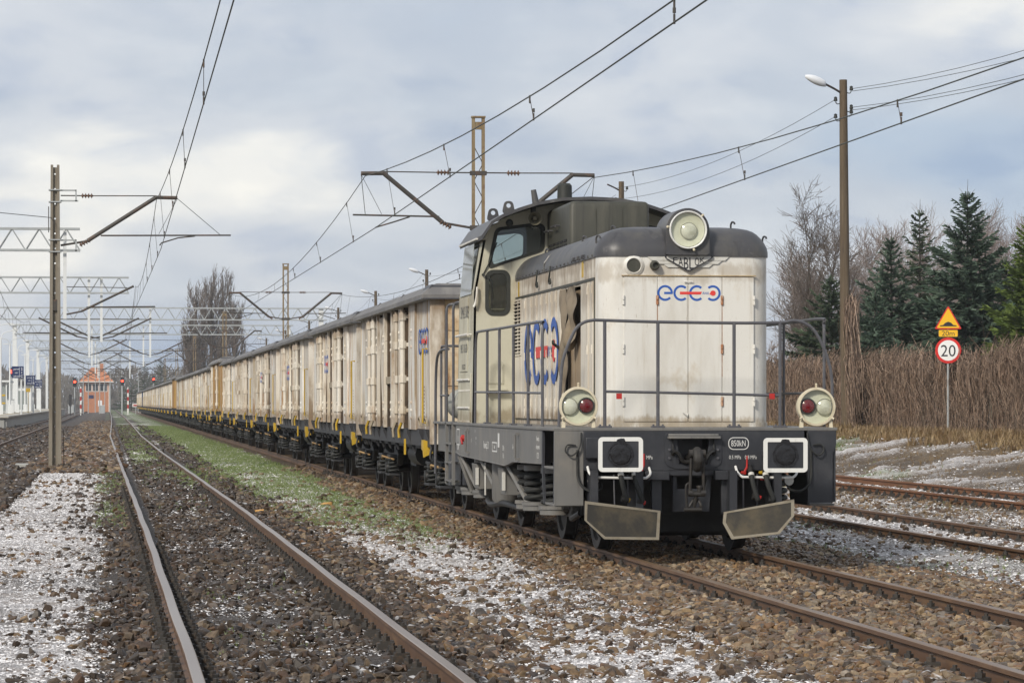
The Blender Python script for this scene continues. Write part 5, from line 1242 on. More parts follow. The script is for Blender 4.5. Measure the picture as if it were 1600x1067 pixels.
track('siding track with bright worn rails curving away left of the train', .559, 2.096, 0, 8, 900, [(0,0),(42,-.06),(90,-.2),(165,-.40),(260,-.2),(420,0),(900,0)], [(0,0),(50,-.03),(110,-.30),(165,-.40),(260,-.2),(420,0),(900,0)], head=m_railshine, clips=90, cy0=14)
track('rusty track on which the locomotive and wagons stand', LX-.75, LX+.75, 0, 10, 700, clips=110, cy0=17)
track('first rusty siding right of the locomotive with snow between the rails', 10.95, 12.45, -.15, 4, 700, side=m_rail, clips=40, cy0=34)
track('orange rusty siding at the foot of the snowy slope', 14.75, 16.3, 0, 8, 700, side=m_orangerail, head=m_orangerail, clips=30, cy0=48)
track('main line track curving past the platform edge', -5.75, -4.22, 0, -10, 900, [(0,0),(90,.0),(200,.0),(400,.15),(560,.1),(900,0)], [(0,0),(200,0),(400,.15),(560,.1),(900,0)], step=3)
tag(MB().tube(bez([(5.30,24.4,-.12),(5.15,24.3,-.09),(5.02,24.0,-.10),(5.05,23.7,-.11),(5.3,23.55,-.09)],6),.018,7).build('rail_bond_cable', m_rail), 'bent rusty bond cable lying against the near rail at lower right', 'cable')
# ------------------------------------------------------------------ overhead line
m_conc = M('weathered_concrete', (.22,.195,.155), [((.14,.115,.085),(5,5,.5),1.5,.42,.70,.8),((.30,.27,.22),(1,1,.6),5,.55,.75,.6),((.06,.05,.04),(1,1,1),16,.62,.74,.7)], rough=.85, bump=.15, bscale=14)
m_oldsteel = M('rusty_mast_steel', (.20,.145,.075), [((.29,.235,.145),(1,1,.6),3,.45,.68,.8),((.13,.06,.03),(1,1,1),6,.5,.7,.8)], rough=.75)
m_arm = M('dark_arm_steel', (.05,.045,.04), [((.12,.065,.04),(1,1,1),4,.48,.7,.8)], rough=.65)
m_wire = M('copper_wire', (.05,.055,.045), rough=.5)
m_insul = M('brown_insulator', (.13,.075,.05), rough=.3)
m_galv = M('galvanised_steel', (.36,.38,.385), [((.27,.29,.295),(1,1,1),2,.45,.7,.6)], rough=.5)
m_whitepost = M('white_painted_steel', (.66,.68,.68), [((.5,.52,.52),(1,1,1),1.5,.5,.7,.5)], rough=.5)
def insulator(mb, p, d, n=4, r=.07):
    p = Vector(p); d = Vector(d).normalized()
    pr = [(.02,-.16)]
    for k in range(n): h = -.12+.24*k/(n-1); pr += [(.025,h-.03),(r,h-.005),(r,h+.005),(.025,h+.02)]
    pr.append((.02,.16)); mb.lathe(pr, p, d, 12)
def bracket(mast, Y, x_pole, sgn, full=True, tip=2.72, end=3.28, r0=1.22, r1=4.72):
    """cantilever on a mast at x_pole; sgn=+1 reaches to the right"""
    X = lambda d: x_pole + sgn*d
    a = MB().tube([(X(.86),Y,5.98),(X(tip),Y,7.18)], .055, 8).tube([(X(tip-.06),Y,7.17),(X(end),Y,7.16)], .05, 8)
    arm = a.build('cantilever_arm', m_arm, mast)
    MB().cyl((X(1.0),Y,7.20),(X(tip),Y,7.21),.016,n=6).build('tie_rod', m_arm, arm)
    MB().tube([(X(r0),Y,6.13),(X(r1),Y,6.16)], .022, 7).build('registration_tube', m_arm, arm)
    MB().tube([(X(3.75),Y,6.13),(X(3.3),Y,6.08),(X(2.85),Y,5.94),(X(2.80),Y,5.87)] if full else [(X(1.67),Y,6.12),(X(2.1),Y,5.98),(X(2.5),Y,5.86)], .018, 7).build('steady_arm', m_arm, arm)
    MB().cyl((X(end),Y,7.14),(X(r1-.3),Y,6.18),.008,n=4).cyl((X(end),Y,7.14),(X(end-.5),Y,6.18),.006,n=4).build('stay_wire', m_wire, arm)
    for z in (7.2, 5.92):
        mb = MB()
        insulator(mb, (X(.86),Y,7.2) if z > 7 else (X(.80),Y,5.94), (sgn,0,.0 if z > 7 else .55)); mb.build('insulator', m_insul, mast)
    if full:
        for z0, z1 in ((7.04,7.36),(5.70,6.02)):
            MB().box(*sorted((X(.14),X(.56))),Y-.03,Y+.03,z1-.04,z1).box(*sorted((X(.14),X(.62))),Y-.03,Y+.03,z0,z0+.04).box(*sorted((X(.54),X(.58))),Y-.03,Y+.03,z0,z1).build('bracket_frame', m_galv, mast)
    MB().cyl((X(.15),Y,5.86),(X(.86),Y,5.98),.03,n=7).cyl((X(.15),Y,7.20),(X(.86),Y,7.2),.018,n=6).build('insulator_link', m_arm, mast)

# concrete mast on the left, with step holes
mx_, my_ = -1.385, 90.47
mast = thing('catenary_mast', 'tall weathered concrete mast with step holes and one bracket arm over the left siding', 'catenary mast', (0,0,0))
mb = MB()
for s_ in (-1,1):
    mb.hexa([(mx_+s_*.175,my_-.17,-.25),(mx_+s_*.075,my_-.17,-.25),(mx_+s_*.075,my_+.17,-.25),(mx_+s_*.175,my_+.17,-.25)], [(mx_+s_*.115,my_-.12,8.02),(mx_+s_*.05,my_-.12,8.02),(mx_+s_*.05,my_+.12,8.02),(mx_+s_*.115,my_+.12,8.02)])
z = -.2; k = 0
while z < 7.9:
    z2 = min(z+.40, 8.0); hw = .078-.028*(z/8)
    mb.box(mx_-hw,mx_+hw,my_-.05,my_+.05,z,z2-.045)
    if z2 < 7.9:
        for s_ in (-1,1): mb.box(*sorted((mx_+s_*hw,mx_+s_*.022)),my_-.05,my_+.05,z2-.045,z2)
    z = z2
mb.build('mast_shaft', m_conc, mast)
MB().box(mx_-.26,mx_+.3,my_-.4,my_+.3,-.35,-.13).build('footing', M('ochre_concrete_footing', (.32,.25,.15), [((.2,.15,.1),(1,1,1),7,.45,.7,.7)], rough=.9), mast, bevel=.02)
for z in (7.36,7.04,6.02,5.70): MB().box(mx_-.17,mx_+.17,my_-.16,my_+.16,z-.03,z+.0).build('mast_clamp', m_galv, mast)
MB().cyl((mx_-.17,my_-.1,6.2),(mx_-.17,my_-.1,6.9),.012).cyl((mx_+.24,my_,-.2),(mx_+.22,my_,.9),.010).tube([(mx_+.24,my_-.2,-.15),(mx_+.22,my_-.22,-.02),(mx_+.14,my_-.2,-.02)],.015).build('earth_wire', m_arm, mast)
MB().box(mx_-.14,mx_+.14,my_-.125,my_+.125,4.1,4.4).build('dark_band', m_arm, mast)
bracket(mast, my_, mx_, 1)
# rusty lattice masts between the locomotive track and the siding
LM = [(80.3,8.55),(168.0,8.63),(256,8.6),(344,8.6),(432,8.6),(520,8.6)]
mnames = ['rust and ochre lattice mast rising behind the locomotive cab, carrying two arms','lattice mast with two arms standing above the middle of the white wagons','lattice mast with arms in front of the right edge of the tall poplars','lattice mast with arms left of the poplars, halfway along the train','small distant lattice mast with arms above the far wagons','smallest lattice mast at the far end of the wagon row']
for i, (my, mz) in enumerate(LM):
    mt = thing('lattice_mast', mnames[i], 'catenary mast', group='lattice masts right of the train'); x = 8.95
    mb = MB()
    for s_ in (-1,1): mb.box(x+s_*.12-.035,x+s_*.12+.035,my-.07,my+.07,-.3,mz-.02)
    mb.build('mast_channel', m_oldsteel, mt)
    mb = MB(); z = .3; s_ = 1
    while z < mz-.8: mb.cyl((x-s_*.10,my-.03,z),(x+s_*.10,my-.03,z+.38),.011,n=5); z += .42; s_ = -s_
    mb.build('lattice_bar', m_arm, mt)
    MB().box(x-.17,x+.17,my-.1,my+.1,mz-.02,mz+.02).box(x-.12,x+.12,my-.05,my+.05,mz-.3,mz-.12).build('mast_cap', m_oldsteel, mt)
    for s_ in (-1,1): bracket(mt, my, x, s_, full=False, tip=2.32, end=2.85, r0=.95, r1=3.05)
    MB().box(x-.2,x+.2,my-.08,my+.08,5.80,5.92).box(x-.2,x+.2,my-.08,my+.08,7.14,7.24).build('mast_clamp', m_arm, mt)

def wire_line(label, X, supports, zc, zm, x_far=None, drops=7, rad=.009, sagm=1.05, zig=.2, group=None):
    t = thing('overhead_line', label, 'overhead line', group=group)
    cpts = []; mpts = []
    for i in range(len(supports)-1):
        a, b = supports[i], supports[i+1]; xa = X + (zig if i % 2 else -zig); xb = X + (zig if (i+1) % 2 else -zig)
        n = 16; drops_ = []
        for k in range(n):
            u = k/n; y = a+(b-a)*u; cpts.append((xa+(xb-xa)*u, y, zc-.02*4*u*(1-u))); mpts.append((X, y, zm-sagm*4*u*(1-u)))
        for k in range(drops):
            u = (k+.5)/drops; y = a+(b-a)*u
            if y < 18: continue
            xc, zc_ = xa+(xb-xa)*u, zc-.02*4*u*(1-u); zm_ = zm-sagm*4*u*(1-u)
            d = MB().cyl((xc,y,zc_),(X,y,zm_),.005 if rad < .012 else rad*.5,n=4)
            if y < 120: d.cyl((xc,y,zc_-.02),(xc,y,zc_+.09),.014,n=6).cyl((X,y,zm_-.10),(X,y,zm_+.02),.014,n=6).cyl((xc,y,zc_+.10),(xc,y,zc_+.16),.020,n=6)
            d.build('dropper', m_arm, t)
    cpts.append((X, supports[-1], zc)); mpts.append((X, supports[-1], zm))
    MB().tube(cpts, rad, 6).build('contact_wire', m_wire, t); MB().tube(mpts, rad, 6).build('messenger_wire', m_wire, t)
    return t
sup = [-8, 80.3, 168, 256, 344, 432, 520, 640]
wire_line('overhead contact line with droppers above the locomotive and the wagons', 6.2, sup, 5.82, 7.1, rad=.0105)
wire_line('overhead contact line with droppers crossing the right of the sky above the first siding', 11.75, sup, 5.82, 7.1, rad=.0105)
wire_line('overhead contact line above the bright left siding, rising to the top of the picture', 1.33, [2, my_, 157, 216, 288, 360, 440, 520, 640], 5.78, 7.1, rad=.009, sagm=.75, zig=.12)
wire_line('overhead contact line above the main track left of the concrete mast', -4.98, [60, 157, 216, 288, 360, 440, 520, 640], 5.6, 6.9, rad=.011, sagm=.6)
tag(MB().tube([(-1.45,my_,6.6)] + [(-1.45-7*u, my_-25*u, 6.6+.9*u-2.0*u*(1-u)) for u in (.2,.4,.6,.8,1)], .010, 5).build('feeder_cable', m_wire), 'single cable sagging from the concrete mast out of the left edge', 'cable')

# white lattice gantries
GA = [(157,-34,-1.25,8.75,1.0),(216,-30,1.4,8.7,1.0),(288,-24,18.9,8.8,1.0),(360,-9.8,20.0,9.0,1.0),(440,-10.3,1.6,8.8,1.0),(530,-10.8,14,9.0,1.0),(620,-11,4,9,1.0)]
gnames = ['nearest white lattice gantry, behind the top of the concrete mast','second white lattice gantry, ending above the left siding','white lattice gantry crossing right over the train in front of the upper poplars','lower white lattice gantry crossing in front of the poplar trunks','distant white gantry above the station signs','faint white gantry over the signal box','farthest faint white gantry above the red signals']
posts_ = {157:[-1.95],216:[-1.15,.0-.35],288:[-1.5,3.7],360:[-1.6,3.9],440:[-1.5,3.0],530:[-1.4,3.6],620:[-1.4]}
for i, (Y, x0, x1, zb, hh) in enumerate(GA):
    g = thing('gantry', gnames[i], 'gantry', group='white gantries spanning the tracks')
    th_ = .045 if Y < 300 else .055
    for yy in (-.35,.35):
        MB().box(x0,x1,Y+yy-th_,Y+yy+th_,zb-th_,zb+th_).build('bottom_chord', m_galv, g)
        MB().box(x0,x1,Y+yy-th_,Y+yy+th_,zb+hh-th_,zb+hh+th_).build('top_chord', m_galv, g)
        mb = MB(); n = int((x1-x0)/.62); st_ = (x1-x0)/n
        for k in range(n):
            a, b = (zb, zb+hh) if k % 2 == 0 else (zb+hh, zb)
            mb.cyl((x0+k*st_,Y+yy,a),(x0+(k+1)*st_,Y+yy,b),.03,n=5)
        mb.build('lattice_web', m_galv, g)['kind'] = 'stuff'
    if x0 > -20: MB().box(x0-.22,x0+.22,Y-.22,Y+.22,-.2,zb+hh).box(x0-.6,x0+.6,Y-.4,Y+.4,zb+hh-.1,zb+hh+.1).build('column', m_whitepost, g)
    if x1 > 10: MB().box(x1-.7,x1-.3,Y-.25,Y+.25,-.2,zb+hh).build('column', m_whitepost, g)
    for x in posts_[Y]:
        p_ = MB().box(x-.08,x+.08,Y-.08,Y+.08,5.55,zb+hh).build('drop_post', m_whitepost, g)
        for s_ in ((1,-1) if i > 0 else (1,)):
            if s_ < 0 and i < 1: continue
            reach = 2.9
            MB().tube([(x+s_*.75,Y,5.9),(x+s_*(reach+.3),Y,7.1)], .06, 6).cyl((x,Y,5.75),(x+s_*.75,Y,5.9),.04).tube([(x+s_*1.0,Y,6.1),(x+s_*4.2,Y,6.14)],.035,5).cyl((x,Y,7.05),(x+s_*reach,Y,7.02),.02,n=5).build('cantilever_arm', m_arm, p_)
# ------------------------------------------------------------------ street lamps on wooden poles
m_wood = M('weathered_pole_wood', (.088,.063,.038), [((.14,.105,.066),(6,6,.35),1.5,.42,.7,.8),((.055,.04,.028),(9,9,.6),1.5,.55,.72,.8)], rough=.85, bump=.25, bscale=9)
m_lamphead = M('white_lamp_head', (.78,.80,.82), [((.66,.69,.71),(1,1,1),5,.5,.7,.5)], rough=.35)
def lamp_pole(Y, z_top, label, near=False, head=True, x=22.8):
    t = thing('lamp_pole', label, 'lamp post', group='wooden lamp poles along the fence')
    n = 14 if near else 8
    MB().tube([(x+.30*(.5 if near else .2),Y,.3),(x+.12*(.5 if near else .2),Y,4),(x,Y,z_top)], [.19,.16,.12], n).build('pole', m_wood, t)
    MB().tube(bez([(x-.05,Y,z_top-.42),(x-.35,Y-.15,z_top-.28),(x-.68,Y-.35,z_top-.16)],4), .035, 7).build('lamp_arm', m_arm, t)
    # cobra-head lantern seen from the side
    mb = MB(); loops = []
    for k in range(9):
        u = k/8; w_ = .02+.13*math.sin(math.pi*min(1,u*.85+.12))**.7; h_ = .02+.125*math.sin(math.pi*min(1, u*.8+.15))**.8
        cxp = x-.62-.72*u; cyp = Y-.33-.30*u; cz = z_top-.17+.20*u
        loops.append([(cxp+.25*w_*math.cos(2*math.pi*j/10), cyp+w_*math.cos(2*math.pi*j/10), cz+h_*math.sin(2*math.pi*j/10)) for j in range(10)])
    if head: mb.loft(loops).build('lamp_head', m_lamphead, t, smooth=60)
    for z, s_ in ((z_top-.28,1),(z_top-.86,1),(z_top-.62,-1),(z_top-1.15,-1),(z_top-1.0,1)) if near else ((z_top-.3,1),(z_top-.8,-1)):
        MB().tube(bez([(x+s_*.10,Y-.02,z-.12),(x+s_*.2,Y-.03,z-.14),(x+s_*.25,Y-.03,z-.07)],4),.016,6).lathe([(.02,-.06),(.055,-.05),(.06,0),(.045,.03),(.055,.06),(.02,.09)], (x+s_*.25,Y-.03,z), (0,0,1), 10).build('insulator', m_gasket, t)
    return t
LPS = [(101.8,11.69,'tall wooden lamp pole with white lantern and ivy, right of the locomotive',True),(146.9,11.5,'wooden lamp pole whose top shows just behind the locomotive exhaust housing',False),(238,11.2,'wooden lamp pole with white lantern above the roof of the first wagon',False),(283.7,11.2,'wooden lamp pole with lantern left of the tallest one above the second wagon',False),(330,11.1,'distant wooden lamp pole above the third wagon',False),(378,11.1,'distant wooden lamp pole above the fourth wagon',False),(428,11,'small distant lamp pole just right of the second lattice mast arms',False),(480,11,'very small lamp pole in front of the poplars',False)]
for Y, z, lb, nr_ in LPS: lamp_pole(Y, z, lb, nr_, Y != 146.9)
def hang(a, b, sag, n=14): return [(a[0]+(b[0]-a[0])*k/n, a[1]+(b[1]-a[1])*k/n, a[2]+(b[2]-a[2])*k/n - sag*4*(k/n)*(1-k/n)) for k in range(n+1)]
Y0, zt = 101.8, 11.69
for k, (s_, zz, dx) in enumerate(((1,-.28,.25),(1,-.86,.25),(1,-.95,.2),(1,-.35,.3))):
    tag(MB().tube(hang((22.8+dx,Y0,zt+zz),(22.8+dx+.4*k,40,zt+zz-.3),.9), .009, 5).build('power_line', m_wire), ['topmost of the thin lines running right from the lamp pole','third thin line running right from the lamp pole','lowest thin line running right from the lamp pole','second thin line running right from the lamp pole'][k], 'power line', group='thin lines at the lamp poles')
for k, (zz, dx) in enumerate(((-.62,-.25),(-1.15,-.25))):
    tag(MB().tube(hang((22.8+dx,Y0,zt+zz),(22.8-.25,146.9,11.5-.3-.5*k),.5), .009, 5).build('power_line', m_wire), ['upper thin line running left from the near lamp pole','lower thin line running left from the near lamp pole'][k], 'power line', group='thin lines at the lamp poles')
for (ya, yb) in ((146.9,238),(238,283.7),(283.7,330)):
    tag(MB().tube(hang((22.55,ya,10.9),(22.55,yb,10.7),.9), .010, 4).build('power_line', m_wire), f'thin line hung between the small lamp poles above the {"first" if ya<150 else "second" if ya<240 else "third"} wagon', 'power line', group='thin lines at the lamp poles')

# ------------------------------------------------------------------ road signs at the fence
m_sgy = M('yellow_sign_face', (.80,.46,.012), rough=.4); m_sgr = M('red_sign_edge', (.60,.025,.02), rough=.4); m_sgw = M('white_sign_face', (.78,.78,.76), rough=.4)
sx0, sy0 = 23.25, 90.5; ang = R(-9)
def sgn_thing(name, label, z):
    t = thing(name, label, 'road sign', (sx0, sy0, z), ang); return t
pt = thing('sign_post', 'thin grey post carrying three road signs in front of the vines', 'sign post', (sx0, sy0, 0), ang)
MB().cyl((0,.045,.4),(0,.045,4.2),.032,n=10).build('post', m_galv, pt)
def tri(r, z=0): return rpoly([(r*math.cos(R(a)), r*math.sin(R(a))+z) for a in (-30, 90, 210)], r*.12)
t = sgn_thing('warning_sign', 'yellow triangular warning sign with red edge and black speed hump', 3.89)
MB().py(tri(.435), 0, .02).build('sign_plate', m_sgr, t); MB().py(tri(.372), -.004, -.0005).build('sign_face', m_sgy, t)
MB().py([(-.23,-.14),(-.23,-.115),(-.14,-.10),(-.08,-.04),(0,-.01),(.08,-.04),(.14,-.10),(.23,-.115),(.23,-.14)], -.007, -.0045).build('hump_symbol', m_ink, t)
t = sgn_thing('distance_plate', 'small yellow plate reading 20m below the triangular sign', 3.555)
MB().py(rrect(-.275,.275,-.105,.105,.03), 0, .015).build('sign_plate', m_ink, t); MB().py(rrect(-.262,.262,-.092,.092,.025), -.004, -.0005).build('sign_face', m_sgy, t)
V, F_ = text_mesh('20m', .20, .001); MB().add([(v[0]*1.1, -.0055-v[2], v[1]-.068) for v in V], F_) if False else None
mb = MB(); mb.add([(v[0]*1.05, -.0055-v[2], v[1]-.068) for v in V], F_); mb.build('lettering', m_ink, t)
t = sgn_thing('speed_limit_sign', 'round white speed limit sign reading 20 with red ring, half hidden by vines', 3.08)
MB().py(circ(0,0,.36,40), 0, .02).build('sign_plate', m_sgr, t); MB().py(circ(0,0,.285,40), -.004, -.0005).build('sign_face', m_sgw, t)
V, F_ = text_mesh('20', .46, .001); mb = MB(); mb.add([(v[0]*.95, -.0055-v[2], v[1]-.165) for v in V], F_); mb.build('lettering', m_ink, t)

# ------------------------------------------------------------------ fence covered with bare vines
m_board = M('dark_fence_board', (.06,.046,.036), [((.10,.08,.06),(1,8,.5),2,.42,.7,.8)], rough=.9)
m_vine = leafy('bare_vine_stem', [(.10,.066,.048),(.15,.105,.078),(.075,.05,.038),(.20,.15,.115),(.12,.075,.05),(.055,.038,.03)])
m_vine2 = M('bare_brown_stem', (.265,.195,.15), [((.41,.32,.255),(1,6,.4),2.2,.46,.62,.85),((.07,.05,.038),(1,9,.5),2.5,.5,.64,.85),((.22,.13,.08),(1,1,1),.8,.5,.7,.5)], rough=.9, coords='World')
_t = m_vine2.node_tree; _b = _t.nodes['Principled BSDF']; _a = _t.nodes.new('ShaderNodeAttribute'); _a.attribute_name = 'tone'
_r = _t.nodes.new('ShaderNodeValToRGB'); _t.links.new(_a.outputs['Fac'], _r.inputs[0]); _e = _r.color_ramp.elements; _e[0].color = (.35,.32,.30,1); _e[0].position = .1; _e[1].color = (1.5,1.45,1.4,1); _e[1].position = .95
_m = _t.nodes.new('ShaderNodeMix'); _m.data_type = 'RGBA'; _m.blend_type = 'MULTIPLY'; _m.inputs[0].default_value = 1
_t.links.new(_b.inputs['Base Color'].links[0].from_socket, _m.inputs[6]); _t.links.new(_r.outputs[0], _m.inputs[7]); _t.links.new(_m.outputs[2], _b.inputs['Base Color'])
fe = thing('vine_covered_fence', 'long dark fence completely overgrown with bare brown hanging vines', 'fence')
FX = 23.8
for k in range(41):
    y = 40.5 + k*2.5
    MB().box(FX+.02,FX+.06,y+.06,y+2.44,.35,2.75).build('fence_panel', m_board, fe)
    MB().box(FX-.04,FX+.08,y-.06,y+.06,.2,2.8).build('fence_post', m_conc, fe)
TONES = []
def strands(n, x0, y0, y1, zt, zb, seed, rad=(.006,.016), out=.45, segs=5, clump=1.0):
    """hanging stems as thin three-sided tubes; returns numpy verts and quads"""
    q = np.random.default_rng(seed); V = []; F = []; o = 0; TN = []
    for i in range(n):
        y = q.uniform(y0, y1); cl = fbm(np.array([y*.9*clump]), np.array([3.3]), 71, 3)[0]
        if q.random() > .25 + 1.3*cl: continue
        top = zt + .8*(cl-.5) + q.normal(0,.16); bot = zb + q.random()**2.0*(top-zb)*.7
        dx = -q.random()**.7*out*(.1+2.2*max(0,cl-.25)); r = q.uniform(*rad)
        cx_ = x0 + q.uniform(-.25,.1); yy = y; P_ = []
        lean = q.normal(0,.42)
        for k in range(segs+1):
            u = k/segs; arch = math.sin(math.pi*min(1,u*1.7))*.5 if u < .6 else 0
            P_.append((cx_+dx*(math.sin(math.pi*min(1,u*1.35+.12)))+q.normal(0,.035), yy+lean*u+q.normal(0,.075), top+.16*math.sin(math.pi*min(1,u*4))*(.4+q.random()*.6)-(top-bot)*u**1.15))
        for k, p in enumerate(P_):
            rr_k = r*(1-.45*k/segs)
            V += [(p[0]-rr_k,p[1]-rr_k*.6,p[2]),(p[0]-rr_k*.2,p[1]+rr_k,p[2]),(p[0]+rr_k,p[1]-rr_k*.3,p[2])]
        for k in range(segs):
            for j in range(3): F.append((o+3*k+j, o+3*k+(j+1)%3, o+3*k+3+(j+1)%3, o+3*k+3+j))
        o += 3*(segs+1); TN += [q.random()]*(3*(segs+1))
    TONES.append(np.array(TN)); return np.array(V), np.array(F)
Va, Fa = strands(7600, FX, 41, 142, 2.95, .40, 5, rad=(.004,.012))
Vb, Fb = strands(2000, FX, 41, 142, 3.02, 1.9, 6, rad=(.004,.010), out=.75)
# twigs sticking up from the top
q = np.random.default_rng(17); n_ = 2600; Y_ = q.uniform(41,142,n_); c_ = fbm(Y_*.9, Y_*0+3.3, 71, 3)
P_ = np.stack([FX-.1+q.normal(0,.12,n_), Y_, 2.75+.8*(c_-.5)+q.uniform(-.25,.1,n_)],1); D_ = np.stack([q.normal(-.1,.5,n_), q.normal(0,.7,n_), q.uniform(.15,1.1,n_)],1)
def thin(P_, D_, ln, r):
    """straight three-sided stems"""
    D_ = D_/np.linalg.norm(D_,axis=1,keepdims=True); k = len(P_); off = np.array([(-1,-.6,.2),(-.2,1,-.3),(1,-.3,.4)])
    Q_ = P_+D_*ln[:,None]; V_ = np.concatenate([P_[:,None,:]+off[None]*r[:,None,None], Q_[:,None,:]+off[None]*r[:,None,None]*.4],1).reshape(-1,3)
    i_ = np.arange(k)[:,None,None]*6; F_ = (i_+np.array([[0,1,4,3],[1,2,5,4],[2,0,3,5]])[None]).reshape(-1,4); return V_, F_
Vt, Ft = thin(P_, D_, q.uniform(.15,.6,n_), q.uniform(.004,.009,n_))
n_ = 13000; Y_ = q.uniform(41,142,n_); P_ = np.stack([FX-.34+q.normal(0,.18,n_), Y_, q.uniform(.5,3.0,n_)],1); D_ = np.stack([q.normal(-.1,.3,n_), q.normal(0,.8,n_), q.normal(-.4,.7,n_)],1)
Vu, Fu = thin(P_, D_, q.uniform(.25,.9,n_), q.uniform(.003,.007,n_))
V = np.concatenate([Va, Vb, Vt, Vu]); F = np.concatenate([Fa, Fb+len(Va), Ft+len(Va)+len(Vb), Fu+len(Va)+len(Vb)+len(Vt)])
vme = raw_mesh('vines', V, F, m_vine2); vo = tag(link('vines', vme, fe), kind='stuff')
tn = np.concatenate(TONES[:2] + [np.repeat(q.random(2600), 6), np.repeat(.25+.75*q.random(13000), 6)]).astype(np.float32)
vme.attributes.new('tone', 'FLOAT', 'POINT').data.foreach_set('value', tn)
# ivy on the near lamp pole
Vc, Fc = strands(260, 23.15, 101.4, 102.3, 3.2, .4, 12, rad=(.006,.016), out=.5, clump=.01)
Vd, Fd = strands(420, 23.12, 101.4, 102.2, 4.9, 1.2, 13, rad=(.006,.014), out=.30, clump=.01)
ime = raw_mesh('climbing_vine', np.concatenate([Vc,Vd]), np.concatenate([Fc,Fd+len(Vc)]), m_vine2); iv = link('climbing_vine', ime)
ime.attributes.new('tone', 'FLOAT', 'POINT').data.foreach_set('value', np.concatenate(TONES[2:4]).astype(np.float32))
tag(iv, 'bare brown vine climbing the foot of the tall lamp pole', 'climbing plant')

# ------------------------------------------------------------------ station side: platform, signs, signals, signal box
m_plat = M('platform_concrete', (.38,.38,.36), [((.28,.28,.265),(1,1,.4),1.2,.42,.7,.7),((.2,.19,.17),(1,4,.4),1,.58,.75,.5)], rough=.85, coords='World')
m_plattop = M('platform_paving', (.42,.40,.35), [((.34,.32,.28),(1,1,1),.6,.45,.65,.7)], rough=.85, coords='World')
pl = tag(thing('platform', 'pale concrete station platform beside the main track on the left', 'platform'), kind='structure')
for k in range(40):
    y = 229.6 + k*8
    MB().box(-6.95,-6.8,y+.03,y+7.97,-.3,.62).build('wall_panel', m_plat, pl)
MB().box(-19,-6.95,229.5,549.5,-.3,.60).build('platform_core', m_plat, pl)
MB().box(-19,-6.65,229.3,549.6,.62,.73).build('paving', m_plattop, pl)
MB().box(-8.0,-7.85,229.5,549,.731,.738).build('yellow_line', m_yellow, pl)
m_blueb = M('dark_blue_board', (.012,.025,.09), rough=.4); m_signw = M('white_lettering', (.75,.76,.78), rough=.5)
def station_sign(x, y, z, w_, h_, lines, label, right):
    t = thing('station_sign', label, 'station sign', group='dark blue station signs')
    MB().box(x-w_/2,x+w_/2,y,y+.12,z-h_/2,z+h_/2).build('board', m_blueb, t)
    mb = MB()
    for i, (a, b) in enumerate(lines):
        zz = z+h_/2-h_*(.30+.30*i)
        text(mb, a, h_*.20, lambda px_, py_, d: (x-w_*.10+px_, y-.004-(.004 if d > 0 else 0), zz+py_), .002)
        text(mb, b, h_*.30, lambda px_, py_, d: (x+w_*.34+px_, y-.004-(.004 if d > 0 else 0), zz-.03*h_+py_), .002)
    mb.build('lettering', m_signw, t)
    MB().box(x+w_*.14,x+w_*.16,y-.006,y-.001,z-h_*.42,z+h_*.42).build('divider', m_signw, t)
    MB().cyl((x+right*w_*.3,y+.2,.73),(x+right*w_*.3,y+.2,z+h_*.5),.06,n=8).build('post', m_whitepost, t)
station_sign(-6.9,262,4.03,.92,.92,(('peron','2'),('tor','1'),('sektor','C')),'largest dark blue station sign with white 2, 1 and C on the platform',1)
station_sign(-7.0,310,3.75,.86,.86,(('peron','2'),('tor','1'),('sektor','B')),'second dark blue station sign, above a yellow board',1)
station_sign(-7.0,345,3.6,.80,.86,(('peron','2'),('tor','1'),('sektor','B')),'third dark blue station sign, half behind the concrete mast',1)
t = thing('yellow_board', 'small yellow notice board below the second station sign', 'notice board'); MB().box(-7.4,-7.0,309.6,309.7,2.65,3.0).cyl((-7.2,309.8,.73),(-7.2,309.8,2.7),.04,n=6).build('board', m_yellow, t)
def plat_lamp(x, y, h_, label):
    t = thing('platform_lamp', label, 'lamp post', group='white platform lamps')
    MB().cyl((x,y,.7),(x,y,h_-.6),.09,.06,8).box(x-.18,x+.18,y-.18,y+.18,.7,1.5).build('post', m_whitepost, t)
    for s_ in (-1,1): MB().tube(bez([(x,y,h_-.7),(x+s_*.15,y,h_-.2),(x+s_*.6,y,h_),(x+s_*1.15,y,h_+.08)],4),.035,6).box(x+s_*1.1-.25,x+s_*1.1+.25,y-.1,y+.1,h_+.04,h_+.12).build('lamp_arm', m_whitepost, t)
for k, (x, y) in enumerate(((-8.0,240),(-8.2,262),(-8.3,290),(-8.5,322),(-8.6,356),(-8.6,395),(-8.7,440))):
    plat_lamp(x, y, 7.2, ['nearest white twin-arm platform lamp at the left edge','second white twin-arm platform lamp from the left edge'][k] if k < 2 else 'white twin-arm platform lamp, ' + words_n[k] + ' from the left edge')
sh = thing('platform_shelter', 'glazed white shelter with yellow bands on the platform, behind the station signs', 'shelter')
m_shg = glassy('shelter_glass', (.7,.78,.78), .6)
for x in (-8.9,-11.6,-14): 
    for y in (300,306,312): MB().box(x-.06,x+.06,y-.06,y+.06,.73,3.5).build('post', m_whitepost, sh)
MB().box(-14.3,-8.6,299.6,312.4,3.5,3.66).build('roof', m_whitepost, sh)
for y in (300.1,305.9,311.9): MB().box(-13.9,-9.0,y,y+.03,.9,3.2).build('glass_wall', m_shg, sh); MB().box(-13.9,-9.0,y-.02,y-.01,1.55,1.7).box(-13.9,-9.0,y-.02,y-.01,2.25,2.4).build('yellow_band', m_yellow, sh)
MB().box(-10.4,-9.3,300.3,300.8,.8,1.5).build('bench', m_whitepost, sh)
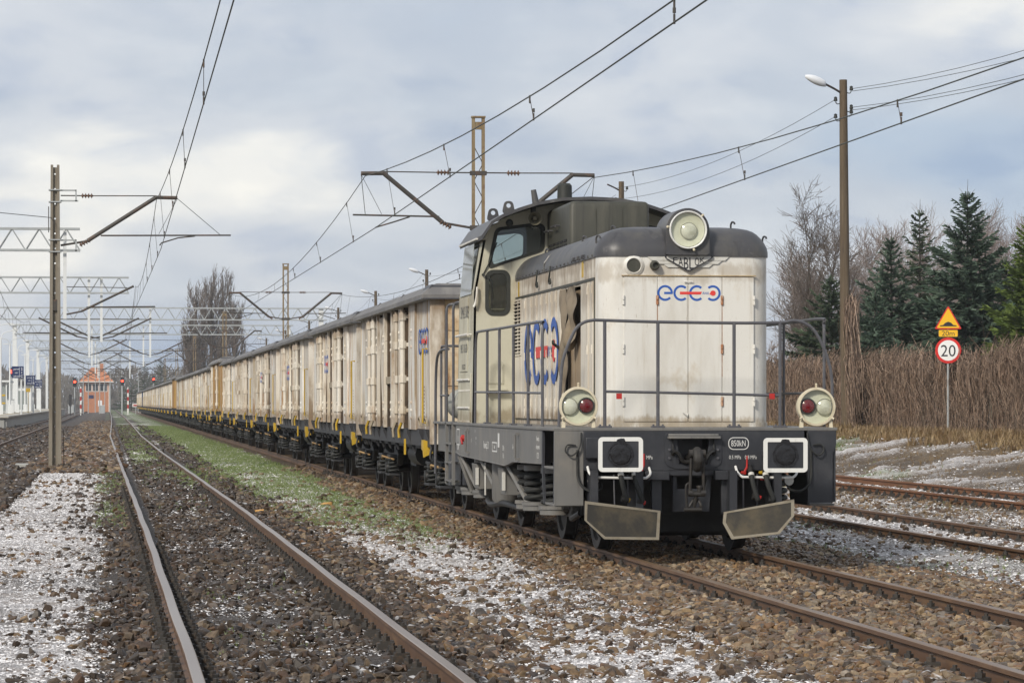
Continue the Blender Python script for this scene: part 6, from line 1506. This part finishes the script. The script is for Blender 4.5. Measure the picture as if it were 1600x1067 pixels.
for x, lb in ((-9.8,'white rectangular bin on the platform by the shelter'),(-8.4,'white cabinet beside the platform edge')):
    MB2 = thing('platform_cabinet', lb, 'cabinet'); MB().box(x-.3,x+.3,296,296.5,.73,1.9).build('body', m_whitepost, MB2, bevel=.03); MB().box(x-.32,x+.32,295.98,296.52,1.9,1.98).build('lid', m_galv, MB2)
t = thing('platform_kiosk', 'grey kiosk with dark roof on the far platform beside the concrete mast', 'kiosk'); MB().box(-10.5,-8.3,372,378,.73,3.6).build('wall', m_whitepost, t); MB().box(-10.8,-8.0,371.6,378.4,3.6,4.0).build('roof', m_capend, t); MB().box(-9.9,-8.8,371.96,372,.9,3.0).build('window', m_shg, t)

m_sigred = lamp_mat('red_signal_light', (1.0,.035,.015), 9.0); m_black2 = M('matt_black', (.012,.012,.013), rough=.7)
def signal(x, y, z, label, h_=1.25, post=True, stripes=True):
    t = thing('railway_signal', label, 'signal', group='red railway signals')
    MB().box(x-.28,x+.28,y,y+.3,z-h_*.55,z+h_*.5).build('signal_head', m_black2, t, bevel=.03)
    mb = MB(); mb.lathe([(.001,-.03),(.10,-.02),(.17,0)], (x,y-.02,z+.02), (0,1,0), 14); mb.build('red_light', m_sigred, t)
    MB().lathe([(.18,0),(.2,-.25),(.21,-.25),(.19,0)], (x,y,z+.02), (0,1,0), 14).build('hood', m_black2, t)
    MB().cyl((x,y+.2,-.2),(x,y+.2,z),.09,n=8).build('post', m_galv, t)
    if stripes:
        for k in range(6): MB().box(x+.75,x+1.0,y-.02,y+.02,.2+k*.6,.8+k*.6).build('marker_stripe', m_red if k % 2 else m_white, t)
        MB().box(x+.8,x+.95,y+.03,y+.08,-.2,4.1).build('marker_board', m_white, t)
    return t
signal(-4.75,500,4.78,'red signal beside the main track, left of the brick signal box')
signal(2.37,520,5.05,'red signal at the right of the brick signal box, in front of the left siding')
signal(8.87,640,6.2,'red signal above the far wagons at the end of the train', stripes=False)
t = signal(-9.3,330,4.7,'red signal light showing beside the second station sign', h_=.8, stripes=False)
t = thing('dwarf_signal', 'dark low signal standing left of the red and white marker post', 'signal'); MB().box(-5.6,-5.2,499,499.4,1.2,2.9).cyl((-5.4,499.4,-.2),(-5.4,499.4,1.3),.08).build('signal_head', m_black2, t)
t = thing('stop_board', 'small red and white board on the track end by the last wagon', 'sign'); MB().box(4.2,5.3,556,556.1,1.0,1.55).build('board', m_white, t); MB().box(4.35,5.15,555.95,555.99,1.15,1.4).build('red_bar', m_red, t); MB().box(4.7,4.8,556.1,556.2,-.2,1.1).build('post', m_galv, t)

m_brick = M('orange_brick', (.44,.19,.10), [((.34,.14,.075),(1,1,1),2,.45,.65,.6),((.5,.26,.16),(1,1,6),3,.5,.7,.5)], rough=.9, coords='World')
m_tile = M('orange_roof_tile', (.50,.19,.085), [((.38,.14,.07),(4,1,4),2,.45,.7,.6)], rough=.85, coords='World')
hb = thing('signal_box', 'small brick signal box with orange hipped roof and chimney beyond the tracks', 'signal box')
bx0, bx1, by0, by1 = -4.7, .45, 690, 700
MB().box(bx0,bx1,by0,by1,-.6,6.1).build('wall', m_brick, hb)
rf = MB().hexa([(bx0-.9,by0-.9,6.1),(bx1+.9,by0-.9,6.1),(bx1+.9,by1+.9,6.1),(bx0-.9,by1+.9,6.1)], [(-3.2,by0+4,9.0),(-1.0,by0+4,9.0),(-1.0,by1-4,9.0),(-3.2,by1-4,9.0)]).build('roof', m_tile, hb)
MB().box(-1.5,-.7,by0+3.2,by0+4,7.5,9.9).build('chimney', m_brick, hb)
MB().box(bx0-.95,bx1+.95,by0-.95,by0-.9,5.95,6.12).build('gutter', m_white, hb)
for x0, x1, z0, z1 in ((bx0+.35,bx0+1.6,4.0,5.7),(bx0+1.75,bx0+3.0,4.0,5.7),(bx1-1.9,bx1-.35,4.0,5.7)):
    f_ = MB().py([(x0,z0),(x1,z0),(x1,z1),(x0,z1)], by0-.06, by0-.001, holes=[[(x0+.1,z0+.1),(x1-.1,z0+.1),(x1-.1,z1-.1),(x0+.1,z1-.1)]]).box((x0+x1)/2-.05,(x0+x1)/2+.05,by0-.06,by0-.002,z0+.1,z1-.1).build('window', m_white, hb)
    MB().box(x0+.1,x1-.1,by0-.03,by0-.025,z0+.1,z1-.1).build('pane', M('dark_window_glass', (.03,.035,.045), rough=.1) if 'dark_window_glass' not in bpy.data.materials else bpy.data.materials['dark_window_glass'], f_)
MB().box(bx0+1.0,bx0+2.0,by0-.05,by0-.002,2.6,3.3).build('name_board', m_blueb, hb)
MB().box(bx0+2.9,bx0+3.7,by0-.05,by0-.002,1.0,2.2).build('notice', m_signw, hb)
MB().box(bx1-.08,bx1+.06,by0-.12,by0-.01,-.4,6.0).build('downpipe', m_white, hb)
for k, (x, y, h_) in enumerate(((-3.3,600,9),(-2.2,640,9.5),(-1.2,560,8.6),(.6,610,10),(2.9,660,8),(-3.9,560,8.2),(-.4,640,10),(5.6,600,8.4))):
    t = thing('line_post', ['slim white post at the left corner of the signal box','slim white post before the signal box windows','slim white post beside the signal box door','slim white post at the right corner of the signal box','far white post right of the signal box','slim white post between the left signal and the signal box','tall white post before the signal box roof','far white post before the dark conifers'][k], 'post', group='white posts before the signal box')
    MB().cyl((x,y,-.2),(x,y,h_),.085,.06,8).build('post', m_galv, t); MB().tube([(x,y,h_-2.6),(x+(1.9 if k%2 else -1.9),y,h_-1.4)],.06,5).cyl((x,y,h_-1.35),(x+(1.9 if k%2 else -1.9),y,h_-1.38),.025,n=5).build('cantilever_arm', m_arm, t)
for k, x in enumerate((-6.2,-.9,7.3)):
    t = thing('relay_cabinet', ['grey trackside cabinet left of the signal box','blue-grey cabinet at the foot of the signal box','grey cabinet near the last wagon'][k], 'cabinet'); MB().box(x-.5,x+.5,585,585.6,-.2,1.2).build('body', m_galv, t, bevel=.03); MB().box(x-.55,x+.55,584.95,585.65,1.2,1.28).build('lid', m_whitepost, t)
tag(MB().box(-2.4,-1.6,76,76.5,-.2,-.12).build('concrete_slab', m_conc, bevel=.01) if False else MB().box(-2.6,-1.75,96,97.2,-.25,-.12).build('concrete_slab', m_plat, bevel=.01), 'pale flat concrete slab on the dark gravel left of the mast foot', 'slab')
for k, (x, y, s_, lb) in enumerate(((3.75,57.2,.075,'pale orange stone lying on the green grass beside the loco'),(2.42,53.6,.06,'pale orange stone close to the right rail of the left siding'))):
    q = stone_mesh(900+k, M('pale_orange_stone', (.62,.36,.12), [((.5,.26,.08),(1,1,1),9,.4,.7,.7)], rough=.7) if k == 0 else bpy.data.materials['pale_orange_stone']); o = link('pale_stone', q); o.location = (x, y, float(height(np.array([x]),np.array([y]))[0])+s_*.4); o.scale = (s_*1.3,s_,s_); tag(o, lb, 'stone')
# ------------------------------------------------------------------ trees
m_bark = M('grey_brown_bark', (.085,.07,.055), [((.14,.12,.10),(1,1,.5),4,.42,.68,.8)], rough=.9)
m_twig = M('bare_twig', (.125,.10,.085), [((.18,.15,.125),(1,1,1),1.2,.4,.65,.8)], rough=.9)
m_birch = M('birch_twig', (.255,.21,.19), [((.345,.29,.265),(1,1,1),.8,.4,.65,.8)], rough=.9)
m_birchbark = M('birch_bark', (.40,.37,.33), [((.12,.10,.09),(1,1,3),5,.5,.68,.9)], rough=.8)
m_spruce = leafy('spruce_needles', [(.016,.040,.026),(.028,.060,.040),(.045,.085,.06),(.02,.048,.035)])
def needles(name, c0, c1):
    return M(name, c0, [(c1,(1,1,1),1.6,.40,.64,.9),((c0[0]*.55,c0[1]*.55,c0[2]*.55),(1,1,1),5,.5,.7,.7)], rough=.75)
m_spr1 = needles('blue_green_needles', (.055,.095,.062), (.135,.19,.135))
m_spr2 = needles('dark_green_needles', (.048,.078,.042), (.105,.145,.08))
m_pine = needles('pine_needles', (.085,.135,.022), (.18,.24,.05))
class Tree:
    def __init__(s): s.V = []; s.F = []; s.n = 0
    def seg(s, p, q, r0, r1):
        d = (q-p); ln = d.length
        if ln < 1e-6: return
        d /= ln; a = Vector((0,0,1)) if abs(d.z) < .8 else Vector((1,0,0)); e = d.cross(a).normalized(); f = d.cross(e)
        for c_, r in ((p, r0), (q, r1)):
            for k in range(3):
                t = 2.094*k; s.V.append(c_ + (e*math.cos(t)+f*math.sin(t))*r)
        o = s.n
        for j in range(3): s.F.append((o+j, o+(j+1)%3, o+3+(j+1)%3, o+3+j))
        s.n += 6
    def build(s, name, mat, parent): return link(name, raw_mesh(name, [tuple(v) for v in s.V], s.F, mat), parent)
def grow(T, Tw, q, p, d, ln, r, lvl, up, spread, twig_r, nb):
    """a limb of a few bent segments with side shoots; thin levels go into Tw"""
    n = 4 if lvl > 0 else 3; tgt = T if lvl >= 2 else Tw
    for k in range(n):
        d = (d + Vector((q.gauss(0,.10),q.gauss(0,.10),q.gauss(0,.06)+up*.12))).normalized(); e = p + d*ln/n
        r1 = max(r*(1-.22*(k+1)/1.3/ (1 if lvl else 1)), twig_r*.7); tgt.seg(p, e, r, r1)
        if lvl > 0 and (k > 0 or lvl < 3):
            for _ in range(nb[lvl]):
                ax = Vector((q.gauss(0,1),q.gauss(0,1),q.gauss(0,.5)+up*.3)); sd_ = (d*(1-spread) + ax.normalized()*spread).normalized()
                pp = p + (e-p)*q.random()
                grow(T, Tw, q, pp, sd_, ln*q.uniform(.42,.66), max(r1*.5, twig_r), lvl-1, up, spread, twig_r, nb)
        p = e; r = r1
def bare_tree(label, x, y, h, z0=.3, seed=1, spread=.5, up=.5, stems=1, twig=None, bark=None, twig_r=.008, nb=(0,2,2,3), name='bare_tree', group=None, r0=.12, lv=3, first=.16):
    t = thing(name, label, 'tree', (x, y, z0), group=group); q = random.Random(seed); T = Tree(); Tw = Tree()
    for s_ in range(stems):
        a = q.uniform(0,6.283); lean = .16 if stems > 1 else .04
        d = Vector((math.cos(a)*lean, math.sin(a)*lean, 1)).normalized(); p = Vector((math.cos(a)*.15*(stems>1), math.sin(a)*.15*(stems>1), -.3)); hh = h*q.uniform(.82,1.0) if s_ else h
        n = 11; r = r0
        for k in range(n):
            d = (d+Vector((q.gauss(0,.05),q.gauss(0,.05),.06))).normalized(); e = p + d*hh/n; r1 = r0*(1-(k+1)/n*.9)
            T.seg(p, e, r, r1)
            if k >= n*first:
                for _ in range(nb[3]):
                    ax = Vector((q.gauss(0,1),q.gauss(0,1),.15+up*.6)).normalized(); sd_ = (d*(1-spread)+ax*spread).normalized()
                    grow(T, Tw, q, p+(e-p)*q.random(), sd_, hh*(.42-.30*k/n)*q.uniform(.7,1.1), max(r1*.5,twig_r*1.6), lv-1, up, spread, twig_r, nb)
            p = e; r = r1
    T.build('trunk', bark or m_bark, t); Tw.build('crown', twig or m_twig, t)
    return t
bare_tree('broad bare tree with forked grey limbs just right of the locomotive nose', 29.0, 134, 9.3, seed=3, spread=.50, up=.5, stems=4, r0=.11, nb=(0,2,3,1), twig_r=.009)
bare_tree('smaller bare tree leaning beside the locomotive nose at the fence', 27.0, 146, 6.8, seed=8, spread=.5, up=.5, stems=3, r0=.08, nb=(0,2,2,2), twig_r=.009)
bl = ['bare birch with pinkish twigs immediately right of the lamp pole','bare birch behind the two slim spruces, left one of the pair','tallest bare birch, between the slim spruces and the big spruce','bare birch half hidden by the big spruce','bare birch showing left of the lamp pole','bare birch at the right edge behind the pine','pale bare birch farther back, between the lamp pole and the slim spruces','pale bare birch farther back, left of the big spruce','slender bare birch close behind the lamp pole','pale bare birch farther back, right of the big spruce']
for k, (x, y, h) in enumerate(((35.0,150,8.6),(37.6,152,9.2),(39.6,150,10.2),(42.2,155,9.4),(32.4,152,7.6),(46.0,155,9.2),(41.0,175,9.6),(44.5,172,10.4),(33.4,138,6.6),(48.5,172,10.4))):
    bare_tree(bl[k], x, y, h, seed=20+k, spread=.46, up=.6, stems=3 if k < 6 else 2, twig=m_birch, bark=m_birchbark, twig_r=.0085, nb=(0,2,2,3), name='birch_tree', r0=.085, group='bare birches behind the spruces')
for k, (x, y, h) in enumerate(((25.3,128,3.6),(26.0,120,3.0),(28.3,150,4.5),(25.2,112,2.8))):
    bare_tree(['low bare bush behind the fence nearest the locomotive','low bare shrub behind the fence left of the lamp pole','tall bare shrub in the gap beside the locomotive','low bare shrub by the lamp pole foot'][k], x, y, h, seed=40+k, spread=.55, up=.4, stems=3, twig=m_birch, twig_r=.010, nb=(0,3,2,1), r0=.03, name='bare_shrub')
def blades(pts, dirs, length, width, q):
    """flat needle sprays: two crossed quads along each direction"""
    n = len(pts); dirs = dirs/np.linalg.norm(dirs, axis=1, keepdims=True)
    a = q.normal(size=(n,3)); s_ = np.cross(dirs, a); s_ /= np.linalg.norm(s_,axis=1,keepdims=True)+1e-9; s2 = np.cross(dirs, s_)
    L_ = length[:,None]; W_ = width[:,None]; V = []
    for sv in (s_, s2):
        V += [pts-sv*W_*.5, pts+sv*W_*.5, pts+dirs*L_+sv*W_*.22, pts+dirs*L_-sv*W_*.22]
    V = np.stack(V, 1); idx = np.arange(n)[:,None]*8
    F = np.concatenate([idx+np.array([[0,1,2,3]]), idx+np.array([[4,5,6,7]])])
    return V.reshape(-1,3), F
def spruce(label, x, y, h, rad, seed, mat, z0=.3, droop=.25, dens=1.0, name='spruce_tree', gap=.3, group='spruces behind the fence', top=.08):
    t = thing(name, label, 'tree', (x,y,z0), group=group); q = np.random.default_rng(seed); qq = random.Random(seed); T = Tree()
    T.seg(Vector((0,0,-.4)), Vector((0,0,h*.5)), .03*h**.75, .018*h**.75); T.seg(Vector((0,0,h*.5)), Vector((0,0,h)), .018*h**.75, .012)
    P_, D_, Ls, Ws = [], [], [], []
    z = h*.05
    while z < h*.985:
        u = z/h; R_ = rad*(1-u)**.82*(.85+.3*qq.random())+top*.6; nbq = max(3, int((9-4*u)*dens)); a0 = qq.uniform(0,6.28)
        for b in range(nbq):
            a = a0 + 6.283*b/nbq + qq.gauss(0,.25); ln = R_*qq.uniform(.55,1.18)
            rise = .75*u**2 - droop*(1-u) + qq.gauss(0,.06)
            tip = Vector((math.cos(a)*ln, math.sin(a)*ln, z + rise*ln)); base = Vector((0,0,z))
            mid = (base+tip)/2 + Vector((0,0,-.06*ln)); tip2 = tip + Vector((0,0,.10*ln))
            T.seg(base, mid, .012+.012*(1-u), .010); T.seg(mid, tip2, .010, .005)
            ns = max(4, int(ln*11*dens))
            for k in range(ns):
                s_ = (k+.6)/ns; p = base*(1-s_)**2 + mid*2*s_*(1-s_) + tip2*s_*s_; dr = (tip2-base).normalized()
                side_ = Vector((-dr.y, dr.x, 0)); w_ = .34*ln*(1-s_*.75)*min(1, s_*3)+.06
                for sg in (-1,1,0):
                    dd = (dr*.75 + side_*sg*qq.uniform(.5,1.0) + Vector((0,0,qq.gauss(-.14,.2)))).normalized()
                    m_ = 1 if sg == 0 else 2
                    for j in range(m_):
                        P_.append(p + dd*w_*.5*j); D_.append(dd + Vector((qq.gauss(0,.15),qq.gauss(0,.15),qq.gauss(0,.15)))); Ls.append((w_*.62+.05)*qq.uniform(.7,1.2)); Ws.append(qq.uniform(.030,.055)+.018*ln)
        z += gap*(1.05-.55*u)
    for k in range(6):   # leader and its side shoots
        P_.append(Vector((0,0,h*.97))); D_.append(Vector((qq.gauss(0,.25),qq.gauss(0,.25),1))); Ls.append(.35); Ws.append(.05)
    T.seg(Vector((0,0,h)), Vector((.02,0,h+.5)), .012, .006); T.seg(Vector((0,0,h-.2)), Vector((.3,.1,h+.15)), .010, .005); T.seg(Vector((0,0,h-.2)), Vector((-.28,.1,h+.2)), .010, .005)
    V, F = blades(np.array([tuple(p) for p in P_]), np.array([tuple(d) for d in D_]), np.array(Ls), np.array(Ws), q)
    T.build('trunk', m_bark, t); link('crown', raw_mesh('crown', V, F, mat), t); return t
spruce('largest spruce, blue-green with long branches, left of the road signs behind the fence', 30.5, 116, 8.8, 3.4, 3, m_spr1, droop=.22, gap=.33)
spruce('slim sparse spruce with a narrow dark top, second from the lamp pole', 30.0, 121, 8.4, 2.3, 5, m_spr2, droop=.38, gap=.42, dens=.8)
spruce('short spruce beside the lamp pole, left of the slim sparse one', 28.2, 118, 7.2, 2.7, 9, m_spr1, droop=.25, gap=.36)
spruce('low spruce in front of the bare trees, left of the lamp pole', 26.2, 112, 5.0, 2.4, 12, m_spr1, droop=.2)
spruce('dense yellowish green pine cut by the right edge', 30.9, 108, 8.0, 2.5, 15, m_pine, droop=-.25, dens=1.3, gap=.28, name='pine_tree', group=None)
spruce('low wide spruce filling the gap under the big one', 31.4, 124, 6.0, 3.0, 17, m_spr2, droop=.25)
spruce('dark spruce behind the fence between the lamp pole and the slim spruce', 28.2, 128, 6.2, 3.0, 19, m_spr2, droop=.3)
spruce('half hidden spruce right of the road signs', 33.0, 120, 6.6, 3.0, 23, m_spr2, droop=.3)

def poplar(label, x, y, h, w_, seed):
    t = thing('poplar_tree', label, 'tree', (x,y,-.2), group='tall bare poplars beyond the train'); q = random.Random(seed); T = Tree(); Tw = Tree()
    T.seg(Vector((0,0,0)), Vector((0,0,h*.45)), .45, .28); T.seg(Vector((0,0,h*.45)), Vector((0,0,h*.9)), .28, .06)
    for k in range(62):
        u = q.random()**.9; z = h*(.08+.72*u); a = q.uniform(0,6.283); ln = h*(.34-.20*u)*q.uniform(.7,1.15); r = .11*(1-u*.7)
        p = Vector((0,0,z)); out_ = w_*.5*(.75+.35*q.random())*(1-abs(u-.35)*.6); d = Vector((math.cos(a), math.sin(a), .7)).normalized(); n = 7
        for s_ in range(n):
            f_ = (s_+1)/n; tgt = Vector((math.cos(a)*out_*math.sin(min(1,f_*1.1)*1.57), math.sin(a)*out_*math.sin(min(1,f_*1.1)*1.57), z+ln*f_**1.15)); e = tgt + Vector((q.gauss(0,.12),q.gauss(0,.12),0))
            r1 = max(.02, r*(1-.8*f_)); Tw.seg(p, e, max(.02, r*(1-.8*s_/n)), r1)
            for _ in range(4):
                pp = p+(e-p)*q.random(); dd = Vector((q.gauss(0,.32),q.gauss(0,.32),1)).normalized(); l2 = ln*q.uniform(.12,.34); m1 = pp + dd*l2*.5; Tw.seg(pp, m1, .028, .022); dd = (dd+Vector((q.gauss(0,.2),q.gauss(0,.2),.3))).normalized(); Tw.seg(m1, m1+dd*l2*.6, .022, .014)
            p = e
    T.build('trunk', m_bark, t); Tw.build('crown', m_twig, t)
for k, (x, y, h, w_) in enumerate(((13.4,505,21.6,3.9),(15.5,500,23.2,4.4),(17.5,508,23.6,4.2),(19.0,498,18.5,3.4),(12.4,498,16.5,3.2))):
    poplar(['tall bare poplar left of centre in the far clump','second tallest bare poplar in the middle of the clump','tallest bare poplar, right of the middle of the clump','short bare poplar at the right side of the clump','shortest bare poplar at the left side of the clump'][k], x, y, h, w_, 60+k)
for k, (x, y, h, r) in enumerate(((5.6,770,7.6,3.2),(8.6,775,11.5,3.6),(12.5,780,12.6,4.2),(3.9,790,6.0,3.2))):
    spruce(['small dark conifer right of the signal box','mid-sized dark conifer near the last wagon','largest dark conifer behind the far end of the train','lowest dark conifer beside the right signal'][k], x, y, h, r, 80+k, m_spr2, z0=-.3, droop=.2, dens=.8, gap=.7, name='conifer_tree', group='dark conifers at the far end')
# far woods: one mass of bare crowns along the horizon
q = np.random.default_rng(5); n = 30000; X = q.uniform(-130, 220, n); Y = 900 + q.uniform(0, 60, n); tops = 5+6*fbm(X*.06, Y*0+2, 3, 4)+3*vnoise(X*.25, X*0, 9)
Z = tops*q.random(n)**1.15
Vf, Ff = blades(np.stack([X,Y,Z-.5],1), np.stack([q.normal(0,.35,n), q.normal(0,.2,n), np.ones(n)],1), q.uniform(1.2,2.4,n), q.uniform(.15,.5,n), q)
tag(link('distant_woods', raw_mesh('distant_woods', Vf, Ff, M('far_bare_woods', (.15,.135,.12), [((.22,.205,.185),(1,1,1),.15,.4,.65,.8)], rough=.9))), kind='stuff')
q = np.random.default_rng(6); n = 7000; X = q.uniform(36, 62, n); Y = 150+q.uniform(0,30,n); tops = 2.6+2.2*fbm(X*.3, Y*.1, 3, 4); Z = .2+tops*q.random(n)**.8
Vf, Ff = blades(np.stack([X,Y,Z-.3],1), np.stack([q.normal(0,.5,n), q.normal(0,.3,n), np.ones(n)],1), q.uniform(.4,1.0,n), q.uniform(.02,.06,n), q)
q = np.random.default_rng(7); n2 = 5000; X = q.uniform(25, 40, n2); Y = 118+q.uniform(0,45,n2); Z = .2+1.9*q.random(n2)**.8
Vg, Fg = blades(np.stack([X,Y,Z-.3],1), np.stack([q.normal(0,.5,n2), q.normal(0,.3,n2), np.ones(n2)],1), q.uniform(.4,1.0,n2), q.uniform(.012,.03,n2), q)
tag(link('undergrowth', raw_mesh('undergrowth', np.concatenate([Vf,Vg]), np.concatenate([Ff,Fg+len(Vf)]), m_birch)), kind='stuff')
# ------------------------------------------------------------------ damp winter air
hm = bpy.data.materials.new('thin_haze'); hm.use_nodes = True; t = hm.node_tree; t.nodes.clear()
ho = t.nodes.new('ShaderNodeOutputMaterial'); pv = t.nodes.new('ShaderNodeVolumePrincipled'); pv.inputs['Color'].default_value = (.86,.90,.96,1); pv.inputs['Density'].default_value = .0002
t.links.new(pv.outputs[0], ho.inputs['Volume'])
tag(MB().box(-4100,4100,-100,4700,-1.6,26).build('haze', hm, smooth=0), kind='stuff')
